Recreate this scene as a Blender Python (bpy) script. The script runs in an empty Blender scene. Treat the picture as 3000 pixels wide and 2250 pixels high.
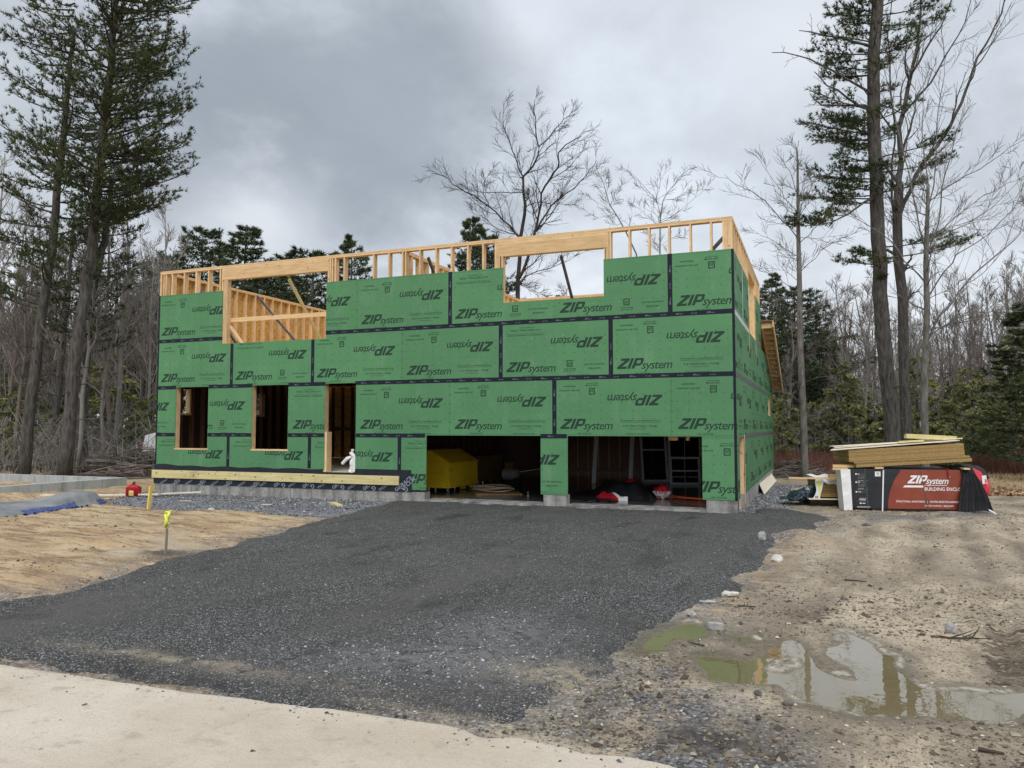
import bpy, bmesh, math, random
import numpy as np
from mathutils import Vector, Matrix

# ------------------------------------------------------------------ camera, world, sun, exposure
SC = bpy.context.scene
COL = SC.collection
YAW, PITCH, FPX = -0.3767, 0.0571, 2254.4
CAM = np.array([16.081, -15.347, 1.390])
GZ = -0.28                                   # ground level (0 = lower edge of the wall sheathing)
cam = bpy.data.cameras.new('camera'); camo = bpy.data.objects.new('camera', cam); COL.objects.link(camo)
camo.location = CAM; camo.rotation_euler = (math.pi/2+PITCH, 0, -YAW)
cam.sensor_width = 36; cam.lens = FPX/3000*36; cam.clip_start = .1; cam.clip_end = 2000
SC.camera = camo
SC.view_settings.view_transform = 'Standard'; SC.view_settings.look = 'None'
SC.view_settings.gamma = 1; SC.view_settings.exposure = 0.24
cyw, syw, cpt, spt = math.cos(YAW), math.sin(YAW), math.cos(PITCH), math.sin(PITCH)
FW = np.array([syw*cpt, cyw*cpt, spt]); RT = np.array([cyw, -syw, 0.]); UP = np.cross(RT, FW)
def ray(x, y):                                # pixel of the 3000x2250 photograph -> direction
    return FW + RT*(x-1500)/FPX + UP*(1125-y)/FPX
def on(x, y, ax, v):                          # point where that direction meets the plane axis=v
    d = ray(x, y); return CAM + d*((v-CAM[ax])/d[ax])
def far(x, y, depth): return CAM + ray(x, y)*depth
K = 3000/2212.
def gd(x, y, z=GZ): return on(x*K, y*K, 2, z)

W = bpy.data.worlds.new('World'); SC.world = W; W.use_nodes = True
SUN_EL, SUN_AZ = math.radians(44), math.radians(200)
def build_world():
    nt = W.node_tree; N = nt.nodes; L = nt.links; N.clear()
    def n(t, **k):
        a = N.new(t)
        for i, v in k.items(): setattr(a, i, v)
        return a
    def m(op, a, b=None, c=None, clamp=False):
        q = n('ShaderNodeMath', operation=op, use_clamp=clamp)
        for i, v in enumerate((a, b, c)):
            if v is None: continue
            if isinstance(v, (int, float)): q.inputs[i].default_value = v
            else: L.new(v, q.inputs[i])
        return q.outputs[0]
    def mixc(f, a, b, mode='MIX'):
        q = n('ShaderNodeMix', data_type='RGBA', blend_type=mode)
        for i, v in ((0, f), (6, a), (7, b)):
            if isinstance(v, (int, float)): q.inputs[i].default_value = v
            elif isinstance(v, tuple): q.inputs[i].default_value = (*v, 1)
            else: L.new(v, q.inputs[i])
        return q.outputs[2]
    out = n('ShaderNodeOutputWorld'); bg = n('ShaderNodeBackground')
    tc = n('ShaderNodeTexCoord'); sep = n('ShaderNodeSeparateXYZ'); L.new(tc.outputs['Generated'], sep.inputs[0])
    z = m('MAXIMUM', sep.outputs[2], 0.0)
    inv = m('DIVIDE', 1.0, m('ADD', z, .30))
    comb = n('ShaderNodeCombineXYZ')
    L.new(m('MULTIPLY', sep.outputs[0], inv), comb.inputs[0]); L.new(m('MULTIPLY', sep.outputs[1], inv), comb.inputs[1])
    def noise(sc, det, rough, off, dist=0.):
        mp = n('ShaderNodeMapping'); L.new(comb.outputs[0], mp.inputs[0]); mp.inputs['Location'].default_value = (off, off*.7, 0)
        mp.inputs['Rotation'].default_value = (0, 0, .4); mp.inputs['Scale'].default_value = (1.0, .8, 1)
        q = n('ShaderNodeTexNoise'); L.new(mp.outputs[0], q.inputs['Vector'])
        q.inputs['Scale'].default_value = sc; q.inputs['Detail'].default_value = det
        q.inputs['Roughness'].default_value = rough; q.inputs['Distortion'].default_value = dist
        return q.outputs['Fac']
    big = noise(1.4, 5, .5, 3.1, .2); fine = noise(4.6, 8, .6, 11.7, .15)
    dvn = n('ShaderNodeVectorMath', operation='NORMALIZE'); L.new(tc.outputs['Generated'], dvn.inputs[0])
    # soft wobble for the placed cloud masses
    def blob(px, py, rad, soft):
        d = ray(px, py); d = d/np.linalg.norm(d)
        q = n('ShaderNodeVectorMath', operation='DOT_PRODUCT'); L.new(dvn.outputs[0], q.inputs[0]); q.inputs[1].default_value = d
        ang = m('ARCCOSINE', m('MINIMUM', q.outputs['Value'], 1.0))
        ang = m('ADD', ang, m('MULTIPLY', m('SUBTRACT', fine, .5), .20))
        ang = m('ADD', ang, m('MULTIPLY', m('SUBTRACT', big, .5), .14))
        r = n('ShaderNodeMapRange', interpolation_type='SMOOTHSTEP'); L.new(ang, r.inputs[0])
        r.inputs[1].default_value = rad+soft; r.inputs[2].default_value = rad-soft; r.inputs[3].default_value = 0; r.inputs[4].default_value = 1
        return r.outputs[0]
    dark = m('MAXIMUM', blob(1130, 330, .15, .085), blob(800, 330, .12, .08))
    dark = m('MAXIMUM', dark, m('MULTIPLY', blob(1480, 560, .06, .07), .7)); dark = m('MAXIMUM', dark, m('MULTIPLY', blob(2450, 420, .06, .09), .35))
    dark = m('MAXIMUM', dark, m('MULTIPLY', blob(620, 60, .05, .08), .5))
    light = m('MAXIMUM', blob(760, 640, .035, .05), blob(2350, 120, .06, .1))
    light = m('MAXIMUM', light, m('MULTIPLY', blob(1560, 60, .02, .07), .7)); light = m('MAXIMUM', light, m('MULTIPLY', blob(2600, 800, .05, .1), .6))
    zr = n('ShaderNodeValToRGB'); L.new(z, zr.inputs[0])
    cr = zr.color_ramp; cr.elements[0].position = 0; cr.elements[0].color = (.80, .83, .87, 1)
    cr.elements[1].position = 1; cr.elements[1].color = (1.25, 1.30, 1.36, 1)
    for p, c in ((.10, (.68, .72, .775)), (.28, (.54, .59, .65)), (.5, (.55, .60, .66)), (.66, (.95, .98, 1.04))):
        e = cr.elements.new(p); e.color = (*c, 1)
    c0 = zr.outputs[0]
    f = m('ADD', m('MULTIPLY', big, .55), m('MULTIPLY', fine, .45))
    r = n('ShaderNodeMapRange'); L.new(f, r.inputs[0]); r.inputs[1].default_value = .3; r.inputs[2].default_value = .7
    r.inputs[3].default_value = .68; r.inputs[4].default_value = 1.32
    sc = n('ShaderNodeVectorMath', operation='SCALE'); L.new(c0, sc.inputs[0]); L.new(r.outputs[0], sc.inputs['Scale'])
    c1 = mixc(m('MULTIPLY', dark, .74), sc.outputs[0], (.27, .315, .37))
    c2 = mixc(m('MULTIPLY', light, .65), c1, (.78, .82, .87))
    sky = n('ShaderNodeTexSky'); sky.sky_type = 'NISHITA'; sky.sun_disc = False
    sky.sun_elevation = SUN_EL; sky.sun_rotation = SUN_AZ
    ss = n('ShaderNodeVectorMath', operation='SCALE'); L.new(sky.outputs[0], ss.inputs[0]); ss.inputs['Scale'].default_value = .07
    c3 = mixc(.96, ss.outputs[0], c2)
    L.new(c3, bg.inputs[0]); bg.inputs[1].default_value = 1.0
    L.new(bg.outputs[0], out.inputs[0])
build_world()
sl = bpy.data.lights.new('sun', 'SUN'); sl.energy = 1.55; sl.angle = math.radians(35); sl.color = (1, .965, .91)
so = bpy.data.objects.new('sun', sl); COL.objects.link(so)
# the bright part of the overcast lies high, behind and right of the camera
sd = Vector((.30*math.cos(SUN_EL), -.95*math.cos(SUN_EL), math.sin(SUN_EL)))
so.rotation_euler = sd.to_track_quat('Z', 'Y').to_euler()

# ------------------------------------------------------------------ numeric helpers
rs = np.random.RandomState(7); random.seed(7)
def vnoise(x, y, seed=0):
    xi = np.floor(x).astype(np.int64); yi = np.floor(y).astype(np.int64); xf = x-xi; yf = y-yi
    def h(a, b):
        v = (a*374761393 + b*668265263 + seed*982451653) & 0xffffffff
        v = ((v ^ (v >> 13))*1274126177) & 0xffffffff
        return ((v ^ (v >> 16)) & 0xffff)/65535.
    u = xf*xf*(3-2*xf); v = yf*yf*(3-2*yf)
    return (h(xi, yi)*(1-u)+h(xi+1, yi)*u)*(1-v) + (h(xi, yi+1)*(1-u)+h(xi+1, yi+1)*u)*v
def fbm(x, y, s, o=4, seed=0, g=.5):
    t = 0; a = 1; n = 0
    for i in range(o):
        t = t + a*vnoise(x*s+i*17.3, y*s-i*9.1, seed+i); n += a; a *= g; s *= 2.03
    return t/n
def sdist(P, x, y):                           # signed distance to polygon, inside positive
    P = np.asarray(P)[:, :2]; d = np.full(x.shape, 1e9); ins = np.zeros(x.shape, bool)
    for i in range(len(P)):
        a = P[i]; b = P[(i+1) % len(P)]; e = b-a; L2 = max(e@e, 1e-12)
        t = np.clip(((x-a[0])*e[0]+(y-a[1])*e[1])/L2, 0, 1)
        d = np.minimum(d, np.hypot(x-a[0]-t*e[0], y-a[1]-t*e[1]))
        c = ((a[1] > y) != (b[1] > y))
        with np.errstate(divide='ignore', invalid='ignore'):
            xx = a[0]+(y-a[1])*(b[0]-a[0])/(b[1]-a[1]+1e-15)
        ins ^= c & (x < xx)
    return np.where(ins, d, -d)
def sstep(a, b, x):
    t = np.clip((x-a)/(b-a), 0, 1); return t*t*(3-2*t)

class Acc:                                    # collects geometry for ONE mesh object
    def __init__(s): s.v = []; s.q = []; s.t = []; s.n = 0; s.sh = []; s.qm = []; s.tm = []
    def add(s, V, q=None, t=None, sh=1., mi=0):
        V = np.asarray(V, float).reshape(-1, 3)
        if q is not None and len(q): q = np.asarray(q).reshape(-1, 4); s.q.append(q+s.n); s.qm.append(np.full(len(q), mi))
        if t is not None and len(t): t = np.asarray(t).reshape(-1, 3); s.t.append(t+s.n); s.tm.append(np.full(len(t), mi))
        s.v.append(V); s.sh.append(np.broadcast_to(np.asarray(sh, float), (len(V),))); s.n += len(V)
    def box(s, x0, x1, y0, y1, z0, z1, sh=1., mi=0, M=None):
        V = np.array([[x, y, z] for z in (z0, z1) for y in (y0, y1) for x in (x0, x1)], float)
        if M is not None: V = xf(M, V)
        s.add(V, [[0, 2, 3, 1], [4, 5, 7, 6], [0, 1, 5, 4], [2, 6, 7, 3], [0, 4, 6, 2], [1, 3, 7, 5]], sh=sh, mi=mi)
    def beam(s, a, b, w, h, sh=1., mi=0, up=(0, 0, 1)):   # bar from a to b
        a = np.asarray(a, float); b = np.asarray(b, float); d = b-a; L = np.linalg.norm(d); d = d/L
        u = np.cross(up, d)
        if np.linalg.norm(u) < 1e-4: u = np.cross((1, 0, 0), d)
        u /= np.linalg.norm(u); v = np.cross(d, u)
        V = [p+u*i*w/2+v*j*h/2 for p in (a, b) for j in (-1, 1) for i in (-1, 1)]
        s.add(V, [[0, 2, 3, 1], [4, 5, 7, 6], [0, 1, 5, 4], [2, 6, 7, 3], [0, 4, 6, 2], [1, 3, 7, 5]], sh=sh, mi=mi)
    def tube(s, P, R, k=6, sh=1., mi=0, cap=True):
        P = np.asarray(P, float); n = len(P); R = np.broadcast_to(np.asarray(R, float), (n,))
        T = np.gradient(P, axis=0); T /= np.maximum(np.linalg.norm(T, axis=1), 1e-9)[:, None]
        ref = np.array([0., 0, 1]) if abs(T[0, 2]) < .8 else np.array([0., 1, 0])
        U = np.cross(np.broadcast_to(ref, T.shape), T); U /= np.maximum(np.linalg.norm(U, axis=1), 1e-9)[:, None]
        Vv = np.cross(T, U); a = np.arange(k)*2*math.pi/k
        ring = (U[:, None]*np.cos(a)[None, :, None]+Vv[:, None]*np.sin(a)[None, :, None])*R[:, None, None]+P[:, None]
        i = np.arange(n-1)[:, None]*k; j = np.arange(k)[None]; j2 = (j+1) % k
        q = np.stack([i+j, i+j2, i+k+j2, i+k+j], -1).reshape(-1, 4)
        t = []
        if cap:
            t = [[0, b+1, b] for b in range(1, k-1)]+[[(n-1)*k, (n-1)*k+b, (n-1)*k+b+1] for b in range(1, k-1)]
        s.add(ring.reshape(-1, 3), q, t, sh=sh, mi=mi)
    def lathe(s, prof, c, k=20, sh=1., mi=0):  # prof: (r,z) list
        prof = np.array(prof, float); a = np.arange(k)*2*math.pi/k
        V = np.array([[c[0]+r*math.cos(x), c[1]+r*math.sin(x), c[2]+z] for r, z in prof for x in a])
        q = [[i*k+j, i*k+(j+1) % k, (i+1)*k+(j+1) % k, (i+1)*k+j] for i in range(len(prof)-1) for j in range(k)]
        s.add(V, q, sh=sh, mi=mi)
    def build(s, name, mats, parent=None, smooth=False, loc=None):
        if not s.v: s.add(np.zeros((3, 3)), t=[[0, 1, 2]])
        V = np.concatenate(s.v); me = bpy.data.meshes.new(name)
        if loc is not None: V = V-np.asarray(loc, float)
        q = np.concatenate(s.q) if s.q else np.zeros((0, 4), int); t = np.concatenate(s.t) if s.t else np.zeros((0, 3), int)
        me.vertices.add(len(V)); me.vertices.foreach_set('co', V.astype(np.float32).ravel())
        me.loops.add(len(q)*4+len(t)*3); me.loops.foreach_set('vertex_index', np.concatenate([q.ravel(), t.ravel()]).astype(np.int32))
        me.polygons.add(len(q)+len(t))
        ls = np.concatenate([np.arange(len(q))*4, len(q)*4+np.arange(len(t))*3]).astype(np.int32)
        me.polygons.foreach_set('loop_start', ls)
        mi = np.concatenate(s.qm+s.tm) if (s.qm or s.tm) else np.zeros(0)
        me.polygons.foreach_set('material_index', mi.astype(np.int32))
        me.polygons.foreach_set('use_smooth', np.full(len(q)+len(t), smooth))
        me.update(calc_edges=True); me.validate()
        at = me.attributes.new('shade', 'FLOAT', 'POINT'); at.data.foreach_set('value', np.concatenate(s.sh).astype(np.float32))
        for mm in (mats if isinstance(mats, (list, tuple)) else [mats]): me.materials.append(mm)
        return link(name, me, parent, loc)
def xf(M, V): V = np.asarray(V, float); M = np.array(M); return V@M[:3, :3].T+M[:3, 3]
def link(name, me, parent=None, loc=None):
    o = bpy.data.objects.new(name, me); COL.objects.link(o)
    if parent is not None: o.parent = parent
    if loc is not None:
        o.location = Vector(loc)-(wloc(parent) if parent is not None else Vector((0, 0, 0)))
    elif parent is not None and wloc(parent).length > 1e-9: o.location = -wloc(parent)
    return o
def wloc(o):
    v = Vector(o.location)
    while o.parent is not None: o = o.parent; v += Vector(o.location)
    return v
def tag(o, label=None, cat=None, group=None, kind=None):
    if label: o['label'] = label
    if cat: o['category'] = cat
    if group: o['group'] = group
    if kind: o['kind'] = kind
    return o
def thing(name, label, cat, loc, group=None):
    o = bpy.data.objects.new(name, None); COL.objects.link(o); o.location = loc; o.empty_display_size = .2
    return tag(o, label, cat, group)
def copy_thing(o, loc, rz=0., scale=1., label=None):
    c = o.copy(); COL.objects.link(c); c.location = loc; c.rotation_euler = (0, 0, rz)
    c.scale = (scale,)*3 if not isinstance(scale, tuple) else scale
    if label: c['label'] = label
    for ch in list(o.children):
        d = ch.copy(); COL.objects.link(d); d.parent = c
    return c

# ------------------------------------------------------------------ materials
def mat(name, base, rough=.8, var=None, nscale=8., bump=0., bscale=40., spec=.3, stretch=(1, 1, 1), shade=False, rnd=0., ior=None, det=5, coords='Object'):
    """noise-varied principled surface; var = second colour"""
    m = bpy.data.materials.new(name); m.use_nodes = True; nt = m.node_tree; N = nt.nodes; L = nt.links
    b = N['Principled BSDF']; b.inputs['Roughness'].default_value = rough; b.inputs['Specular IOR Level'].default_value = spec
    if ior: b.inputs['IOR'].default_value = ior
    tc = N.new('ShaderNodeTexCoord'); mp = N.new('ShaderNodeMapping'); mp.inputs['Scale'].default_value = stretch
    L.new(tc.outputs[coords], mp.inputs[0]); c = None
    b.inputs['Base Color'].default_value = (*base, 1)
    if var is not None:
        n = N.new('ShaderNodeTexNoise'); n.inputs['Scale'].default_value = nscale; n.inputs['Detail'].default_value = det; n.inputs['Roughness'].default_value = .6
        L.new(mp.outputs[0], n.inputs['Vector'])
        r = N.new('ShaderNodeValToRGB'); r.color_ramp.elements[0].position = .32; r.color_ramp.elements[1].position = .68
        r.color_ramp.elements[0].color = (*base, 1); r.color_ramp.elements[1].color = (*var, 1)
        L.new(n.outputs['Fac'], r.inputs[0]); c = r.outputs[0]
    if shade or rnd:
        if c is None:
            rgb = N.new('ShaderNodeRGB'); rgb.outputs[0].default_value = (*base, 1); c = rgb.outputs[0]
        if shade:
            a = N.new('ShaderNodeAttribute'); a.attribute_name = 'shade'
            v = N.new('ShaderNodeVectorMath'); v.operation = 'SCALE'; L.new(c, v.inputs[0]); L.new(a.outputs['Fac'], v.inputs['Scale']); c = v.outputs[0]
        if rnd:
            oi = N.new('ShaderNodeObjectInfo'); mr = N.new('ShaderNodeMapRange'); mr.inputs[3].default_value = 1-rnd; mr.inputs[4].default_value = 1+rnd
            L.new(oi.outputs['Random'], mr.inputs[0]); v = N.new('ShaderNodeVectorMath'); v.operation = 'SCALE'
            L.new(c, v.inputs[0]); L.new(mr.outputs[0], v.inputs['Scale']); c = v.outputs[0]
    if c is not None: L.new(c, b.inputs['Base Color'])
    if bump:
        n2 = N.new('ShaderNodeTexNoise'); n2.inputs['Scale'].default_value = bscale; n2.inputs['Detail'].default_value = 6
        L.new(mp.outputs[0], n2.inputs['Vector']); bp = N.new('ShaderNodeBump'); bp.inputs['Strength'].default_value = 1.0; bp.inputs['Distance'].default_value = bump
        L.new(n2.outputs['Fac'], bp.inputs['Height']); L.new(bp.outputs[0], b.inputs['Normal'])
    return m
M = {}
M['green'] = mat('green_sheathing', (.080, .226, .098), .62, (.092, .250, .112), 1.3, .0006, 90, rnd=.04)
M['print'] = mat('dark_green_print', (.022, .050, .035), .7, spec=.2)
M['tape'] = mat('black_seam_tape', (.008, .010, .020), .55, (.014, .017, .030), 9, .002, 14, spec=.2)
M['tapemark'] = mat('grey_tape_print', (.16, .18, .24), .6)
M['greytape'] = mat('grey_seam_tape', (.03, .035, .04), .5, (.20, .21, .22), 22, .003, 30)
M['silver'] = mat('light_grey_tape', (.55, .58, .60), .4)
M['wood'] = mat('pale_framing_lumber', (.58, .385, .195), .75, (.76, .55, .32), 3.5, .001, 60, stretch=(5, 5, 1.2), rnd=.10, shade=True)
M['woodh'] = mat('pale_lumber_long', (.56, .37, .185), .75, (.75, .54, .31), 3.5, .001, 60, stretch=(.8, 6, 9), rnd=.08, shade=True)
M['lvl'] = mat('header_lumber', (.52, .34, .17), .75, (.70, .49, .27), 3, .001, 60, stretch=(.8, 5, 7), rnd=.05, shade=True)
M['treated'] = mat('treated_lumber', (.52, .44, .20), .75, (.68, .60, .32), 2.5, .001, 50, stretch=(.6, 5, 9), shade=True)
M['osbe'] = mat('osb_sheet_edges', (.26, .165, .060), .85, (.52, .36, .16), 30, .004, 90, stretch=(.9, .9, 7), shade=True)
M['plypale'] = mat('pale_plywood', (.62, .55, .42), .7, (.75, .69, .56), 5, stretch=(1, 4, 4), shade=True)
M['black'] = mat('black_plastic', (.010, .011, .014), .33, (.022, .024, .028), 6, .01, 9, spec=.6)
M['dark'] = mat('dark_matter', (.012, .012, .014), .6)
M['red'] = mat('red_plastic', (.42, .012, .022), .4, (.52, .02, .035), 5)
M['white'] = mat('white_plastic', (.72, .73, .74), .5, (.80, .80, .80), 6)
M['yellow'] = mat('yellow_chest_paint', (.92, .60, .015), .45, (.95, .66, .03), 4, .001, 30)
M['brown'] = mat('brown_chest_paint', (.13, .085, .025), .5, (.18, .12, .04), 4)
M['orange'] = mat('orange_cord', (.70, .13, .03), .5)
M['metal'] = mat('grey_metal', (.30, .30, .31), .35, spec=.6)
M['ribbon'] = mat('yellow_ribbon', (.70, .78, .06), .45, (.80, .85, .15), 12)
M['stakey'] = mat('yellow_stake_paint', (.75, .50, .10), .6, (.85, .66, .2), 9)
M['stakeg'] = mat('weathered_stake', (.22, .19, .15), .8, (.33, .29, .24), 9, stretch=(5, 5, 1))
M['tarp'] = mat('grey_tarp', (.11, .12, .125), .6, (.23, .24, .25), 2.2, .01, 7, shade=True)
M['bluetarp'] = mat('blue_tarp', (.030, .05, .17), .45, (.07, .10, .26), 5, .004, 12)
M['rope'] = mat('pale_hose', (.55, .45, .30), .5)
M['bark'] = mat('grey_brown_bark', (.034, .030, .027), .95, (.125, .118, .110), 9, .03, 16, stretch=(1.6, 1.6, .35), shade=True)
M['lbark'] = mat('pale_grey_bark', (.075, .070, .064), .95, (.20, .19, .175), 5, .01, 16, stretch=(2, 2, .6), shade=True)
M['dbark'] = mat('dark_wet_bark', (.022, .018, .016), .9, (.060, .052, .047), 5, .01, 16, stretch=(2, 2, .5), shade=True)
M['twig'] = mat('twigs', (.105, .086, .074), .95, (.17, .145, .13), 2, shade=True)
M['gtwig'] = mat('grey_twigs', (.16, .148, .136), .95, (.25, .235, .215), 2, shade=True)
M['needle'] = mat('pine_needles', (.034, .056, .024), .7, (.090, .112, .036), .9, shade=True, spec=.25)
M['needle2'] = mat('deep_pine_needles', (.036, .060, .028), .7, (.080, .104, .040), .6, shade=True, spec=.25)
M['hemlock'] = mat('hemlock_needles', (.105, .118, .045), .75, (.23, .24, .085), .8, shade=True, spec=.25)
M['van'] = mat('white_van_paint', (.75, .76, .78), .25, spec=.6)
M['glass'] = mat('dark_glass', (.01, .012, .014), .06, spec=.7)
M['vinyl'] = mat('white_window_vinyl', (.62, .63, .64), .45)
M['stone'] = mat('grey_stone', (.20, .20, .20), .85, (.42, .41, .39), 12, .004, 40)
M['darkwood'] = mat('rotten_wood', (.030, .022, .016), .9, (.10, .08, .06), 7, stretch=(1, 4, 4))
M['bagprint'] = mat('sack_print', (.02, .02, .03), .6)
M['membrane'] = mat('black_membrane', (.008, .012, .020), .5, (.018, .023, .034), 6, .004, 9, spec=.3)
M['memprint'] = mat('membrane_print', (.26, .29, .34), .6)
M['lab_y'] = mat('yellow_label', (.80, .66, .16), .5, (.70, .50, .25), 40)
M['txtw'] = mat('white_print', (.80, .80, .80), .5)
M['txtk'] = mat('black_print', (.015, .015, .018), .5)
M['txtr'] = mat('red_print', (.5, .02, .03), .5)
M['txtg'] = mat('grey_print', (.30, .27, .27), .5)
M['wrap'] = mat('black_bundle_wrap', (.010, .012, .018), .28, (.020, .024, .032), 3, .004, 5, spec=.6)
M['wraprust'] = mat('rust_red_bundle_wrap', (.205, .042, .024), .30, (.275, .062, .036), 3, .004, 7, spec=.5)
M['greenstrap'] = mat('green_strap', (.05, .12, .085), .5)

def overlay(m, scale, lo, hi, col, amt, stretch=(1, 1, 1), kind='noise', det=6):
    nt = m.node_tree; N = nt.nodes; L = nt.links; b = N['Principled BSDF']; src = b.inputs['Base Color'].links[0].from_socket
    tc = N.new('ShaderNodeTexCoord'); mp = N.new('ShaderNodeMapping'); mp.inputs['Scale'].default_value = stretch; L.new(tc.outputs['Object'], mp.inputs[0])
    if kind == 'noise': n = N.new('ShaderNodeTexNoise'); n.inputs['Detail'].default_value = det; n.inputs['Roughness'].default_value = .7; o = n.outputs['Fac']
    else: n = N.new('ShaderNodeTexVoronoi'); o = n.outputs['Distance']
    n.inputs['Scale'].default_value = scale; L.new(mp.outputs[0], n.inputs['Vector'])
    r = N.new('ShaderNodeMapRange'); r.inputs[1].default_value = lo; r.inputs[2].default_value = hi; r.inputs[3].default_value = 0; r.inputs[4].default_value = amt; L.new(o, r.inputs[0])
    x = N.new('ShaderNodeMix'); x.data_type = 'RGBA'; L.new(r.outputs[0], x.inputs[0]); L.new(src, x.inputs[6]); x.inputs[7].default_value = (*col, 1); L.new(x.outputs[2], b.inputs['Base Color'])
overlay(M['green'], .45, .42, .66, (.070, .200, .092), .8); overlay(M['green'], 2.1, .54, .74, (.16, .29, .18), .55, (1, 1, .4)); overlay(M['green'], 20, .64, .70, (.35, .42, .36), .8); overlay(M['green'], 9, .66, .74, (.05, .13, .07), .5, (3, 3, .6))
for k in ('wood', 'woodh', 'lvl', 'treated'): overlay(M[k], 4.2 if k != 'treated' else 3, .14, .05, (.16, .085, .04), .85, (1, 1, 1.6), 'voro'); overlay(M[k], 3, .58, .72, (.34, .24, .14), .45)
overlay(M['yellow'], 3.5, .55, .7, (.30, .20, .03), .6); overlay(M['treated'], 1.2, .55, .7, (.34, .28, .14), .5)
overlay(M['white'], 6, .6, .75, (.45, .44, .42), .5); overlay(M['red'], 5, .55, .75, (.25, .02, .03), .6)
def osb_mat(name, a, b, c, sc=26):
    m = bpy.data.materials.new(name); m.use_nodes = True; nt = m.node_tree; N = nt.nodes; L = nt.links
    p = N['Principled BSDF']; p.inputs['Roughness'].default_value = .75
    tc = N.new('ShaderNodeTexCoord'); mp = N.new('ShaderNodeMapping'); L.new(tc.outputs['Object'], mp.inputs[0])
    n0 = N.new('ShaderNodeTexNoise'); n0.inputs['Scale'].default_value = 5; L.new(mp.outputs[0], n0.inputs['Vector'])
    vm = N.new('ShaderNodeVectorMath'); vm.operation = 'MULTIPLY_ADD'; L.new(n0.outputs['Color'], vm.inputs[0]); vm.inputs[1].default_value = (.25, .25, .25); L.new(mp.outputs[0], vm.inputs[2])
    v = N.new('ShaderNodeTexVoronoi'); v.inputs['Scale'].default_value = sc; L.new(vm.outputs[0], v.inputs['Vector'])
    s = N.new('ShaderNodeSeparateColor'); L.new(v.outputs['Color'], s.inputs[0])
    r = N.new('ShaderNodeValToRGB'); L.new(s.outputs[0], r.inputs[0]); r.color_ramp.elements[0].color = (*a, 1); r.color_ramp.elements[1].color = (*c, 1)
    e = r.color_ramp.elements.new(.5); e.color = (*b, 1)
    L.new(r.outputs[0], p.inputs['Base Color']); return m
M['osb'] = osb_mat('strand_board', (.40, .20, .045), (.58, .34, .09), (.72, .48, .17))
M['shadewood'] = mat('shade_toned_lumber', (.13, .065, .032), .8, (.20, .105, .055), 3.5, stretch=(5, 5, 1.2), shade=True)  # framing lumber with the shade of the lower interior put into its colour
M['backwall'] = mat('shade_toned_inner_board', (.030, .018, .012), .85, (.050, .030, .020), 5)  # inner boards coloured near black to stand for the unlit interior
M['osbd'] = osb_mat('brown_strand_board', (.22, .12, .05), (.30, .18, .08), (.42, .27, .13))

def concrete_mat(name, a, b, joints=0., axis=0):
    m = bpy.data.materials.new(name); m.use_nodes = True; nt = m.node_tree; N = nt.nodes; L = nt.links
    p = N['Principled BSDF']; p.inputs['Roughness'].default_value = .85
    tc = N.new('ShaderNodeTexCoord')
    def nz(sc, st):
        mp = N.new('ShaderNodeMapping'); mp.inputs['Scale'].default_value = st; L.new(tc.outputs['Object'], mp.inputs[0])
        n = N.new('ShaderNodeTexNoise'); n.inputs['Scale'].default_value = sc; n.inputs['Detail'].default_value = 7; L.new(mp.outputs[0], n.inputs['Vector']); return n.outputs['Fac']
    f = N.new('ShaderNodeMath'); f.operation = 'MULTIPLY_ADD'; L.new(nz(3.2, (1, 1, .25)), f.inputs[0]); f.inputs[1].default_value = .7
    g = N.new('ShaderNodeMath'); g.operation = 'MULTIPLY'; L.new(nz(14, (1, 1, 1)), g.inputs[0]); g.inputs[1].default_value = .3; L.new(g.outputs[0], f.inputs[2])
    r = N.new('ShaderNodeValToRGB'); r.color_ramp.elements[0].position = .38; r.color_ramp.elements[1].position = .62
    r.color_ramp.elements[0].color = (*a, 1); r.color_ramp.elements[1].color = (*b, 1); L.new(f.outputs[0], r.inputs[0]); c = r.outputs[0]
    if joints:
        s = N.new('ShaderNodeSeparateXYZ'); L.new(tc.outputs['Object'], s.inputs[0])
        d = N.new('ShaderNodeMath'); d.operation = 'DIVIDE'; L.new(s.outputs[axis], d.inputs[0]); d.inputs[1].default_value = joints
        fr = N.new('ShaderNodeMath'); fr.operation = 'FRACT'; L.new(d.outputs[0], fr.inputs[0])
        lt = N.new('ShaderNodeMath'); lt.operation = 'LESS_THAN'; L.new(fr.outputs[0], lt.inputs[0]); lt.inputs[1].default_value = .03
        mx = N.new('ShaderNodeMix'); mx.data_type = 'RGBA'; ml = N.new('ShaderNodeMath'); ml.operation = 'MULTIPLY'; L.new(lt.outputs[0], ml.inputs[0]); ml.inputs[1].default_value = .55
        L.new(ml.outputs[0], mx.inputs[0]); L.new(c, mx.inputs[6]); mx.inputs[7].default_value = (.06, .06, .06, 1); c = mx.outputs[2]
    L.new(c, p.inputs['Base Color'])
    bp = N.new('ShaderNodeBump'); bp.inputs['Distance'].default_value = .004; L.new(g.outputs[0], bp.inputs['Height']); L.new(bp.outputs[0], p.inputs['Normal'])
    return m
M['conc'] = concrete_mat('foundation_concrete', (.13, .125, .115), (.36, .355, .34), .61, 0)
M['concs'] = concrete_mat('side_foundation_concrete', (.20, .195, .185), (.42, .41, .39), .61, 1)
M['concw'] = concrete_mat('pale_wall_concrete', (.30, .32, .32), (.44, .46, .46), .61, 1)
M['slab'] = concrete_mat('slab_concrete', (.10, .098, .095), (.34, .335, .32))
M['wetslab'] = concrete_mat('wet_slab_concrete', (.035, .034, .033), (.10, .098, .094)); M['wetslab'].node_tree.nodes['Principled BSDF'].inputs['Roughness'].default_value = .12
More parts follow.
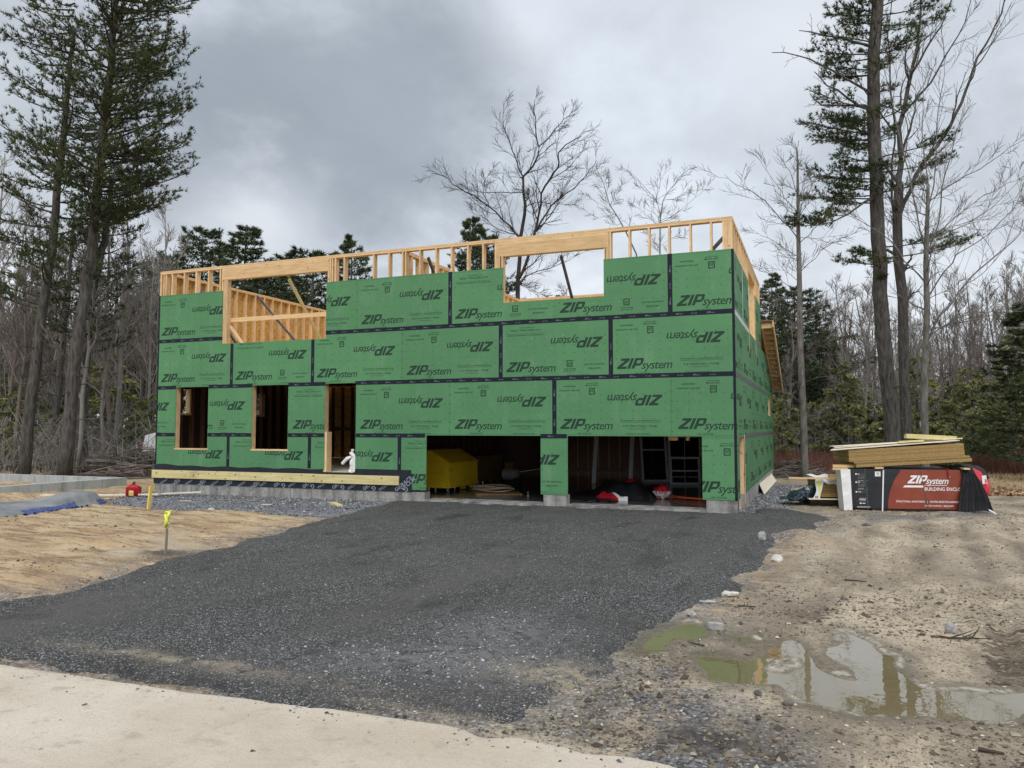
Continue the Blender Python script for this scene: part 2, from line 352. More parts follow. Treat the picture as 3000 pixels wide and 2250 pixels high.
# ------------------------------------------------------------------ ground
def Dpoly(pts): return np.array([gd(x, y)[:2] for x, y in pts])
def z7(x, y): return ((1800+x*.5425)/K, (1500+y*.5425)/K)
DRIVE = Dpoly([(-900, 1330), (0, 1302), (140, 1284), (230, 1247), (330, 1214), (440, 1190), (560, 1163), (640, 1138), (700, 1118), (790, 1098), (832, 1084)])
DRIVE = np.vstack([DRIVE, [[6.75, .5], [14.0, .5], [14.9, .5]], Dpoly([(1612, 1100), (1700, 1098), (1800, 1118), (1752, 1150), (1668, 1193), (1630, 1235), (1585, 1280), (1520, 1320), (1455, 1352), (1380, 1404), (1335, 1450), (1290, 1500), (1215, 1545), (1110, 1585), (1030, 1600), (900, 1575), (800, 1562), (500, 1522), (250, 1482), (0, 1450), (-900, 1345)])])
BEDL = Dpoly([(215, 1082), (262, 1072)]); BEDL = np.vstack([BEDL, [[-.6, -.75], [-.3, .3], [8., .3]], Dpoly([(920, 1088), (800, 1104), (700, 1119), (600, 1113), (480, 1108), (380, 1103), (300, 1097), (235, 1092)])])
BEDR = np.vstack([[[14.5, -.2], [14.5, 9.2], [15.2, 9.6], [16.3, 9.]], Dpoly([(1722, 1055), (1712, 1098), (1690, 1106), (1612, 1108)])])
PAD = Dpoly([(-1500, 1260), (-400, 1385), (0, 1432), (90, 1444), (180, 1456), (270, 1470), (420, 1492), (540, 1507), (690, 1526), (840, 1544), (972, 1562), (1020, 1571), (1056, 1590), (1116, 1588), (1200, 1604), (1320, 1622), (1440, 1644), (1510, 1662), (1700, 1720), (1700, 2600), (-1500, 2600)])
PUD = [Dpoly([z7(*p) for p in P]) for P in (
 [(100, 760), (160, 700), (230, 650), (330, 605), (420, 590), (490, 612), (520, 655), (440, 685), (310, 680), (295, 715), (340, 745), (260, 765), (180, 765)],
 [(430, 770), (560, 765), (700, 800), (790, 780), (820, 735), (905, 695), (960, 680), (1010, 700), (1060, 740), (1090, 800), (1150, 850), (1250, 895), (1290, 900), (1240, 830), (1150, 780), (1130, 730), (1210, 700), (1215, 645), (1260, 640), (1400, 710), (1460, 760), (1510, 770), (1540, 850), (1600, 910), (1690, 950), (1900, 960), (2050, 975), (2250, 960), (2400, 980), (2300, 1080), (2130, 1140), (1950, 1130), (1650, 1105), (1400, 1105), (1200, 1060), (1000, 1010), (880, 930), (640, 922), (520, 900), (430, 830)],
 [(620, 660), (740, 668), (762, 700), (700, 722), (640, 692)])]
ISL = Dpoly([z7(*p) for p in [(820, 850), (850, 800), (940, 775), (1000, 790), (990, 830), (920, 862)]])
TREAD = Dpoly([z7(*p) for p in [(2010, 630), (2170, 630), (2230, 760), (2260, 930), (2040, 930), (1990, 760)]])
TREAD2 = Dpoly([z7(*p) for p in [(975, 540), (1095, 545), (1105, 575), (990, 578)]])
MOUND = gd(*z7(990, 165)); DARKP = gd(*z7(560, 1260)); ISLP = gd(*z7(540, 715))
SANDL = None
def sd_pud(x, y):
    w = (fbm(x, y, 5, 3, 5)-.5)*.10
    d = np.maximum.reduce([sdist(P, x, y) for P in PUD]); d = np.minimum(d, -sdist(ISL, x, y))
    return d+w
def masks(x, y):
    """ragged-edge distances of the ground's regions at points x, y"""
    w = (fbm(x, y, 1.3, 4, 1)-.5)*.5+(fbm(x, y, 7, 3, 2)-.5)*.16
    m = {}
    m['drive'] = sdist(DRIVE, x, y)+w*.8; m['bedl'] = sdist(BEDL, x, y)+w*.7; m['bedr'] = sdist(BEDR, x, y)+w*.7
    m['pad'] = sdist(PAD, x, y)+w*.10
    return m
TRK = [Dpoly(p) for p in ([(1880, 1118), (1860, 1180), (1800, 1260), (1735, 1340)], [(1985, 1120), (1990, 1200), (1975, 1290), (1945, 1400)], [(2070, 1120), (2110, 1200), (2150, 1300), (2185, 1400), (2215, 1520)], [(2160, 1120), (2230, 1220), (2300, 1350)], [(1300, 1600), (1500, 1555), (1750, 1590), (2000, 1640), (2212, 1650)])]
def tracks(x, y):
    d = np.full(np.shape(x), 9.)
    for P in TRK:
        for a, b in zip(P[:-1], P[1:]):
            e = b-a; t = np.clip(((x-a[0])*e[0]+(y-a[1])*e[1])/(e@e), 0, 1); d = np.minimum(d, np.hypot(x-a[0]-t*e[0], y-a[1]-t*e[1]))
    return d+(fbm(x, y, 3, 3, 59)-.5)*.10
def hgt(x, y, near=None):
    """height of the bare earth"""
    r = np.hypot(x-CAM[0], y-CAM[1])
    h = GZ+(fbm(x, y, .22, 3, 21)-.5)*.08+(fbm(x, y, 1.7, 4, 22)-.5)*.035*np.clip(r/9, .5, 1.5)
    # dragged, raked streaks in the sand on the left
    left = sstep(10.5, 8.5, x+.15*(y+8))*sstep(6, 1, y)
    h = h+left*((fbm(x*.55+y*.25, (y-x*.18)*4.2, 1.0, 4, 23)-.5)*.17+(fbm(x*1.5, y*6, 1., 4, 28)-.5)*.05)
    h = h+left*np.maximum(0, fbm(x*.8, (y-x*.2)*2.2, 1.1, 3, 29)-.62)*.35
    # rutted mud on the right
    right = sstep(14.8, 16.2, x)*sstep(8, 3, y)
    h = h+right*((fbm(x*2.2, y*.9, 1., 5, 24)-.5)*.055+np.abs(fbm(x, y*1.6, 5, 4, 25)-.5)*.06)
    far_ = sstep(3, 14, y)
    h = h+far_*((fbm(x, y, .5, 4, 26)-.5)*.35+(fbm(x, y, .06, 2, 27)-.5)*.8*sstep(14, 40, y))
    # flatten beside the house
    sdh = -sdist([(-.3, -.6), (15, -.6), (15, 13.6), (-.3, 13.6)], x, y)
    k = sstep(1.2, 0, sdh); h = h*(1-k)+(GZ-.02)*k
    h = h+.20*np.exp(-(((x-MOUND[0])/.42)**2+((y-MOUND[1])/.35)**2)*.9)*(.7+.6*fbm(x, y, 5, 3, 31))
    h = h+.035*np.exp(-(((x-ISLP[0])/.28)**2+((y-ISLP[1])/.14)**2))
    sk = gd(356, 1207); h = h+.07*np.exp(-(((x-sk[0]+.1)/.55)**2+((y-sk[1]-.1)/.30)**2))*(.5+fbm(x, y, 4, 3, 32))
    sp = sd_pud(x, y) if near is None else near
    flat = sstep(-.55, -.05, sp); h = h*(1-flat*.85)+(GZ+.002)*flat*.85
    h = h-.035*sstep(-.03, .12, sp)+.003*np.exp(-((sp+.05)/.03)**2)*(fbm(x, y, 3, 2, 58) > .5)
    dt = tracks(x, y); h = h+(-.020*np.exp(-(dt/.10)**2)+.009*np.exp(-((np.abs(dt)-.20)/.06)**2))*(.4+1.1*fbm(x, y, 2.2, 3, 57))*sstep(-.1, -.5, sp)
    tr = sstep(0, .06, sdist(TREAD, x, y)); u = (x*.35+y)*1.0
    h = h+tr*(-.02+(fbm(x, y, 9, 3, 33)-.5)*.04)
    return h
def ruts(x, y): return (fbm(x*3.2-y*.9, y*.35, 1., 4, 51)-.5)*.055+(fbm(x, y, 3.1, 4, 52)-.5)*.03
WZ = GZ-.008
def polar_grid():
    a0 = math.atan2(FW[1], FW[0])
    fine = np.arange(-38, 38, .095); side = np.concatenate([np.arange(-60, -38, 1.), ]); side2 = np.arange(38, 60, 1.)
    ang = np.radians(np.concatenate([np.arange(-180, -60, 6.), side, fine, side2, np.arange(60, 180, 6.)]))+a0
    r = [1.2]
    while r[-1] < 42: r.append(r[-1]*1.0065+.002)
    while r[-1] < 420: r.append(r[-1]*1.07)
    return ang, np.array(r)
ANG, RR = polar_grid()
GX = CAM[0]+RR[:, None]*np.cos(ANG)[None]; GY = CAM[1]+RR[:, None]*np.sin(ANG)[None]
SP = sd_pud(GX, GY); MS = masks(GX, GY); HH = hgt(GX, GY, SP)
def grid_faces(sel):
    nr, na = GX.shape; i = np.arange(nr-1)[:, None]*na; j = np.arange(na)[None]; j2 = (j+1) % na
    q = np.stack([i+j, i+na+j, i+na+j2, i+j2], -1)
    if sel is not None:
        s = sel | False; k = s[:-1]|s[1:]; k = k | np.roll(k, -1, axis=1); q = q[k]
    return q.reshape(-1, 4)
def grid_obj(name, Z, sel, material, attrs):
    q = grid_faces(sel); used, inv = np.unique(q, return_inverse=True); q = inv.reshape(-1, 4)
    a = Acc(); a.add(np.stack([GX.ravel(), GY.ravel(), Z.ravel()], -1)[used], q)
    o = a.build(name, material, smooth=True)
    for k, v in attrs.items():
        at = o.data.attributes.new(k, 'FLOAT', 'POINT'); at.data.foreach_set('value', np.broadcast_to(v, GX.shape).ravel()[used].astype(np.float32))
    return o
def nodes_mat(name):
    m = bpy.data.materials.new(name); m.use_nodes = True; nt = m.node_tree
    class H: pass
    h = H(); h.m = m; N = nt.nodes; L = nt.links; h.b = N['Principled BSDF']; h.N = N; h.L = L
    tc = N.new('ShaderNodeTexCoord')
    def vec(st=(1, 1, 1), rot=0.):
        mp = N.new('ShaderNodeMapping'); mp.inputs['Scale'].default_value = st; mp.inputs['Rotation'].default_value = (0, 0, rot); L.new(tc.outputs['Object'], mp.inputs[0]); return mp.outputs[0]
    def noise(s, d=5, r=.6, st=(1, 1, 1), rot=0., dist=0.):
        n = N.new('ShaderNodeTexNoise'); n.inputs['Scale'].default_value = s; n.inputs['Detail'].default_value = d; n.inputs['Roughness'].default_value = r; n.inputs['Distortion'].default_value = dist
        L.new(vec(st, rot), n.inputs['Vector']); return n.outputs['Fac']
    def voro(s, out='Distance', feat='F1', st=(1, 1, 1)):
        n = N.new('ShaderNodeTexVoronoi'); n.feature = feat; n.inputs['Scale'].default_value = s; L.new(vec(st), n.inputs['Vector']); return n.outputs[out]
    def rng(v, a, b, c=0., d=1.):
        n = N.new('ShaderNodeMapRange'); n.inputs[1].default_value = a; n.inputs[2].default_value = b; n.inputs[3].default_value = c; n.inputs[4].default_value = d; L.new(v, n.inputs[0]); return n.outputs[0]
    def mix(f, a, b, mode='MIX'):
        n = N.new('ShaderNodeMix'); n.data_type = 'RGBA'; n.blend_type = mode
        for i, v in ((0, f), (6, a), (7, b)):
            if isinstance(v, (int, float)): n.inputs[i].default_value = v
            elif isinstance(v, tuple): n.inputs[i].default_value = (*v, 1)
            else: L.new(v, n.inputs[i])
        return n.outputs[2]
    def math_(op, a, b=0.):
        n = N.new('ShaderNodeMath'); n.operation = op
        for i, v in ((0, a), (1, b)):
            if isinstance(v, (int, float)): n.inputs[i].default_value = v
            else: L.new(v, n.inputs[i])
        return n.outputs[0]
    def attr(k): n = N.new('ShaderNodeAttribute'); n.attribute_name = k; return n.outputs['Fac']
    def sepc(c, i=0): n = N.new('ShaderNodeSeparateColor'); L.new(c, n.inputs[0]); return n.outputs[i]
    def bump(hh, dist): n = N.new('ShaderNodeBump'); n.inputs['Distance'].default_value = dist; L.new(hh, n.inputs['Height']); L.new(n.outputs[0], h.b.inputs['Normal'])
    h.noise, h.voro, h.rng, h.mix, h.math, h.attr, h.sepc, h.bump = noise, voro, rng, mix, math_, attr, sepc, bump
    h.color = lambda c: L.new(c, h.b.inputs['Base Color']); h.rough = lambda c: L.new(c, h.b.inputs['Roughness'])
    return h
# earth: sand on the left, clay mud on the right, leaf litter beyond
h = nodes_mat('earth')
sand = h.mix(h.rng(h.noise(.9, 6, .6, (1, 2.6, 1), .2), .38, .64), (.40, .275, .155), (.56, .43, .27))
sand = h.mix(h.rng(h.noise(2.0, 7, .68, (.40, 4.4, 1)), .50, .60, 0, .85), sand, (.235, .155, .085))
sand = h.mix(h.rng(h.noise(3.2, 6, .7, (.5, 5., 1)), .57, .64, 0, .85), sand, (.13, .088, .055))
sand = h.mix(h.rng(h.noise(1.4, 6, .7, (.5, 3.6, 1)), .60, .68, 0, .7), sand, (.60, .47, .31))
sand = h.mix(h.rng(h.noise(.5, 4, .6), .56, .68, 0, .75), sand, (.47, .395, .29))
mud = h.mix(h.rng(h.noise(1.1, 7, .65, (1.5, .6, 1)), .33, .56), (.27, .215, .145), (.57, .475, .345))
mud = h.mix(h.rng(h.noise(6, 7, .7), .55, .66, 0, .7), mud, (.17, .135, .10))
mud = h.mix(h.rng(h.noise(17, 6, .8), .55, .60, 0, .75), mud, (.095, .078, .060))
mud = h.mix(h.rng(h.noise(38, 4, .7), .56, .61, 0, .9), mud, (.06, .052, .044))
mud = h.mix(h.rng(h.noise(55, 3, .7), .60, .66, 0, .8), mud, (.55, .50, .41))
mud = h.mix(h.rng(h.noise(.45, 5, .6, (1.6, .7, 1)), .50, .64, 0, .6), mud, (.23, .185, .135))
c = h.mix(h.attr('sand'), mud, sand)
gv = h.mix(h.rng(h.sepc(h.voro(42, 'Color')), .1, .95), (.035, .035, .037), (.20, .20, .205))
gv = h.mix(h.rng(h.sepc(h.voro(60, 'Color'), 1), .86, .93), gv, (.42, .42, .42))
c = h.mix(h.math('MULTIPLY', h.attr('grav'), h.rng(h.noise(2.6, 6, .7), .36, .52)), c, gv)
lit = h.mix(h.rng(h.noise(1.3, 8, .7), .36, .6), (.17, .115, .072), (.42, .315, .20))
lit = h.mix(h.rng(h.noise(4.5, 7, .75), .53, .62), lit, (.10, .055, .035))
lit = h.mix(h.rng(h.noise(9, 6, .75), .60, .66), lit, (.62, .54, .42))
c = h.mix(h.attr('litter'), c, lit)
c = h.mix(h.attr('wood'), c, (.085, .055, .04))
c = h.mix(h.attr('darkm'), c, (.055, .045, .037))
c = h.mix(h.math('MULTIPLY', h.attr('wet'), .72), c, (.115, .092, .058))
c = h.mix(h.math('MULTIPLY', h.attr('foam'), h.rng(h.noise(16, 6, .7), .40, .52)), c, (.56, .52, .44))
h.color(c); h.rough(h.rng(h.attr('wet'), 0, 1, .9, .35))
h.bump(h.math('ADD', h.noise(30, 8, .7), h.math('MULTIPLY', h.noise(7, 6, .65), 2.5)), .034)
M['earth'] = h.m
# dark crushed stone
def crushed(name, lo, hi, spk, spkf, fines, amt):
    h = nodes_mat(name)
    c = h.mix(h.rng(h.sepc(h.voro(85, 'Color')), .05, .95), lo, hi)
    c = h.mix(h.rng(h.sepc(h.voro(110, 'Color'), 1), spkf, spkf+.05), c, spk)
    big = h.rng(h.noise(.55, 7, .6, (1, 2.2, 1), .35), .40, .66)
    c = h.mix(h.math('MULTIPLY', big, amt), c, fines)
    c = h.mix(h.rng(h.noise(.35, 7, .62, (3.2, .7, 1), -.95), .50, .66, 0, .7), c, tuple(v*1.75 for v in fines))
    c = h.mix(h.rng(h.noise(.8, 8, .7, (2.2, .9, 1), -.8), .54, .68, 0, .6), c, tuple(v*.5 for v in lo))
    c = h.mix(h.math('MULTIPLY', h.attr('light'), h.rng(h.noise(9, 5, .7), .40, .56)), c, (.17, .175, .18))
    c = h.mix(h.math('MULTIPLY', h.attr('tan'), h.rng(h.noise(5, 6, .7), .38, .56)), c, (.40, .34, .24))
    h.color(c); h.b.inputs['Roughness'].default_value = .75; h.b.inputs['Specular IOR Level'].default_value = .35
    h.bump(h.math('ADD', h.voro(85), h.math('MULTIPLY', h.noise(14, 7, .7), 1.6)), .016)
    return h.m
M['drive'] = crushed('dark_crushed_stone', (.017, .0167, .0165), (.080, .079, .0785), (.34, .34, .335), .84, (.056, .053, .050), .55)
M['bed'] = crushed('blue_grey_gravel', (.065, .070, .080), (.24, .25, .275), (.46, .47, .49), .82, (.13, .13, .14), .25)
h = nodes_mat('pale_concrete_pad')
c = h.mix(h.rng(h.noise(.8, 7, .6), .35, .65), (.47, .405, .32), (.60, .545, .455))
c = h.mix(h.rng(h.noise(7, 6, .7), .56, .66, 0, .7), c, (.36, .31, .25))
c = h.mix(h.rng(h.noise(110, 3, .7), .56, .66, 0, .75), c, (.33, .28, .22))
c = h.mix(h.rng(h.noise(1.1, 5, .6, (1, 5, 1), .5), .60, .70, 0, .5), c, (.52, .50, .45))
c = h.mix(h.rng(h.noise(3.3, 7, .75), .66, .70, 0, .75), c, (.25, .19, .12))
c = h.mix(h.rng(h.voro(150, 'Distance'), .10, .03, 0, .8), c, (.22, .19, .155))
c = h.mix(h.rng(h.noise(2.2, 8, .75, (1.2, .35, 1)), .60, .72, 0, .55), c, (.30, .245, .175))
c = h.mix(h.rng(h.noise(1.6, 5, .65, (.5, 2.4, 1)), .63, .70, 0, .5), c, (.66, .63, .57))
h.color(c); h.b.inputs['Roughness'].default_value = .9; h.bump(h.math('ADD', h.noise(60, 8, .7), h.math('MULTIPLY', h.noise(6, 6, .7), 2.)), .010); M['pad'] = h.m

x, y = GX, GY; r = np.hypot(x-CAM[0], y-CAM[1])
right = sstep(12.5, 14.5, x+(fbm(x, y, .5, 3, 41)-.5)*2)
sandm = np.clip(1-right, 0, 1)*sstep(9, 4, y)
sandm = np.maximum(sandm, .85*np.exp(-(((x-MOUND[0])/.6)**2+((y-MOUND[1])/.5)**2)))
sandm = np.maximum(sandm, .8*sstep(-.25, .1, sdist(Dpoly([z7(700, 400), z7(820, 230), z7(880, 130), z7(1080, 130), z7(900, 330), z7(780, 430), z7(560, 560), z7(540, 520)]), x, y)))
litter = sstep(5.5, 8.5, y+(fbm(x, y, .4, 4, 42)-.5)*5)*sstep(-1, 1, -sdist([(-.5, -1), (15.5, -1), (15.5, 14), (-.5, 14)], x, y))
litter = np.where(x < 4, sstep(5, 9, y+(fbm(x, y, .4, 4, 43)-.5)*4), litter)
woodm = sstep(16, 26, y+(fbm(x, y, .2, 3, 44)-.5)*8)*.75
gravm = sstep(.9, -.4, -MS['drive'])*.9
gravm = np.maximum(gravm, .95*sstep(-.5, .3, sdist(Dpoly([(1290, 1475), (1530, 1500), (1650, 1570), (1790, 1700), (1400, 1720), (1200, 1600)]), x, y)))
gravm = np.maximum(gravm, .9*sstep(-.1, .12, sdist(Dpoly([z7(200, 800), z7(420, 790), z7(430, 860), z7(300, 960), z7(180, 1010)]), x, y)))
gravm = np.maximum(gravm, .8*sstep(-.1, .5, sdist(Dpoly([(1800, 1108), (2200, 1100), (2212, 1120), (1850, 1135)]), x, y)))
darkm = .9*np.exp(-(((x-DARKP[0])/.33)**2+((y-DARKP[1])/.2)**2)*1.2)*(fbm(x, y, 6, 4, 45) > .42)
darkm = np.maximum(darkm, .8*sstep(-.15, .15, sdist(TREAD, x, y))*sstep(.38, .5, fbm(x, y, 5, 4, 46)))
sk = gd(356, 1207); darkm = np.maximum(darkm, .75*np.exp(-(((x-sk[0]+.1)/.8)**2+((y-sk[1]-.15)/.3)**2))*sstep(.35, .55, fbm(x, y, 4, 4, 47)))
rightfar = sstep(19.2, 20.2, x)*sstep(1, 3, y)*sstep(8, 6, y); darkm = np.maximum(darkm, .45*rightfar*sstep(.3, .6, fbm(x, y, 2, 4, 48)))
darkm = np.maximum(darkm, .42*np.exp(-(tracks(x, y)/.13)**2)*sstep(.30, .62, fbm(x, y, 1.1, 6, 56)))
wet = sstep(-.30, .02, SP+(fbm(x, y, 3, 3, 49)-.5)*.25)
foam = np.exp(-((SP+.022)/.024)**2)*sstep(.50, .62, fbm(x, y, 3.2, 4, 50))
ground = grid_obj('ground', HH, None, M['earth'], dict(sand=sandm, litter=litter, wood=woodm, grav=gravm, darkm=darkm, wet=wet, foam=foam))
tag(ground, kind='structure')
t = sstep(-.12, .35, MS['drive']); DZ = HH*(1-.6*t)+GZ*.6*t-.03+.078*t
DZ = DZ+t*ruts(x, y)
LP = gd(960, 1440); light = np.exp(-((((x-LP[0])*.93+(y-LP[1])*.37)/.95)**2+(((y-LP[1])*.93-(x-LP[0])*.37)/.42)**2))
LP2 = gd(1090, 1380); light = np.maximum(light, .9*np.exp(-(((x-LP2[0])/.55)**2+((y-LP2[1])/.6)**2)))
tan = np.exp(-(((x-gd(1250, 1480)[0])/.55)**2+((y-gd(1250, 1480)[1])/.25)**2))
tan = np.maximum(tan, .8*np.exp(-(((x-gd(430, 1450)[0])/1.1)**2+((y-gd(430, 1450)[1])/.09)**2)))
tan = np.maximum(tan, .7*np.exp(-(((x-gd(1000, 1562)[0])/.6)**2+((y-gd(1000, 1562)[1])/.06)**2)))
tag(grid_obj('driveway', DZ, MS['drive'] > -.3, M['drive'], dict(light=light, tan=tan)), kind='structure')
for nm, k in (('gravel_bed', 'bedl'), ('gravel_bed', 'bedr')):
    t = sstep(-.12, .3, MS[k]); Z = HH-.03+.045*t+t*(fbm(x, y, 5, 3, 53)-.5)*.02
    tag(grid_obj(nm, Z, MS[k] > -.25, M['bed'], dict(light=0*x, tan=0*x)), kind='structure')
t = sstep(-.02, .10, MS['pad'])
tag(grid_obj('concrete_pad', HH*(1-.9*t)+GZ*.9*t-.02+.04*t+(fbm(x, y, 3, 5, 54)-.5)*.008, MS['pad'] > -.15, M['pad'], {}), kind='structure')
# puddle water
h = nodes_mat('muddy_water'); h.color(h.mix(h.rng(h.noise(1.2, 3), .4, .6), (.150, .124, .062), (.175, .140, .078)))
h.b.inputs['Roughness'].default_value = .015; h.b.inputs['IOR'].default_value = 2.4; h.b.inputs['Specular IOR Level'].default_value = .5
h.bump(h.noise(5, 2, .5), .0012)
M['water'] = h.m
tag(grid_obj('puddle', np.full(GX.shape, WZ), SP > -.02, M['water'], {}), kind='structure')

# ------------------------------------------------------------------ loose stones
OCT = np.array([[1, 0, 0], [-1, 0, 0], [0, 1, 0], [0, -1, 0], [0, 0, 1], [0, 0, -1]], float)
OF = np.array([[0, 2, 4], [2, 1, 4], [1, 3, 4], [3, 0, 4], [2, 0, 5], [1, 2, 5], [3, 1, 5], [0, 3, 5]])
def stones(P, S, sh, acc):
    n = len(P); V = OCT[None]*(1+rs.uniform(-.35, .35, (n, 6, 1))); V = V+rs.uniform(-.22, .22, (n, 6, 3))
    V = V*np.stack([S, S*rs.uniform(.6, 1, n), S*rs.uniform(.35, .75, n)], -1)[:, None]
    a = rs.uniform(0, 6.28, n); c, s = np.cos(a)[:, None], np.sin(a)[:, None]
    X = V[..., 0]*c-V[..., 1]*s; Y = V[..., 0]*s+V[..., 1]*c
    V = np.stack([X, Y, V[..., 2]], -1)+P[:, None]
    acc.add(V.reshape(-1, 3), t=(OF[None]+np.arange(n)[:, None, None]*6).reshape(-1, 3), sh=np.repeat(sh, 6))
def scatter(n, r0, r1, width=37):
    a = np.radians(rs.uniform(-width, width, n))+math.atan2(FW[1], FW[0]); r = r0*(r1/r0)**rs.uniform(0, 1, n)
    return CAM[0]+r*np.cos(a), CAM[1]+r*np.sin(a), r
M['chip'] = mat('stone_chips', (.16, .162, .17), .75, shade=True, spec=.4)
M['pebble'] = mat('pebbles', (.30, .26, .20), .8, shade=True)
px, py, pr = scatter(62000, 3.2, 17); ms = masks(px, py)
ll = np.exp(-((((px-LP[0])*.93+(py-LP[1])*.37)/1.05)**2+(((py-LP[1])*.93-(px-LP[0])*.37)/.5)**2)); ll = np.maximum(ll, .9*np.exp(-(((px-LP2[0])/.6)**2+((py-LP2[1])/.65)**2)))
keep = (ms['drive'] > .02) & (rs.uniform(0, 1, len(px)) < .25+.5*fbm(px, py, .8, 3, 61)+ll)
px, py, pr, ll = px[keep], py[keep], pr[keep], ll[keep]
t = sstep(-.12, .35, masks(px, py)['drive']); z = hgt(px, py)*(1-.6*t)+GZ*.6*t-.03+.078*t+t*ruts(px, py)
S = np.maximum(rs.lognormal(-5.15, .42, len(px))*(1+.25*ll), pr*.00062); S = np.minimum(S, .015)
a = Acc(); sh = rs.choice([.35, .6, .9, 1.4, 2.0], len(px), p=[.30, .26, .2, .16, .08])*(1+ll*.45)
stones(np.stack([px, py, z+S*.15], -1), S, sh, a); tag(a.build('driveway_stones', M['chip']), kind='stuff')
px, py, pr = scatter(90000, 11, 24); ms = masks(px, py); keep = (np.maximum(ms['bedl'], ms['bedr']) > .05) & (ms['drive'] < 0)
px, py, pr = px[keep], py[keep], pr[keep]; S = np.maximum(rs.lognormal(-4.25, .35, len(px)), pr*.0009)
a = Acc(); stones(np.stack([px, py, hgt(px, py)+.015+S*.2], -1), S, rs.choice([.35, .8, 1.5, 2.8], len(px), p=[.35, .27, .23, .15]), a)
tag(a.build('bed_stones', M['chip']), kind='stuff')
px, py, pr = scatter(30000, 3.4, 20); ms = masks(px, py); sp = sd_pud(px, py)
keep = (ms['drive'] < .1) & (ms['pad'] < 0) & (np.maximum(ms['bedl'], ms['bedr']) < 0) & (sp < -.02) & (rs.uniform(0, 1, len(px)) < np.where(px > 13, .75, .18)*fbm(px, py, 1.2, 3, 62)*1.5)
px, py, pr = px[keep], py[keep], pr[keep]; S = np.maximum(rs.lognormal(-5.0, .5, len(px)), pr*.0006); S = np.minimum(S, .035)
a = Acc(); stones(np.stack([px, py, hgt(px, py)+S*.2], -1), S, rs.choice([.25, .5, 1., 1.7], len(px), p=[.35, .25, .25, .15]), a)
tag(a.build('pebbles_in_mud', M['pebble']), kind='stuff')
px, py, pr = scatter(26000, 2.9, 9); ms = masks(px, py); keep = (ms['pad'] > 0) & (rs.uniform(0, 1, len(px)) < .9*np.exp(-ms['pad']/.10)+.010)
px, py, pr = px[keep], py[keep], pr[keep]; S = np.minimum(np.maximum(rs.lognormal(-5.1, .5, len(px)), pr*.0006), .02)
a = Acc(); stones(np.stack([px, py, hgt(px, py)*.1+GZ*.9+.019+S*.2], -1), S, rs.choice([.3, .6, 1., 1.8], len(px), p=[.35, .3, .2, .15]), a); tag(a.build('stones_on_pad', M['chip']), kind='stuff')
# dark clods of mud
M['clod'] = mat('mud_clods', (.075, .060, .045), .9, (.20, .165, .12), 3, shade=True)
px, py, pr = scatter(70000, 3.4, 22); ms = masks(px, py); sp = sd_pud(px, py); cl = fbm(px, py, 1.6, 4, 63)
keep = (ms['drive'] < 0) & (ms['pad'] < 0) & (np.maximum(ms['bedl'], ms['bedr']) < 0) & (sp < -.04) & (rs.uniform(0, 1, len(px)) < sstep(.45, .66, cl)*np.where(px > 12.5, 1., .55))
px, py, pr = px[keep], py[keep], pr[keep]; S = np.minimum(np.maximum(rs.lognormal(-4.8, .55, len(px)), pr*.0008), .035)
a = Acc(); stones(np.stack([px, py, hgt(px, py)+S*.1], -1), S, rs.choice([.5, .8, 1.2, 1.7], len(px), p=[.3, .3, .25, .15]), a); tag(a.build('mud_clods', M['clod']), kind='stuff')
# tyre tread prints pressed in the mud: rows of wavy ridges
a = Acc()
for (P0, P1, wd, n, amp) in ((gd(*z7(2105, 640)), gd(*z7(2140, 940)), .30, 40, .045), (gd(*z7(2190, 650)), gd(*z7(2240, 930)), .26, 36, .045), (gd(*z7(1035, 545)), gd(*z7(1040, 578)), .36, 6, .02)):
    for k in range(n):
        c = P0+(P1-P0)*k/(n-1); s_ = np.linspace(-.5, .5, 17); x = c[0]+s_*wd+rs.normal(0, .012); y = c[1]+amp*np.abs(((s_*4+.5) % 1)-.5)+rs.normal(0, .004, 17)+.03*s_; z = hgt(x, y)-.003+rs.normal(0, .003, 17)
        if rs.rand() < .25: continue
        i0 = rs.randint(0, 3); i1 = 17-rs.randint(0, 3); a.tube(np.stack([x, y, z], -1)[i0:i1], np.abs(rs.normal(.008, .003, 17))[i0:i1]+.002, 5, sh=rs.uniform(.55, 1.1))
tag(a.build('tyre_tracks', M['clod'], smooth=True), kind='structure')
# single rocks one can point to
def rock(pt, s, label, shv=1., flat=.55, m='stone', name='rock', cat='stone', seed=1):
    rr = np.random.RandomState(seed); bm = bmesh.new(); bmesh.ops.create_icosphere(bm, subdivisions=2, radius=1)
    for v in bm.verts:
        c = v.co; k = 1+.35*(vnoise(np.array(c.x*1.7+seed), np.array(c.y*1.7+c.z*1.3), seed)-.5)*2
        v.co = Vector((c.x*k*s[0], c.y*k*s[1], c.z*k*s[2]))
        v.co += Vector(rr.uniform(-.06, .06, 3)*max(s))
    me = bpy.data.meshes.new(name); bm.to_mesh(me); bm.free(); me.materials.append(M[m])
    o = link(name, me, None, (pt[0], pt[1], float(hgt(np.array(pt[0]), np.array(pt[1])))+s[2]*.6)); o.rotation_euler = (0, 0, rr.uniform(0, 3))
    return tag(o, label, cat)
M['rockw'] = mat('pale_stone', (.42, .40, .36), .85, (.60, .58, .53), 14, .004, 40)
M['rockd'] = mat('dark_stone', (.06, .058, .055), .85, (.16, .155, .15), 14, .004, 40)
rock(gd(*z7(798, 175)), (.055, .05, .10), 'upright grey stone at the right edge of the driveway beside the sand mound', m='stone', seed=3)
rock(gd(*z7(880, 268)), (.07, .06, .05), 'small pale pointed stone lying just below the sand mound', m='rockw', seed=4)
rock(gd(*z7(625, 452)), (.085, .07, .035), 'broad flat pale stone on the driveway edge above the puddles', m='rockw', seed=5)
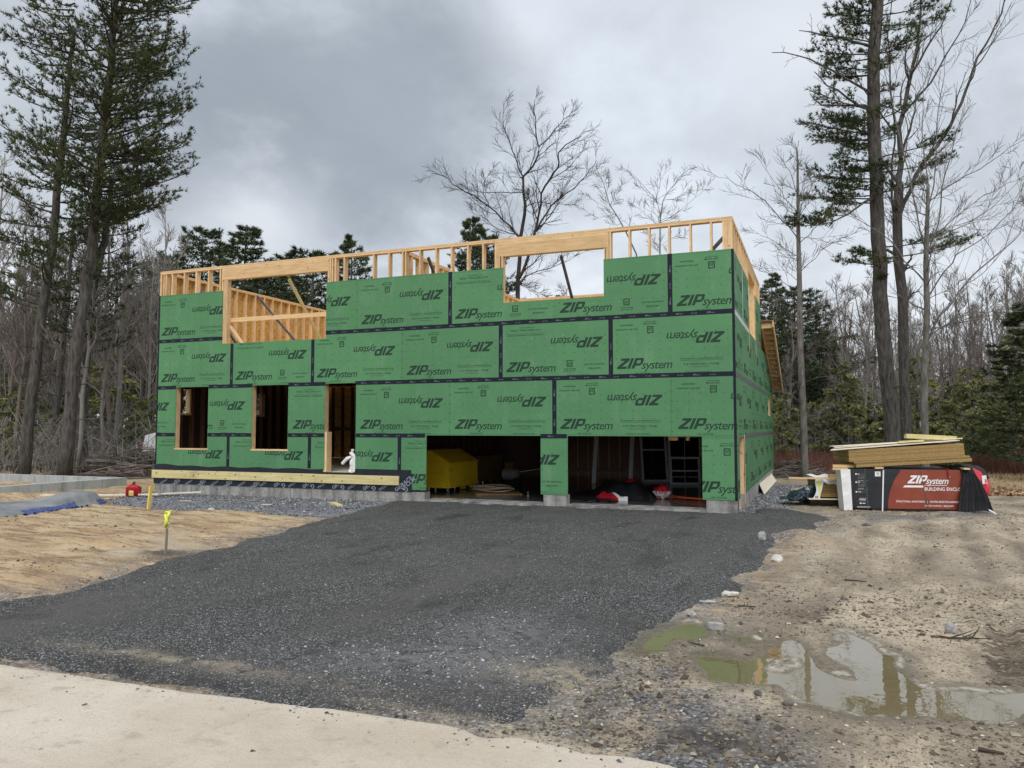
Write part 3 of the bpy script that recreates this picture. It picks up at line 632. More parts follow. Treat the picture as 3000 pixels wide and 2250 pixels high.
rock(gd(*z7(508, 488)), (.075, .03, .018), 'narrow flat grey stone left of the broad pale stone on the driveway edge', m='stone', seed=6)
rock(gd(*z7(417, 565)), (.045, .04, .03), 'small grey stone at the top corner of the left olive puddle', m='stone', seed=7)
rock(gd(*z7(1365, 75)), (.09, .04, .03), 'dark stone lying on the mud in front of the wrapped panel bundle', m='rockd', seed=8)
rock(gd(*z7(775, 995)), (.025, .022, .02), 'small dark stone on the gravel below the olive puddle', m='rockd', seed=9)
rock(gd(*z7(935, 1048)), (.03, .024, .016), 'dark pebble lying on the mud under the left end of the mirror-like puddle', m='rockd', seed=10)
rock(gd(*z7(1240, 478)), (.03, .026, .02), 'little dark stone alone on the dry mud above the puddles', m='rockd', seed=12)
rock(gd(490, 1102), (.12, .08, .05), 'pale stone on the gravel edge right of the yellow painted stake', m='rockw', seed=13) if False else None
rock(gd(455, 1102), (.13, .08, .04), 'flat pale stone on the gravel edge right of the yellow painted stake', m='rockw', seed=13)
# block beside the puddle
a = Acc(); p = gd(*z7(545, 632)); a.box(-.065, .065, -.035, .035, 0, .055); o = a.build('brick', M['stone'], loc=None); o.location = (p[0], p[1], GZ-.004); o.rotation_euler = (.05, .04, .15)
bm = bmesh.new(); bm.from_mesh(o.data); bmesh.ops.bevel(bm, geom=bm.edges[:], offset=.008, segments=2, affect='EDGES'); bm.to_mesh(o.data); bm.free()
tag(o, 'grey rectangular block of masonry standing at the edge of the left puddle', 'brick')
# sticks
def stick(p, L, ang, r, label, m='darkwood', seed=1, twigs=2):
    rr = np.random.RandomState(seed); a = Acc(); d = np.array([math.cos(ang), math.sin(ang), 0]); P = []
    for i in range(7): P.append(np.array([p[0], p[1], hgt(np.array(p[0]), np.array(p[1]))+r+.003])+d*L*(i/6-.5)+rr.uniform(-.03, .03, 3)*L*np.array([1, 1, .3]))
    a.tube(P, np.linspace(r, r*.5, 7), 6)
    for k in range(twigs):
        q = P[2+k]; e = d+rr.uniform(-.9, .9, 3)*np.array([1, 1, .8]); e[2] = abs(e[2]); a.tube([q, q+e*L*.15, q+e*L*.3+np.array([0, 0, .01])], [r*.6, r*.5, r*.2], 5)
    return tag(a.build('stick', M[m], loc=(p[0], p[1], GZ)), label, 'stick')
stick(gd(*z7(715, 515)), .16, .1, .008, 'short dark twig on the mud right of the small driveway stones', seed=2)
stick(gd(*z7(1870, 680)), .45, .25, .010, 'dark forked stick lying left of the tyre tread marks', seed=3, twigs=3)
stick(gd(*z7(440, 725)), .14, 2.7, .007, 'dark twig on the bare mud island between the olive puddles', seed=4)
stick(gd(*z7(2035, 1305)), .11, -.1, .012, 'dark broken stick near the lower right corner of the picture', seed=5, twigs=0)
stick(gd(*z7(1300, 388)), .22, -.1, .012, 'dark strip of bark lying across the dry mud above the puddles', seed=6, twigs=0)
rock(gd(*z7(1815, 645)), (.05, .04, .05), 'grey crumpled leaf clump beside the forked stick on the mud', m='stone', name='leaf_clump', cat='leaf', seed=14)
# ------------------------------------------------------------------ lettering
_tx = {}
def text_mesh(s, size=1., bold=0., shear=0., spacing=1.):
    k = (s, bold, shear, spacing)
    if k not in _tx:
        cu = bpy.data.curves.new('lettering', 'FONT'); cu.body = s; cu.size = 1; cu.offset = bold; cu.shear = shear; cu.space_character = spacing; cu.resolution_u = 2
        o = bpy.data.objects.new('lettering', cu); COL.objects.link(o); bpy.context.view_layer.update()
        me = bpy.data.meshes.new_from_object(o.evaluated_get(bpy.context.evaluated_depsgraph_get()))
        V = np.array([v.co[:2] for v in me.vertices]).reshape(-1, 2); F = [list(p.vertices) for p in me.polygons]
        # faces up; normalise to cap height 1, left edge 0
        bpy.data.objects.remove(o); bpy.data.meshes.remove(me); _tx[k] = (V, F)
    V, F = _tx[k]; return V*size, F
def zip_logo(h, second=True):
    """ZIP in heavy italic capitals of height h, then thin italic 'system'"""
    sl = .42; P = []
    def q(pts): P.append([((x+sl*y)*h, y*h) for x, y in pts])
    q([(0, 0), (.92, 0), (.92, .215), (0, .215)]); q([(0, .22), (.42, .22), (.92, .775), (.50, .775)])
    q([(.06, .78), (.92, .78), (.92, 1.), (.06, 1.)])
    q([(1.02, 0), (1.30, 0), (1.30, 1), (1.02, 1)])
    q([(1.42, 0), (1.70, 0), (1.70, 1), (1.42, 1)])
    q([(1.70, .80), (2.05, .80), (2.20, 1), (1.70, 1)]); q([(2.05, .80), (2.08, .50), (2.33, .50), (2.30, .85), (2.20, 1)]); q([(1.70, .28), (2.15, .28), (2.33, .50), (1.70, .50)])
    V = []; F = []
    for p in P: F.append(list(range(len(V), len(V)+len(p)))); V += p
    if second:
        tv, tf = text_mesh('system', h*1.16, .006, .28, .90); n = len(V); tv = tv+np.array([2.36*h, -.04*h])
        V += [tuple(v) for v in tv]; F += [[i+n for i in f] for f in tf]
    return np.array(V), F
def place(VF, x, y, w=None, rot180=False, cx=None):
    V, F = VF; V = V.copy(); V[:, 0] -= V[:, 0].min() if len(V) else 0
    if w: V *= w/(V[:, 0].max())
    if rot180: V = -V; V[:, 0] -= V[:, 0].min()
    V[:, 0] += x; V[:, 1] += y
    return V, F
def marks(kind):
    """list of (V2,F) printed on one 2.44 x 1.22 sheathing panel, origin lower left"""
    L = []
    def struct(x, up):
        a = place(text_mesh('WATER-RESISTIVE  &  AIR BARRIER PROTECTION', .055, .012), 0, .115, .82); b = place(text_mesh('7/16" STRUCTURAL 1 PANEL', .11, .012), .06, 0, .70)
        l = (np.array([[0, .092], [.84, .092], [.84, .097], [0, .097]]), [[0, 1, 2, 3]])
        c = place(text_mesh('PS 2-10 SHEATHING SPAN 24/16', .03, .01), .2, -.045, .36)
        return [(V, F) for V, F in (a, b, l, c)], .84, .16
    def thirty():
        q = []
        for x0, x1, y0, y1 in ((0, .13, .0, .02), (0, .13, .12, .14), (0, .02, .02, .12), (.11, .13, .02, .12)): q.append((np.array([[x0, y0], [x1, y0], [x1, y1], [x0, y1]])+[.07, .10], [[0, 1, 2, 3]]))
        q.append(place(text_mesh('30', .115, .018), .095, .133, .08)); q.append(place(text_mesh('YEAR SYSTEM', .06, .012), 0, .035, .27)); q.append(place(text_mesh('LIMITED WARRANTY', .035, .012), .01, 0, .25))
        return q, .27, .24
    def join():
        return [place(text_mesh('Join the revolution.', .085, .010), 0, .085, .46), place(text_mesh('#zipsystem', .085, .010), .1, 0, .26)], .46, .15
    def put(g, x, y, up):
        G, w, hh = g
        for V, F in G:
            V = V.copy()
            if up: V = np.array([w, hh])-V
            L.append((V+[x, y], F))
    zl = zip_logo(.195)
    L.append(place(zl, .12, .15, 1.13))
    if kind == 'A': put(struct(0, 0), 1.40, .19, False)
    else: put(thirty(), 1.42, .13, False); put(join(), 1.86, .17, False)
    L.append(place(zl, 1.14, 1.219-.15-.235, 1.13, True))
    if kind == 'A': put(join(), .10, .90, True); put(thirty(), .68, .86, True)
    else: put(struct(0, 0), .14, .90, True)
    for r in range(4):                        # fastener guide dots
        for c in range(11):
            x, y = .12+c*.22, .36+r*.165; s = .008
            L.append((np.array([[x-s, y-s], [x+s, y-s], [x+s, y+s], [x-s, y+s]]), [[0, 1, 2, 3]]))
    for x in (.02, 2.418):
        for r in range(6): y = .10+r*.2; L.append((np.array([[x-.005, y-.013], [x+.005, y-.013], [x+.005, y+.013], [x-.005, y+.013]]), [[0, 1, 2, 3]]))
    for c in range(34): x = .02+c*.072; L.append((np.array([[x, .028], [x+.045, .028], [x+.045, .033], [x, .033]]), [[0, 1, 2, 3]]))
    for c in range(34): x = .02+c*.072; L.append((np.array([[x, 1.188], [x+.045, 1.188], [x+.045, 1.193], [x, 1.193]]), [[0, 1, 2, 3]]))
    L.append(place(text_mesh('NAIL THIS EDGE', .035, .01), .5, .04, .3)); L.append(place(text_mesh('WHEN NAILING USE ONLY NAILS', .035, .01), 1.5, .04, .5))
    V = []; F = []; n = 0
    for v, f in L: V.append(v); F += [[i+n for i in g] for g in f]; n += len(v)
    return np.concatenate(V), F
MK = {k: marks(k) for k in 'AB'}
def panel(parent, plane, kind, px, row_z, cells, slope=None, name='sheathing_panel'):
    """green sheathing; cells = rectangles (u0,u1,v0,v1) in wall coordinates; prints clipped to them"""
    bm = bmesh.new(); T = .011
    for (u0, u1, v0, v1) in cells:
        vs = [bm.verts.new((u, v, d)) for d in (0, T) for v in (v0, v1) for u in (u0, u1)]
        for f in ((0, 1, 3, 2), (4, 6, 7, 5), (0, 4, 5, 1), (2, 3, 7, 6), (0, 2, 6, 4), (1, 5, 7, 3)): bm.faces.new([vs[i] for i in f])
    bmesh.ops.recalc_face_normals(bm, faces=bm.faces[:])
    V, F = MK[kind]
    for (u0, u1, v0, v1) in cells:
        b2 = bmesh.new(); vs = [b2.verts.new((x+px, y+row_z, T+.0012)) for x, y in V]
        for f in F:
            xs = [V[i][0]+px for i in f]
            if max(xs) < u0 or min(xs) > u1: continue
            try: b2.faces.new([vs[i] for i in f])
            except ValueError: pass
        for co, no in (((u0, 0, 0), (-1, 0, 0)), ((u1, 0, 0), (1, 0, 0)), ((0, v0, 0), (0, -1, 0)), ((0, v1, 0), (0, 1, 0))):
            bmesh.ops.bisect_plane(b2, geom=b2.verts[:]+b2.edges[:]+b2.faces[:], plane_co=co, plane_no=no, clear_outer=True)
        bmesh.ops.delete(b2, geom=[v for v in b2.verts if not v.link_faces], context='VERTS')
        for f in b2.faces: f.material_index = 1
        tmp = bpy.data.meshes.new('t'); b2.to_mesh(tmp); b2.free()
        bm.from_mesh(tmp); bpy.data.meshes.remove(tmp)
    if slope is not None:
        r = bmesh.ops.bisect_plane(bm, geom=bm.verts[:]+bm.edges[:]+bm.faces[:], plane_co=slope[0], plane_no=slope[1], clear_outer=True)
    if not bm.faces: bm.free(); return None
    for f in bm.faces:
        if f.material_index == 1 and f.normal.z < 0: f.normal_flip()
    for v in bm.verts:
        u, w, d = v.co
        v.co = (u, -.0-d, w) if plane == 'front' else (WX+d, u, w)
    me = bpy.data.meshes.new(name); bm.to_mesh(me); bm.free(); me.materials.append(M['green']); me.materials.append(M['print'])
    o = link(name, me, parent); return o
WX = 14.63
H = thing('house', 'half built two-storey house sheathed in green printed panels, open framing on top', 'house', (7.3, 0, GZ))
ZB = [0, 1.219, 2.438, 3.657, 4.876]
def cut(u0, u1, v0, v1, holes):
    R = [(u0, u1, v0, v1)]
    for a0, a1, b0, b1 in holes:
        N = []
        for (p0, p1, q0, q1) in R:
            if a1 <= p0 or a0 >= p1 or b1 <= q0 or b0 >= q1: N.append((p0, p1, q0, q1)); continue
            x0, x1 = max(p0, a0), min(p1, a1)
            if p0 < x0: N.append((p0, x0, q0, q1))
            if x1 < p1: N.append((x1, p1, q0, q1))
            if q0 < b0: N.append((x0, x1, q0, min(b0, q1)))
            if b1 < q1: N.append((x0, x1, max(b1, q0), q1))
        R = N
    return R
HOLES = [(.65, 1.71, .87, 2.425), (3.10, 4.18, .87, 2.42), (5.24, 6.10, .36, 2.425), (7.96, 10.66, -.5, 1.225), (11.26, 13.99, -.5, 1.225),
         (2.11, 5.24, 3.52, 5.0), (9.81, 12.05, 4.10, 5.0)]
g = .004
def fp(kind, start, row, u0, u1, v0=None, v1=None):
    cells = cut(u0+g/2, u1-g/2, (ZB[row] if v0 is None else v0)+g/2, (ZB[row+1] if v1 is None else v1)-g/2, HOLES)
    if cells: panel(H, 'front', kind, start, ZB[row], cells)
fp('A', -.02, 3, 0, 2.11); fp('A', 3.66, 3, 5.24, 6.10); fp('A', 6.10, 3, 6.10, 8.53); fp('B', 8.53, 3, 8.53, 10.97); fp('B', 10.97, 3, 10.97, 13.41); fp('A', 13.41, 3, 13.41, 14.64)
for i, k in enumerate('ABAABA'): fp(k, i*2.438, 2, i*2.438, min((i+1)*2.438, 14.64))
fp('A', -1.84, 1, 0, .65); fp('B', .62, 1, 1.71, 3.10); fp('B', 4.2, 1, 4.18, 5.24); fp('A', 6.1, 1, 6.1, 8.53); fp('A', 8.53, 1, 8.53, 10.97); fp('A', 10.97, 1, 10.97, 13.41); fp('A', 13.41, 1, 13.41, 14.64)
fp('B', -.05, 0, 0, 2.38, .41); fp('B', 2.38, 0, 2.38, 4.82, .41); fp('B', 4.82, 0, 4.82, 5.24, .41); fp('A', 4.83, 0, 6.10, 7.27, .40); fp('B', 7.27, 0, 7.27, 7.96); fp('B', 8.82, 0, 10.66, 11.26); fp('A', 13.65, 0, 13.99, 14.64)
# right-hand wall
RTOP = 4.41-.07; RSL = (4.41-2.80)/(13.66-7.86)         # roof slope of the rear wing
SLOPE = ((7.86, 4.36, 0), (RSL, 1, 0))
SH = [(3.55, 5.65, 3.66, 5.2), (10.6, 11.8, 1.79, 2.40), (.62, 1.70, -.3, 1.21)]
def sp_(kind, start, row, u0, u1, **kw):
    cells = cut(u0+g/2, u1-g/2, ZB[row]+g/2, ZB[row+1]-g/2, SH)
    if cells: panel(H, 'side', kind, start, ZB[row], cells, slope=SLOPE if u1 > 7.8 else None)
sp_('A', -.5, 3, .0, 1.9); sp_('B', 1.9, 3, 1.9, 4.34); sp_('A', 4.34, 3, 4.34, 6.78); sp_('A', 6.78, 3, 6.78, 7.70)
for s, k in zip((0, 1.47, 3.95, 6.46, 8.90, 11.28), 'AABABA'):
    sp_(k, s-.97 if s == 0 else s, 1, s, {0: 1.47, 1.47: 3.95, 3.95: 6.46, 6.46: 8.90, 8.90: 11.28, 11.28: 13.35}[s])
for i, k in enumerate('BABABA'): sp_(k, i*2.438-.7, 2, max(0, i*2.438-.7), min(13.35, (i+1)*2.438-.7))
for s, e, k in ((0, 3.21, 'B'), (3.21, 5.65, 'A'), (5.65, 8.0, 'B'), (8.0, 10.3, 'A'), (10.3, 13.35, 'B')): sp_(k, s, 0, s, e)
# seam tape
def tape(u0, u1, v0, v1, plane='front', m='tape', t=.0135, prt=True, hang=0.):
    a = Acc()
    if plane == 'front': a.box(u0, u1, -t, -.0105, v0, v1)
    else: a.box(WX+.0105, WX+t, u0, u1, v0, v1)
    horiz = (u1-u0) > (v1-v0); L = (u1-u0) if horiz else (v1-v0)
    if prt and L > .3:
        lv, lf = zip_logo(.028); tv, tf = text_mesh('ZIP TAPE', .03, .01)
        s = .10+random.random()*.1; k = 0
        while s < L-.3:
            for V, F in (((lv, lf) if k % 2 == 0 else (tv, tf)),):
                for f in F:
                    P = np.array([V[i] for i in f])
                    if horiz: X = np.stack([u0+s+P[:, 0], v0+.03+P[:, 1]], -1)
                    else: X = np.stack([u0+.06-P[:, 1], v0+s+P[:, 0]], -1)
                    q = [(x, -t-.0008, z) if plane == 'front' else (WX+t+.0008, x, z) for x, z in X]
                    n = len(q); a.add(q, t=[[0, i, i+1] for i in range(1, n-1)], mi=1)
            s += .30+random.random()*.03; k += 1
    return a.build('seam_tape', [M[m], M['tapemark']], H)
TH = .046
for z, segs in ((ZB[3], [(0, 2.12), (5.24, 14.60)]), (ZB[2], [(0, .64), (1.72, 3.10), (4.18, 5.25), (6.08, 14.60)]), (ZB[1], [(0, .64), (1.72, 3.09), (4.19, 5.23), (6.11, 7.92), (10.66, 11.24)])):
    for a_, b_ in segs: tape(a_, b_, z-TH, z+TH)
for x, z0, z1 in ((8.53, ZB[3]+TH, ZB[4]), (13.41, ZB[3]+TH, ZB[4]), (2.438, ZB[2]+TH, 3.51), (4.876, ZB[2]+TH, 3.51), (9.752, ZB[2]+TH, ZB[3]-TH), (12.19, ZB[2]+TH, ZB[3]-TH), (10.97, ZB[1]+TH, ZB[2]-TH), (2.38, .43, ZB[1]-TH), (4.82, .43, ZB[1]-TH), (7.27, .43, ZB[1]-TH)):
    tape(x-TH, x+TH, z0, z1)
a = Acc(); a.box(14.60, 14.644, -.0145, -.011, -.0, 4.87); a.box(14.6415, 14.645, -.0145, .06, 0, 4.87); a.build('corner_tape', M['tape'], H)
a = Acc(); a.box(-.012, .03, -.0145, -.011, .41, 4.87); a.build('corner_tape', M['tape'], H)
tape(.0, 3.5, ZB[3]-.05, ZB[3]+.05, 'side', 'silver', prt=False); tape(5.7, 7.7, ZB[3]-.05, ZB[3]+.04, 'side', 'greytape', prt=False)
tape(.06, 9.5, ZB[2]-.05, ZB[2]+.05, 'side', 'greytape', prt=False); tape(1.72, 13.3, ZB[1]-.05, ZB[1]+.05, 'side', 'greytape', prt=False)
tape(1.86, 1.93, 3.72, 4.86, 'side', 'silver', prt=False)
# dark flashing, ledger board and membrane along the left half
a = Acc()
for i in range(30):
    u0, u1 = -.02+i*.1805, -.02+(i+1)*.1805; w0 = .455+.02*math.sin(i*.7)+.012*(i % 3) if u0 < 5 else .40
    z0 = .42+.035*math.exp(-((i-2)/3)**2)+.012*math.sin(i*1.1); z1 = .42+.035*math.exp(-((i-1)/3)**2)+.012*math.sin((i+1)*1.1)
    if u1 < 5.3: a.add([(u0, -.016, .31), (u1, -.016, .31), (u1, -.016, z1), (u0, -.016, z0)], [[0, 1, 2, 3]])
a.box(6.1, 7.58, -.019, -.013, .31, .445); a.box(5.2, 6.14, -.018, -.013, .30, .355)
a.build('flashing', M['membrane'], H)
a = Acc(); a.box(-.04, 7.60, -.017, -.0125, -.045, .315)
def words(s, x, z, ang, size, y=-.0182):
    V, F = text_mesh(s, size, .02); c, q = math.cos(ang), math.sin(ang)
    for f in F:
        P = np.array([V[i] for i in f]); X = P[:, 0]*c-P[:, 1]*q+x; Z = P[:, 0]*q+P[:, 1]*c+z
        if Z.max() > .105 and x < 7.28: continue
        a.add([(xx, y, zz) for xx, zz in zip(X, Z)], t=[[0, i, i+1] for i in range(1, len(f)-1)], mi=1)
random.seed(3)
for i in range(18):
    x = .05+i*.42
    if i % 2: words('G', x+.28, .085, math.pi+.55, .15)
    words(('VYCOR', 'GRACE')[i % 2], x+.36 if i < 8 else x, .105 if i < 8 else -.05, (math.pi+.55) if i < 8 else .55, .12 if i % 2 else .08)
words('GRACE', 7.28, .0, .65, .13); words('VYCOR', 7.36, -.03, .65, .13)
a.build('membrane', [M['membrane'], M['memprint']], H)
a = Acc(); a.box(-.07, 5.02, -.060, -.020, .098, .305, sh=1.); a.box(5.024, 7.28, -.0605, -.020, .096, .303, sh=.95)
o = a.build('ledger_board', M['treated'], H)
bm = bmesh.new(); bm.from_mesh(o.data); bmesh.ops.bevel(bm, geom=bm.edges[:], offset=.004, segments=1, affect='EDGES'); bm.to_mesh(o.data); bm.free()
a = Acc()
for i in range(26): x = .15+i*.28+random.uniform(-.08, .08); z = random.uniform(.12, .28); s = random.uniform(.006, .02); a.add([(x-s*1.6, -.0612, z), (x, -.0612, z-s), (x+s*1.6, -.0612, z+s*.3), (x, -.0612, z+s)], [[0, 1, 2, 3]])
kn = a.build('board_knots', M['darkwood'], H); kn.parent = o; kn.location = (0, 0, 0)
# foundation and slabs
a = Acc(); a.box(0, 7.92, .0, .25, -.9, -.045); a.box(.0, 7.9, -.002, .0, -.9, -.045) if False else None
a.build('foundation', M['conc'], H)
a = Acc(); a.box(10.72, 11.22, .0, .25, -.9, -.004); a.build('foundation_pier', M['conc'], H)
a = Acc(); a.box(14.06, WX+.02, .0, .25, -.9, -.004); a.build('foundation_pier', M['conc'], H)
a = Acc(); a.box(14.38, WX+.015, .252, 1.2, -.9, -.20); a.box(14.38, WX+.012, 1.65, 13.33, -.9, -.004); a.build('side_foundation', M['concs'], H)
a = Acc(); a.box(7.922, 10.718, -.03, .5, -.9, -.20); a.box(11.222, 14.058, -.03, .5, -.9, -.20); a.build('door_sill', M['slab'], H)
a = Acc(); a.box(6.0, 14.40, .502, 13.2, -.9, -.203); a.box(10.0, 10.72, .26, .5, -.8, -.205); a.build('garage_slab', M['wetslab'], H)
a = Acc(); a.box(.14, 5.95, .12, 7.4, .26, .352); a.box(5.1, 6.2, -.005, .12, .30, .353); a.build('floor', M['plypale'], H)
# wall framing
def studs(name, xs, y0, y1, z0, z1, w=.038):
    for x in xs:
        a = Acc(); a.box(x, x+w, y0, y1, z0, z1, sh=random.uniform(.88, 1.08)); a.build(name, M['wood'], H)
Y0, Y1 = .004, .142; ZP = 5.444
studs('stud', [0.004, .10, .17, .38, .79, 1.19, 1.60, 1.98, 5.49-.04, 5.70, 6.51, 6.92, 7.28, 7.36, 7.73, 8.14, 8.53, 8.93, 9.30, 9.60, 12.17, 12.57, 12.97, 13.38, 13.80, 14.20], Y0, Y1, 3.16, ZP)
for x0, x1 in ((14.44, 14.485), (14.488, 14.53), (14.533, 14.626)):
    a = Acc(); a.box(x0, x1, Y0, Y1, 3.16, ZP, sh=random.uniform(.9, 1.05)); a.build('corner_post', M['wood'], H)
for x in (2.06, 2.11, 5.31, 5.37, 9.64, 12.12): studs('king_stud', [x], Y0, Y1, 3.16, ZP)
for x in (2.155, 2.20, 5.262): studs('jack_stud', [x], Y0-.003, Y1, 3.16, 5.15)
for x in (9.685, 9.76, 12.06, 12.085): studs('jack_stud', [x], Y0-.003, Y1, 4.10, 5.12)
def lb(name, x0, x1, y0, y1, z0, z1, m='woodh', sh=1.):
    a = Acc(); a.box(x0, x1, y0, y1, z0, z1, sh=sh); return a.build(name, M[m], H)
lb('header', 2.10, 5.305, -.002, .135, 5.152, 5.372, 'lvl'); lb('header_plate', 2.10, 5.305, .0, .138, 5.375, 5.442)
lb('header', 9.682, 12.12, -.002, .135, 5.122, 5.372, 'lvl'); lb('header_plate', 9.682, 12.12, 0, .138, 5.375, 5.442)
for z0, z1, J in ((5.444, 5.481, [0, 4.9, 7.3, 11.2, 14.632]), (5.4835, 5.520, [0, 3.6, 8.4, 12.3, 14.632])):
    for i in range(4): lb('top_plate', J[i]+.001, J[i+1]-.001, .0, .141, z0, z1, sh=random.uniform(.93, 1.05))
lb('window_sill_plate', 2.24, 5.262, .0, .14, 3.48, 3.518); lb('window_sill_plate', 9.80, 12.06, .0, .14, 4.06, 4.098)
lb('guard_rail', 2.24, 5.262, .143, .181, 4.08, 4.19)
a = Acc(); a.beam(on(955, 1109, 1, .5) if False else (2.0, .16, 4.22), (2.9, .17, 3.2), .09, .038); a.build('brace', M['wood'], H)
# left wall, inner wall, back wall, right wall of the upper floor
def ystuds(name, x0, x1, ys, z0, z1, m='wood'):
    for y in ys: a = Acc(); a.box(x0, x1, y, y+.038, z0, z1, sh=random.uniform(.88, 1.08)); a.build(name, M[m], H)
ys = [.30+i*.406 for i in range(18)]
ystuds('stud', .004, .142, ys, 3.16, ZP)
def plates(x0, x1, y0, y1):
    for z0, z1, e in ((5.444, 5.481, 0), (5.4835, 5.520, .0)):
        lb('top_plate', x0, x1, y0, y1, z0, z1)
plates(.0, .141, .143, 7.66); plates(7.14, 7.281, .143, 7.51); plates(14.49, 14.631, .143, 7.66); plates(.143, 14.488, 7.52, 7.66)
ystuds('stud', 7.141, 7.28, [.5+i*.406 for i in range(17)], 3.16, ZP)
ystuds('stud', 14.492, 14.63, [.20, .55, .93, 1.33, 1.74, 2.15, 2.56, 2.97, 3.42, 5.78, 6.2, 6.6, 7.0, 7.4, 7.6], 3.16, ZP)
ystuds('jack_stud', 14.492, 14.645, [3.50, 5.66], 3.16, 5.15)
lb('header', 14.495, 14.633, 3.48, 5.74, 5.152, 5.42, 'lvl'); lb('window_sill_plate', 14.49, 14.635, 3.54, 5.66, 3.61, 3.648)
a = Acc(); a.box(14.50, 14.62, 5.72, 7.6, 4.876, 4.9); a.build('blocking', M['wood'], H)
for x in [.3+i*.406 for i in range(35)]:
    if 7.0 < x < 7.4: continue
    a = Acc(); a.box(x, x+.038, 7.521, 7.659, 3.16, ZP, sh=random.uniform(.9, 1.05)); a.build('back_stud', M['wood'], H)
a = Acc(); a.box(-.010, .002, .0, 7.66, .36, 5.50); o = a.build('left_sheathing', M['osb'], H)
a = Acc(); a.box(-.0125, -.0105, -.012, 7.66, .36, 4.87); a.build('left_sheathing_face', M['green'], H)
a = Acc(); a.box(.0, 6.0, 7.662, 7.674, .36, 4.6); a.box(6.0, 7.13, 7.662, 7.674, 3.0, 4.6); a.build('back_sheathing', M['osb'], H)
a = Acc(); a.box(7.13, 14.6, 7.662, 7.674, 4.3, 4.876); a.build('back_sheathing', M['osb'], H)
# upper floor deck with joists, kept clear of the wall skin
a = Acc(); a.box(.145, 14.485, .145, 7.515, 3.135, 3.158); a.build('floor_deck', M['osb'], H)
a = Acc()
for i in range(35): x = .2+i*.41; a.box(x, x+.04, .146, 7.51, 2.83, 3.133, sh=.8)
a.box(.004, 14.62, .006, .144, 2.46, 3.158, sh=.8); tag(a.build('floor_joists', M['shadewood'], H), kind='stuff')
# lower floor
for x0, x1 in ((.59, .628), (.61, .648), (3.06, 3.098), (5.20, 5.238)): pass
def vjamb(x0, x1, z0, z1, y1=.142): a = Acc(); a.box(x0, x1, .002, y1, z0, z1, sh=random.uniform(.92, 1.)); a.build('window_jamb', M['wood'], H)
vjamb(.598, .647, .87, 2.44); vjamb(3.045, 3.096, .87, 2.44); vjamb(5.185, 5.237, .354, 2.44, .15); vjamb(5.24, 5.30, .354, 1.30, .20)
vjamb(1.712, 1.75, .41, 2.44); vjamb(4.182, 4.22, .41, 2.44); vjamb(6.102, 6.14, .354, 2.44)
for x0, x1 in ((.63, 1.73), (3.08, 4.20)): lb('window_sill', x0, x1, -.014, .142, .835, .872)
lb('bottom_plate', .0, 5.18, .002, .142, .354, .392)
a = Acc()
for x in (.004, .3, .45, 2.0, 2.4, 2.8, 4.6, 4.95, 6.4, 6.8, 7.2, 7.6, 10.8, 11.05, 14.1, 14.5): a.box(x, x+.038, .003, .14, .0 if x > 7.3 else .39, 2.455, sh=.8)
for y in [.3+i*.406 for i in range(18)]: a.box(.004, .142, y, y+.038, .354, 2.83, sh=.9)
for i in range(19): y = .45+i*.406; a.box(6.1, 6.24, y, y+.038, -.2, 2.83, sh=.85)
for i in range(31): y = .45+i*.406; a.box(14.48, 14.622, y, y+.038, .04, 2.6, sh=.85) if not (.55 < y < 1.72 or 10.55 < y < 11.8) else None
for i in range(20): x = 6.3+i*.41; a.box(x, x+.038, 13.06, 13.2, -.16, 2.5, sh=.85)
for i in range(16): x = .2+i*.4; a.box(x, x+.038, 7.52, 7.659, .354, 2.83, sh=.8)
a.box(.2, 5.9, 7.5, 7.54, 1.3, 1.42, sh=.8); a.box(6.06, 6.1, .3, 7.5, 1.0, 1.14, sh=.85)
tag(a.build('lower_wall_framing', M['shadewood'], H), kind='stuff')
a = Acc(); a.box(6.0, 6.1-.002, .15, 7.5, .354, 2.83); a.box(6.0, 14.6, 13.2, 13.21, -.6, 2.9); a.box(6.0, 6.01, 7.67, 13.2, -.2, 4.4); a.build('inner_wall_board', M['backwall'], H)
# windows in the left wall, seen through the front windows
for y0, y1 in ((.60, 1.03), (3.64, 4.06)): a = Acc(); a.box(.002, .16, y0, y1, 1.74, 1.79); a.box(.002, .145, y1-.045, y1, 1.792, 2.45); a.build('side_window_frame', M['wood'], H)
for nm in ('left_sheathing', 'left_sheathing_face'):
    o = bpy.data.objects[nm]; me = o.data; me.clear_geometry(); x0, x1 = (-.010, .002) if nm == 'left_sheathing' else (-.0125, -.0105)
    b = Acc(); top = 5.50 if nm == 'left_sheathing' else 4.87
    for y0, y1, z0, z1 in cut(.0, 7.66, .36, top, [(.64, .99, 1.79, 2.44), (3.69, 4.01, 1.79, 2.44)]): b.box(x0, x1, y0, y1, z0, z1)
    t_ = b.build('tmp', [m for m in (M['osb'] if nm == 'left_sheathing' else M['green'],)]); o.data = t_.data; bpy.data.objects.remove(t_)
for y0, y1, z0, z1 in [(0, 0, 0, 0)]: pass
b = Acc()
for y0, y1, z0, z1 in cut(.15, 7.5, .36, 2.83, [(.60, 1.03, 1.74, 2.45), (3.64, 4.06, 1.74, 2.45)]): b.box(.0025, .0034, y0, y1, z0, z1)
b.build('inner_wall_board', M['backwall'], H)  # thin lining over the left sheathing, interior shade painted into its colour
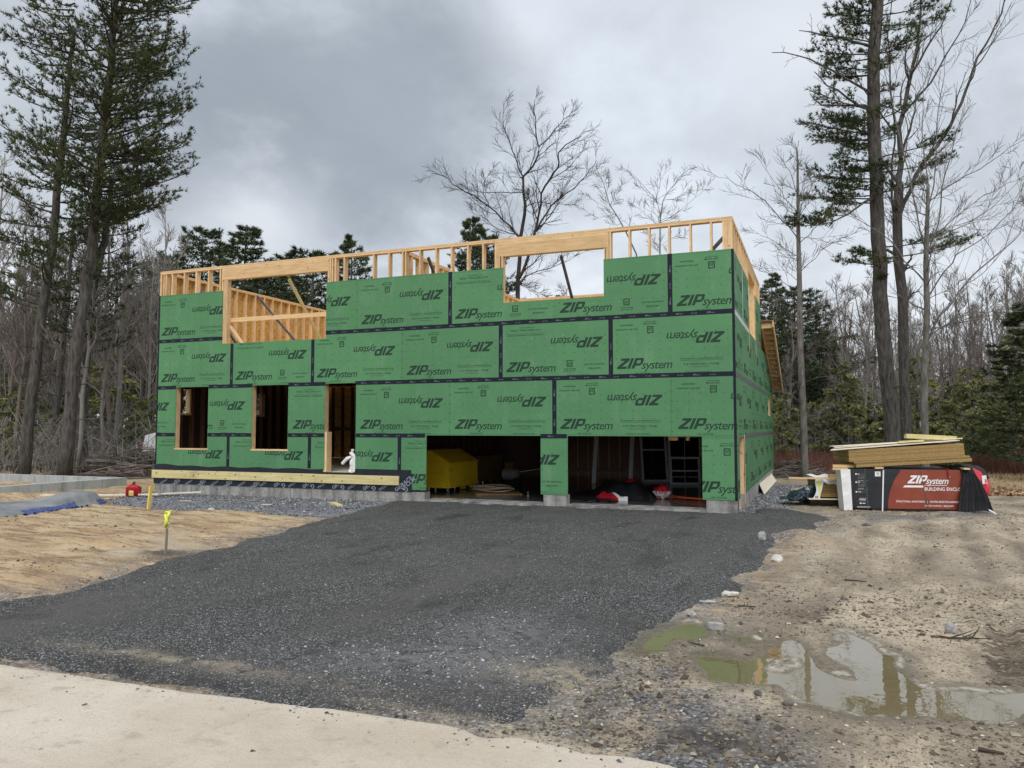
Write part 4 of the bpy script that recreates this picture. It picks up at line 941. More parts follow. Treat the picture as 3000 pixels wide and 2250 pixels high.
# studs removed in front of those small windows are handled by narrow bays
# side door and small window of the right wall
a = Acc(); a.box(14.49, 14.65, 1.70, 1.745, -.20, 1.25); a.box(14.49, 14.64, .575, .618, -.2, 1.25); a.box(14.49, 14.64, .58, 1.74, 1.212, 1.25); a.build('door_frame', M['wood'], H)
a = Acc(); a.box(14.49, 14.645, 11.80, 11.85, 1.76, 2.44); a.box(14.49, 14.64, 10.5, 11.85, 1.75, 1.788); a.build('side_window_frame', M['wood'], H)
# rear wing roof and its overhang ladder along the rake
def rz(y): return 4.41-RSL*(y-7.86)
a = Acc()
a.add([(6.0, 7.68, rz(7.68)+.0), (14.62, 7.68, rz(7.68)), (14.62, 14.0, rz(14.0)), (6.0, 14.0, rz(14.0)), (6.0, 7.68, rz(7.68)+.03), (14.62, 7.68, rz(7.68)+.03), (14.62, 14.0, rz(14.0)+.03), (6.0, 14.0, rz(14.0)+.03)],
      [[0, 3, 2, 1], [4, 5, 6, 7], [0, 1, 5, 4], [2, 3, 7, 6], [1, 2, 6, 5], [0, 4, 7, 3]]); a.build('rear_roof_deck', M['osb'], H)
a = Acc()
for i in range(20): x = 6.2+i*.41; a.beam((x, 7.7, rz(7.7)-.13), (x, 13.9, rz(13.9)-.13), .04, .22, sh=.8)
tag(a.build('roof_rafters', M['wood'], H), kind='stuff')
X0, X1 = 14.65, 14.99
rk = lb('rake_overhang', X0, X0+.04, 0, 0, 0, 0) if False else None
def rbar(nm, x0, x1, ya, yb, dz0, dz1, m='wood', sh=1.):
    a = Acc(); V = [(x, y, rz(y)+d) for d in (dz0, dz1) for y in (ya, yb) for x in (x0, x1)]
    a.add(V, [[0, 2, 3, 1], [4, 5, 7, 6], [0, 1, 5, 4], [2, 6, 7, 3], [0, 4, 6, 2], [1, 3, 7, 5]], sh=sh); return a.build(nm, M[m], H)
RY0, RY1 = 7.9, 13.75
rbar('rake_ledger', X0, X0+.038, RY0, RY1, -.14, .03); rbar('barge_board', X1-.038, X1, RY0-.1, RY1, -.14, .032)
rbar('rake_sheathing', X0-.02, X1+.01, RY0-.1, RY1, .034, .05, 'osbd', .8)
for i in range(15):
    y = RY0+i*.41
    if y < RY1: rbar('lookout', X0+.04, X1-.04, y, y+.038, -.13, .028, sh=random.uniform(.8, .95))
# diagonal braces inside
def brace(p, q, m, w=.038, h_=.089, lab=None): a = Acc(); a.beam(p, q, w, h_); o = a.build('brace', M[m], H); tag(o, lab) if lab else None
M['steelbrace'] = mat('dark_brace_bar', (.055, .05, .06), .5, (.12, .11, .12), 9)
brace((3.98, .2, 5.08), (3.98, 2.1, 3.17), 'treated')
brace((.15, 3.62, 5.44), (2.4, 3.62, 3.17), 'steelbrace', .05, .06)
brace((.15, 1.2, 5.3), (1.9, 1.2, 3.2), 'steelbrace', .05, .06)
brace((11.06, .2, 5.08), (11.06, 2.1, 3.17), 'steelbrace', .05, .06)
brace((7.86, .2, 5.3), (7.86, 2.2, 3.17), 'steelbrace', .05, .06); brace((14.44, .6, 5.30), (12.9, .6, 3.7), 'steelbrace', .05, .07)
a = Acc(); a.lathe([(.055, 0), (.055, .95), (.075, .95), (.075, 1.06), (.0, 1.06)], (8.40, 8.1, 4.60), 14); o = a.build('vent_pipe', M['black'], H)
# scraps of strand board hung under the right garage header
a = Acc(); p0 = on(*[1650+1628*.18987, 1260+100*.18987], 1, .3); a.box(13.32, 13.50, .16, .2, 1.14, 1.3); a.box(13.66, 13.73, .16, .2, 1.14, 1.3); a.build('header_scrap', M['osb'], H)
# ------------------------------------------------------------------ things in and around the house
SL = -.20
# yellow chest on casters, gable lid
def chest(loc, L, Wd, ze, zr, label, m, name='tool_chest'):
    t = thing(name, label, 'tool chest', loc); x0, y0, z0 = loc
    a = Acc(); a.box(x0-Wd, x0, y0, y0+L, z0+.10, z0+ze); a.box(x0-Wd-.006, x0+.006, y0-.006, y0+L+.006, z0+.10, z0+.18)
    a.build('body', M[m], t)
    xr = x0-.50; a = Acc(); P = [(x0-Wd, z0+ze+.003), (x0+.012, z0+ze+.003), (x0+.012, z0+ze+.02), (xr, z0+zr), (x0-Wd, z0+zr)]
    V = [(x, y, z) for y in (y0-.012, y0+L+.012) for x, z in P]
    a.add(V, [[i, (i+1) % 5, (i+1) % 5+5, i+5] for i in range(5)], [[0, 2, 1], [0, 3, 2], [0, 4, 3], [5, 6, 7], [5, 7, 8], [5, 8, 9]])
    a.build('lid', M[m], t)
    a = Acc(); zz = z0+ze-.12; a.tube([(x0-.60, y0-.05, zz-.10), (x0-.16, y0-.05, zz-.10)], .010, 8); 
    for xx in (x0-.60, x0-.16): a.tube([(xx, y0-.006, zz), (xx, y0-.05, zz), (xx, y0-.05, zz-.10)], .009, 8); a.box(xx-.03, xx+.03, y0-.012, y0-.006, zz-.02, zz+.02)
    a.build('handle', M[m], t)
    for xx, yy in ((x0-.07, y0+.07), (x0-.07, y0+L-.07), (x0-Wd+.07, y0+.07), (x0-Wd+.07, y0+L-.07)):
        a = Acc(); a.box(xx-.03, xx+.03, yy-.03, yy+.03, z0+.08, z0+.10); a.tube([(xx-.018, yy, z0+.045), (xx+.018, yy, z0+.045)], .042, 14); a.build('caster', M['metal'], t)
    for yy in (y0+.9, y0+L-.25): a = Acc(); a.box(x0-.14, x0-.02, yy, yy+.10, z0+.02, z0+.10); a.build('skid', M[m], t)
    return t
chest((7.58, 1.91, SL), 1.72, 1.1, .70, 1.03, 'yellow steel tool chest with sloping lid just inside the left garage opening', 'yellow')
chest((7.35, 4.3, SL), 1.6, .8, .78, .84, 'dark olive tool chest deep in the garage behind the yellow one', 'brown')
# coiled hoses on a plywood offcut
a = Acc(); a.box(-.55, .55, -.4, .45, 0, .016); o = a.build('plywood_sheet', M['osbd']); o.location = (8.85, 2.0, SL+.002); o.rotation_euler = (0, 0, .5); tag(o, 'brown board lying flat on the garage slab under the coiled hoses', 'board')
a = Acc(); rr = np.random.RandomState(5)
for k in range(6):
    n = 40; A = np.linspace(0, 2*math.pi*(1.0 if k else 1.25), n)+k; R_ = .36+.10*rr.rand(); e = rr.uniform(.7, 1.)
    P = np.stack([R_*np.cos(A)*1.3+rr.uniform(-.08, .08), R_*e*np.sin(A)+rr.uniform(-.08, .08), .03+.02*k+.02*np.sin(A*2+k)], -1); a.tube(P, .011, 6)
o = a.build('hose', M['rope'], smooth=True); o.location = (8.55, 2.35, SL+.02); tag(o, 'pale coiled air hoses heaped on the garage floor right of the yellow chest', 'hose')
a = Acc(); a.lathe([(0, 0), (.03, 0), (.03, .015), (.008, .02), (.008, .11), (0, .11)], (9.75, 1.68, SL), 10); tag(a.build('anchor_bolt', M['metal'], loc=(9.75, 1.68, SL)), 'small steel bolt standing up from the garage slab in the left bay', 'bolt')
# compressor beside the second chest
t = thing('air_compressor', 'grey wheeled air compressor in the dark beside the olive chest', 'compressor', (7.95, 5.0, SL))
a = Acc(); A = np.linspace(0, 1, 9); a.tube([(7.75, 5., SL+.28), (7.78, 5., SL+.28), (8.2, 5., SL+.28), (8.23, 5., SL+.28)], [.05, .15, .15, .05], 16); a.build('tank', M['metal'], t)
a = Acc(); a.box(7.85, 8.1, 4.9, 5.1, SL+.44, SL+.62); a.build('motor', M['brown'], t)
a = Acc(); a.tube([(8.2, 4.85, SL+.1), (8.2, 4.89, SL+.1)], .10, 16); a.build('wheel', M['dark'], t); a = Acc(); a.tube([(8.2, 5.11, SL+.1), (8.2, 5.15, SL+.1)], .10, 16); a.build('wheel', M['dark'], t)
# crumpled cloths: height-field sheets
def cloth(name, poly, hfun, m, label, cat, step=.04, z0=GZ, thick=.02, mats=None, mfun=None, shf=None):
    P = np.array(poly); x0, y0 = P.min(0); x1, y1 = P.max(0); xs = np.arange(x0-step, x1+step, step); ys = np.arange(y0-step, y1+step, step)
    X, Y = np.meshgrid(xs, ys); sd = sdist(P, X, Y); Z = z0+np.where(sd > -step*1.5, hfun(X, Y, sd), -.05); Z = np.where(sd < -step*.5, z0-.03, Z)
    ny, nx = X.shape; i = np.arange(ny-1)[:, None]*nx; j = np.arange(nx-1)[None]; q = np.stack([i+j, i+j+1, i+nx+j+1, i+nx+j], -1)
    k = (sd > -step*1.2); kk = k[:-1, :-1] & k[1:, :-1] & k[:-1, 1:] & k[1:, 1:]
    mi = np.zeros(kk.shape, int) if mfun is None else mfun(X[:-1, :-1], Y[:-1, :-1], sd[:-1, :-1])
    a = Acc(); sh = np.ones(X.size) if shf is None else shf(X, Y).ravel(); a.add(np.stack([X, Y, Z], -1).reshape(-1, 3), q[kk], sh=sh); a.qm = [mi[kk]]
    c = P.mean(0); return tag(a.build(name, mats or [M[m]], smooth=True, loc=(c[0], c[1], z0)), label, cat)
cloth('plastic_sheet', [(11.3, 1.0), (12.0, .9), (12.0, 3.6), (10.6, 3.9), (10.7, 1.6)], lambda X, Y, s: .02+.05*np.abs(np.sin(Y*9+3*vnoise(X*2, Y*2, 3)+X*.6))*sstep(0, .2, s)*fbm(X, Y, 2, 2, 4), 'black', 'black wrinkled plastic sheet on the floor at the left of the right garage bay', 'plastic sheet', z0=SL)
cloth('tarp', [(11.55, 1.45), (12.62, 1.35), (12.75, 2.3), (12.3, 3.6), (11.4, 3.8), (10.9, 2.6)], lambda X, Y, s: sstep(0, .5, s)*(.16+.22*fbm(X, Y, 2.2, 3, 8))+.05*np.abs(np.sin(X*8+Y*5+4*vnoise(X*3, Y*3, 5)))*sstep(0, .15, s), 'black', 'crumpled black tarp heaped on the floor of the right garage bay', 'tarp', z0=SL)
cloth('tarp', [(11.42, 1.62), (11.95, 1.36), (12.2, 1.36), (11.9, 1.62), (11.5, 1.85)], lambda X, Y, s: .05+.10*sstep(0, .15, s)-.02*np.sin(X*20), 'red', 'folded red and white tarp edge poking out of the black tarp on the left', 'tarp', step=.03, z0=SL+.02, mats=[M['red'], M['white']], mfun=lambda X, Y, s: ((Y-1.36+ (X-11.95)*.9) > .0).astype(int)*(s < .09))
def sack(c, s, label, txt=True, seed=1, rot=0.):
    t = thing('sack', label, 'sack', c); bm = bmesh.new(); bmesh.ops.create_icosphere(bm, subdivisions=4, radius=1)
    for v in bm.verts:
        p = v.co; k = 1+.22*(vnoise(np.array(p.x*2+seed), np.array(p.z*2+p.y), seed)-.5)+.06*math.sin(p.x*11+p.z*7)
        v.co = Vector((p.x*s[0]*k, p.y*s[1]*k, max(p.z, -.75)*s[2]*k*(1-.3*abs(p.x))+s[2]*.78))
    for f in bm.faces: f.smooth = True; c_ = f.calc_center_median(); f.material_index = 1 if (c_.z < s[2]*.92 and c_.y < s[1]*.2) else 0
    me = bpy.data.meshes.new('sack_body'); bm.to_mesh(me); bm.free(); me.materials.append(M['red']); me.materials.append(M['white'] if txt else M['red']); o = link('sack_body', me, t); o.location = (0, 0, 0)
    if txt:
        a = Acc()
        for w, z, h_, x in (('mmy', s[2]*.62, .13, -.15), ('wer Co', s[2]*.2, .09, -.16)):
            V, F = text_mesh(w, h_, .02)
            for f in F: 
                X = [(V[i][0]+x, -math.sqrt(max(.05, 1-((V[i][0]+x)/s[0])**2))*s[1]*1.06-.012, V[i][1]+z) for i in f]; a.add(X, t=[[0, i, i+1] for i in range(1, len(f)-1)])
        o2 = a.build('lettering', M['txtr'], t); o2.location = (0, 0, 0)
    t.rotation_euler = (0, 0, rot); return t
sack((12.80, 2.15, SL), (.19, .15, .19), 'plump red sack with white lettering band at the right end of the black tarp', seed=2, rot=.25)
sack((11.95, 2.75, SL+.22), (.15, .12, .10), 'small red bundle with white lettering lying on top of the black tarp', seed=3, rot=.2)
# orange cord
a = Acc()
for k in range(5):
    n = 26; T_ = np.linspace(0, 1, n); P = np.stack([12.95+T_*(1.2), 2.25-.18*k*T_+.10*np.sin(T_*9+k*2)-.2*T_, np.full(n, SL+.02+.012*k)], -1); a.tube(P, .008, 6)
tag(a.build('extension_cord', M['orange'], loc=(13.4, 2.1, SL)), 'tangled orange extension cord on the floor right of the red sack', 'cord')
# window units leaning in the garage
def window_unit(c, w, h_, rot, lean, label, grid=True):
    t = thing('window_unit', label, 'window', c, 'window units stored in the garage'); f = .06
    a = Acc(); a.box(-w/2, w/2, -.04, .04, 0, f); a.box(-w/2, w/2, -.04, .04, h_-f, h_); a.box(-w/2, -w/2+f, -.04, .04, f, h_-f); a.box(w/2-f, w/2, -.04, .04, f, h_-f); a.box(-w/2+f, w/2-f, -.02, .02, h_/2-.02, h_/2+.02)
    a.box(-w/2-.05, w/2+.05, -.012, .0, -.0, h_+.05) if False else None
    o = a.build('frame', M['vinyl'], t); o.location = (0, 0, 0)
    a = Acc(); a.box(-w/2+f, w/2-f, -.006, .006, f, h_-f); o = a.build('pane', M['glass'], t); o.location = (0, 0, 0)
    if grid: a = Acc(); a.box(-.008, .008, -.012, -.007, f, h_-f); a.box(-w/2+f, w/2-f, -.0125, -.0075, h_*.27, h_*.27+.016); o = a.build('muntin', M['vinyl'], t); o.location = (0, 0, 0)
    t.rotation_euler = (lean, 0, rot)
window_unit((12.62, 6.6, SL), .86, .78, .38, -.12, 'small white gridded window unit on the garage floor at right')
window_unit((12.55, 7.1, SL+.02), .95, 1.35, .38, -.10, 'taller white window unit standing behind the small gridded one')
window_unit((11.6, 7.5, SL), .80, 1.9, .5, -.16, 'tall white window unit right of the open door frame', False)
t = thing('door_unit', 'tall white door frame leaning open in the middle of the right garage bay', 'door frame', (10.6, 6.4, SL))
for x0, x1 in ((-.55, -.43), (.5, .62)): a = Acc(); a.beam((x0, 0, 0), (x0+.18, .5, 2.2), .12, .05); o = a.build('jamb', M['vinyl'], t); o.location = (0, 0, 0)
a = Acc(); a.beam((-.5, .45, 2.1), (.7, .45, 2.1), .05, .1); o = a.build('head', M['vinyl'], t); o.location = (0, 0, 0); t.rotation_euler = (0, 0, .35)
# doorway: white bag, saw bench, board
t = thing('wrap_bundle', 'crumpled white plastic wrap standing in the front doorway', 'plastic wrap', (6.0, .08, .354))
a = Acc(); z = np.linspace(0, 1, 9); P = np.stack([.02-.10*(1-z)+.02*np.sin(z*7), .015*np.sin(z*9), z*.40], -1); a.tube(P, .070-.03*z+.007*np.sin(z*31), 5); a.tube([(.0, 0, .38), (-.07, -.01, .46), (-.05, .02, .51), (.0, .0, .53)], [.05, .055, .045, .015], 5)
a.tube([(-.06, -.02, .36), (-.16, -.03, .32), (-.24, -.03, .25), (-.29, -.03, .20)], [.03, .045, .04, .038], 8); a.tube([(.03, 0, .02), (.04, 0, .25), (.02, 0, .42)], [.05, .045, .05], 8)
o = a.build('sheet', M['white'], t, smooth=False); o.location = (0, 0, 0)
t = thing('sawhorse', 'dusky wooden sawhorse standing inside the front doorway', 'sawhorse', (4.9, 3.2, .354))
for x in (-.45, .45):
    for s in (-1, 1): a = Acc(); a.beam((x+.08*s*0, .28*s, 0), (x, .03*s, .72), .038, .09); o = a.build('leg', M['wood'], t); o.location = (0, 0, 0)
a = Acc(); a.box(-.6, .6, -.045, .045, .72, .80); o = a.build('beam', M['woodh'], t); o.location = (0, 0, 0); t.rotation_euler = (0, 0, .5)
# sheet leaning on the side foundation
a = Acc(); p0 = on(2240.8, 1447, 2, GZ+.01); p1 = on(2275, 1409, 2, GZ+.01); q0 = np.array([WX+.035, 0, 0]); q0 = on(2226, 1416, 0, WX+.04); q1 = on(2260.6, 1387, 0, WX+.04); nrm = np.array([.012, 0, .008])
V = [p0, p1, q1, q0]+[v-nrm*1.5 for v in (p0, p1, q1, q0)]
print('lean board', p0, p1, q0, q1)
a.add(np.array(V), [[0, 1, 2, 3], [7, 6, 5, 4], [0, 4, 5, 1], [1, 5, 6, 2], [2, 6, 7, 3], [3, 7, 4, 0]]); o = a.build('board', M['plypale'], loc=(14.95, 6.6, GZ)); tag(o, 'pale plywood sheet leaning against the right side foundation', 'board')
# gas can
t = thing('gas_can', 'red plastic fuel can with yellow label standing by the gravel bed', 'fuel can', (.52, -1.15, GZ))
bm = bmesh.new(); r = bmesh.ops.create_cube(bm, size=1)
for v in bm.verts: v.co = Vector((v.co.x*.31, v.co.y*.20, .11+v.co.z*.22))
top = [f for f in bm.faces if f.normal.z > .9]; r = bmesh.ops.extrude_face_region(bm, geom=top); vs = [e for e in r['geom'] if isinstance(e, bmesh.types.BMVert)]
for v in vs: v.co = Vector((v.co.x*.32, v.co.y*.40, .295))
bmesh.ops.bevel(bm, geom=bm.edges[:], offset=.018, segments=3, affect='EDGES')
for f in bm.faces: f.smooth = True
me = bpy.data.meshes.new('body'); bm.to_mesh(me); bm.free(); me.materials.append(M['red']); o = link('body', me, t); o.location = (0, 0, .0)
a = Acc(); a.lathe([(0, .28), (.035, .28), (.035, .325), (.025, .33), (.022, .355), (0, .36)], (0, 0, 0), 14); a.tube([(0, 0, .33), (.02, 0, .35), (.045, 0, .35)], .012, 8); o = a.build('cap', M['black'], t); o.location = (0, 0, 0)
a = Acc(); a.box(-.055, .065, -.1065, -.1035, .03, .15); o = a.build('label', M['lab_y'], t); o.location = (0, 0, 0)
a = Acc(); V, F = text_mesh('!', .08, .03)
for f in F: a.add([(V[i][0]-.035, -.108, V[i][1]+.05) for i in f], t=[[0, i, i+1] for i in range(1, len(f)-1)])
for zz in (.05, .07, .09): a.box(.0, .05, -.1085, -.107, zz, zz+.006)
o2 = a.build('label_print', M['txtk'], o); o2.location = (0, 0, 0)
a = Acc(); a.tube([(-.05, 0, .285), (-.10, 0, .27), (-.13, 0, .235), (-.14, 0, .2)], .016, 8); o = a.build('handle', M['red'], t); o.location = (0, 0, 0); t.rotation_euler = (0, 0, .25)
# boards on the gravel edge
def plank(p, q, w, th, m, label, name='plank', cat='plank', tilt=0.):
    a = Acc(); p = np.array(p, float); q = np.array(q, float); a.beam(p, q, w, th); c = (p+q)/2; return tag(a.build(name, M[m], loc=tuple(c)), label, cat)
plank((-.75, -1.55, GZ+.02), (1.15, -.95, GZ+.06), .14, .035, 'plypale', 'long pale plank lying in front of the red fuel can')
plank((.9, -.75, GZ+.045), (2.1, -.55, GZ+.11), .14, .03, 'plypale', 'shorter pale plank running from the yellow stake along the house foundation')
plank((-1.6, -1.95, GZ+.03), (-.75, -1.7, GZ+.03), .14, .035, 'plypale', 'short pale plank left of the fuel can near the tarp')
p = gd(715, 1087, GZ+.05); q = gd(733, 1091, GZ+.05); plank((p[0]-.05, p[1]+.12, GZ+.045), (q[0]+.10, q[1]-.12, GZ+.045), .12, .045, 'treated', 'short pale wood offcut lying on the gravel in front of the foundation', 'wood_block', 'wood offcut')
p = gd(648, 1170); q = gd(710, 1163); plank((p[0]+.02, p[1]+.03, GZ+.02), (q[0], q[1], GZ+.03), .09, .02, 'treated', 'pale thin slat on the sand at the driveway edge', 'slat', 'wood offcut')
for k, (u, v, l, lb_) in enumerate(((1400, 1325, .35, 'pale wood splinter on the gravel bed under the left front window'), (1900, 1450, .22, 'small pale wood splinter on the gravel bed below the doorway'))):
    s_ = on(430+{0: 385, 1: 1190}[k]*.29385, 1100+{0: 1252, 1: 1288}[k]*.29385, 2, GZ+.03); plank((s_[0]-l/2, s_[1], GZ+.03), (s_[0]+l/2, s_[1]+.05, GZ+.035), .05, .012, 'plypale', lb_, 'splinter', 'wood offcut')
# stakes
def stake(b, top, m, label, ribbon_m, w=.04, curly=False):
    t = thing('survey_stake', label, 'stake', b); a = Acc(); top = np.array(top)-np.array(b); a.beam((0, 0, -.12), top, w, w*.45); o = a.build('post', M[m], t); o.location = (0, 0, 0)
    rr = np.random.RandomState(3); a = Acc(); L = 9
    if curly:
        for k, (ox, ln, wd) in enumerate(((.0, .22, .045), (.028, .16, .035))):
            T_ = np.linspace(0, 1, L); cx = top[0]+ox+.018*np.sin(T_*5+k); cz = top[2]-.0-T_*ln; cy = -.022+.012*np.cos(T_*6+k)-.01*k
            Vv = np.concatenate([np.stack([cx-wd*(.5+.2*np.sin(T_*4)), cy, cz], -1), np.stack([cx+wd*(.5+.1*np.sin(T_*7+1)), cy+.008, cz+.004], -1)]); a.add(Vv, [[i, i+1, L+i+1, L+i] for i in range(L-1)])
        a.tube([(top[0]-.04, 0, top[2]-.01), (top[0], -.02, top[2]-.005), (top[0]+.04, -.01, top[2]+.005), (top[0]+.065, -.01, top[2]+.02)], [.012, .016, .012, .008], 6)
        a.tube([(top[0]-.02, -.025, top[2]-.2), (top[0]+.02, -.03, top[2]-.12), (top[0]-.01, -.03, top[2]-.03)], [.006, .022, .018], 6)
    else:
        T_ = np.linspace(0, 1, L); Vv = np.concatenate([np.stack([top[0]*(1-T_*.4)-.02+.006*np.sin(T_*8), -.018+0*T_, top[2]-T_*.28], -1), np.stack([top[0]*(1-T_*.4)+.006+.008*np.sin(T_*5), -.020+0*T_, top[2]-T_*.28], -1)]); a.add(Vv, [[i, i+1, L+i+1, L+i] for i in range(L-1)])
    o = a.build('ribbon', M[ribbon_m], t, smooth=True); o.location = (0, 0, 0)
stake((8.23, -7.66, GZ), (8.255, -7.66, .31), 'stakeg', 'grey weathered stake with bright yellow ribbon tied at its top', 'ribbon', .034, True)
stake((3.10, -3.12, GZ), (3.16, -3.12, .18), 'stakey', 'short yellow painted wooden stake between the sand and the gravel bed', 'ribbon', .075)
# grey and blue tarp on the sand at far left
TP = [(.86, -2.40), (1.25, -2.55), (1.5, -3.05), (1.62, -3.6), (1.80, -4.3), (1.98, -5.4), (1.9, -6.6), (-1.2, -6.6), (-1.0, -5.2), (-.2, -4.1), (.4, -3.1)]
def tarph(X, Y, s):
    ridge = np.exp(-(((X-1.05)/.38)**2+((Y+3.25)/.75)**2))*.24
    return .03+sstep(0, .22, s)*(.03+.09*fbm(X, Y, 1.6, 4, 71)+ridge*.9)+.035*np.sin((X*1.2-Y*.5)*9+5*vnoise(X*1.5, Y*1.5, 72))*sstep(0, .3, s)*fbm(X, Y, 1.2, 2, 73)*1.5
cloth('tarp', TP, tarph, 'tarp', 'long grey tarp with blue underside rumpled on the sand at left', 'tarp', .035, mats=[M['tarp'], M['bluetarp']],
      mfun=lambda X, Y, s: (((s < .16) & (Y < -3.55) & (Y > -4.95) & (X > 1.2)) | ((s < .12) & (Y > -2.9) & (X > .9))).astype(int), shf=lambda X, Y: .75+.5*fbm(X, Y, 1.5, 3, 74))
# concrete walls of another foundation, far left
t = thing('foundation_wall', 'low bare concrete foundation walls meeting at a corner left of the house', 'concrete wall', (-2.6, 1.0, GZ))
a = Acc(); a.box(-2.85, -2.6, -2.6, 1.2, -.9, -.05); a.build('wall', M['concw'], t)
M['concx'] = concrete_mat('far_wall_concrete', (.28, .30, .30), (.42, .44, .44), .61, 0)
a = Acc(); a.box(-16, -2.6, 1.202, 1.45, -.9, -.048); a.build('wall', M['concx'], t)
a = Acc(); a.box(-2.86, -2.59, -6.0, -2.602, -.9, .20); a.build('wall', M['concw'], t)
# white van glimpsed behind the left corner of the house
vp = far(449, 1330, 29); vx, vy = float(vp[0]), float(vp[1])
t = thing('parked_car', 'white car parked behind the left corner of the house', 'car', (vx, vy, GZ))
def vbox(name, prof, w, m, par=None):
    a = Acc(); n = len(prof); V = [(x, y, z) for y in (-w/2, w/2) for x, z in prof]
    a.add(V, [[i, (i+1) % n, (i+1) % n+n, i+n] for i in range(n)], [[0, i, i+1] for i in range(1, n-1)]+[[n, n+i+1, n+i] for i in range(1, n-1)]); o = a.build(name, M[m], par or t); o.location = (0, 0, 0); return o
vbox('body', [(0, .35), (4.9, .35), (4.9, 1.2), (4.55, 2.05), (.55, 2.10), (.12, 1.95), (0, 1.1)], 1.9, 'van')
vbox('window', [(3.2, 1.25), (4.5, 1.25), (4.3, 1.9), (3.2, 1.92)], 1.915, 'glass'); vbox('bumper', [(-.08, .38), (.1, .38), (.1, .62), (-.08, .62)], 1.86, 'dark')
for x in (.95, 3.95):
    for y in (-.9, .9): a = Acc(); a.tube([(x, y-.11, .34), (x, y+.11, .34)], .34, 20); o = a.build('wheel', M['dark'], t); o.location = (0, 0, 0); b_ = Acc(); b_.tube([(x, y-.115, .34), (x, y+.115, .34)], .19, 14); o2 = b_.build('hub', M['metal'], o); o2.location = (0, 0, 0)
for y in (-.93, .93): a = Acc(); a.box(-.01, .02, y-.06 if y > 0 else y, y if y > 0 else y+.06, 1.1, 1.6); o = a.build('tail_light', M['red'], t); o.location = (0, 0, 0)
for y in (-1.12, 1.12): a = Acc(); a.box(3.9, 4.0, min(y, y*.86), max(y, y*.86), 1.25, 1.5); o = a.build('mirror', M['dark'], t); o.location = (0, 0, 0)
t.rotation_euler = (0, 0, .37); t.scale = (.95, .95, .72)

# ------------------------------------------------------------------ wrapped panel bundle and what lies on it
BO = np.array([16.70, 1.86, GZ]); BA = math.radians(13); XS = .90; U = np.array([math.cos(BA), math.sin(BA), 0]); Wv = np.array([-math.sin(BA), math.cos(BA), 0])
def BM(tilt=0., off=(0, 0, 0)): 
    m = Matrix.Translation(Vector(BO)) @ Matrix.Rotation(BA, 4, 'Z') @ Matrix.Translation(Vector(off)) @ Matrix.Rotation(-tilt, 4, 'Y'); return m
B0 = BM()
def bobj(acc, name, m, par=None, label=None, cat=None, Mx=None, group=None):
    o = acc.build(name, m if isinstance(m, list) else M[m]); o.matrix_world = Mx or B0
    if par is not None:
        o.parent = par; o.matrix_world = (Mx or B0)
        o.matrix_local = par.matrix_world.inverted() @ (Mx or B0) if False else o.matrix_local
    if label: tag(o, label, cat, group)
    return o
t = thing('panel_bundle', 'wrapped bundle of sheathing panels with rust red and black printed wrapping', 'panel bundle', tuple(BO)); t.rotation_euler = (0, 0, BA); t.scale = (XS, 1, 1); BT = t
def bp(acc, name, m, par=None):
    o = acc.build(name, m if isinstance(m, list) else M[m]); o.parent = par or BT; return o
hB = .84; LB = 2.52
a = Acc(); a.box(0, LB, 0, 1.22, .04, hB); bp(a, 'wrapping', 'wrap')
# rust red field with a curved left edge, slightly proud
a = Acc(); zs = np.linspace(.045, hB-.012, 14); xl = .78+.34*((zs-.04)/hB)**2.2; P = [(x, -.004, z) for x, z in zip(xl, zs)]+[(2.50, -.004, z) for z in zs]; n = 14
a.add(P, [[i, n+i, n+i+1, i+1] for i in range(n-1)]); fld = bp(a, 'printed_field', 'wraprust')
a = Acc()
def btext(s, x, z, size, w=None, bold=.012, mi=0, shear=0., y=-.0065):
    V, F = place(text_mesh(s, size, bold, shear), x, z, w)
    for f in F: a.add([(V[i][0], y, V[i][1]) for i in f], t=[[0, k, k+1] for k in range(1, len(f)-1)], mi=mi)
zl = zip_logo(.135); V, F = place(zl, 1.20, .555, .86)
for f in F: a.add([(V[i][0], -.0065, V[i][1]) for i in f], t=[[0, k, k+1] for k in range(1, len(f)-1)])
V, F = place(zl, 1.208, .547, .86)
a.add([(1.10, -.0065, .475), (1.53, -.0065, .475), (1.56, -.0065, .515), (1.15, -.0065, .515)], [[0, 1, 2, 3]]); a.add([(1.57, -.0065, .515), (2.02, -.0065, .515), (2.03, -.0065, .525), (1.575, -.0065, .525)], [[0, 1, 2, 3]])
btext('BUILDING ENCLOSURE', 1.56, .415, .075, .98); btext('STRUCTURAL SHEATHING   |   WATER-RESISTIVE BARRIER   |   AIR', .95, .175, .04, 1.50); btext('Join the revolution.  #zipsystem', 1.55, .10, .033, .60); btext('TM', 2.05, .68, .035)
bp(a, 'lettering', 'txtw', fld)
a = Acc()
for z, s in ((.72, '1/2'), (.555, '5/8'), (.36, '7/16')):
    a.box(.10, .13, -.0035, -.001, z, z+.028); btext(s, .145, z, .04, y=-.003); btext('CATEGORY', .215, z+.005, .022, .1, mi=1, y=-.003)
    if z > .4:
        for k, w in enumerate((.14, .15, .13)): btext('PS 2-10 RATED', .155, z-.035-k*.026, .02, w, mi=1, y=-.003)
        btext('STRUCTURAL 1', .155, z-.125, .022, .12, y=-.003)
for z in (.635, .445, .21): a.box(.12, .38, -.003, -.001, z-.03, z-.027, mi=1)
btext('ZIPSYSTEM.COM', .17, .235, .024, .15, y=-.003); a.box(.175, .31, -.003, -.001, .207, .219); a.lathe([(0, 0), (.02, 0)], (0, 0, 0), 3) if False else None
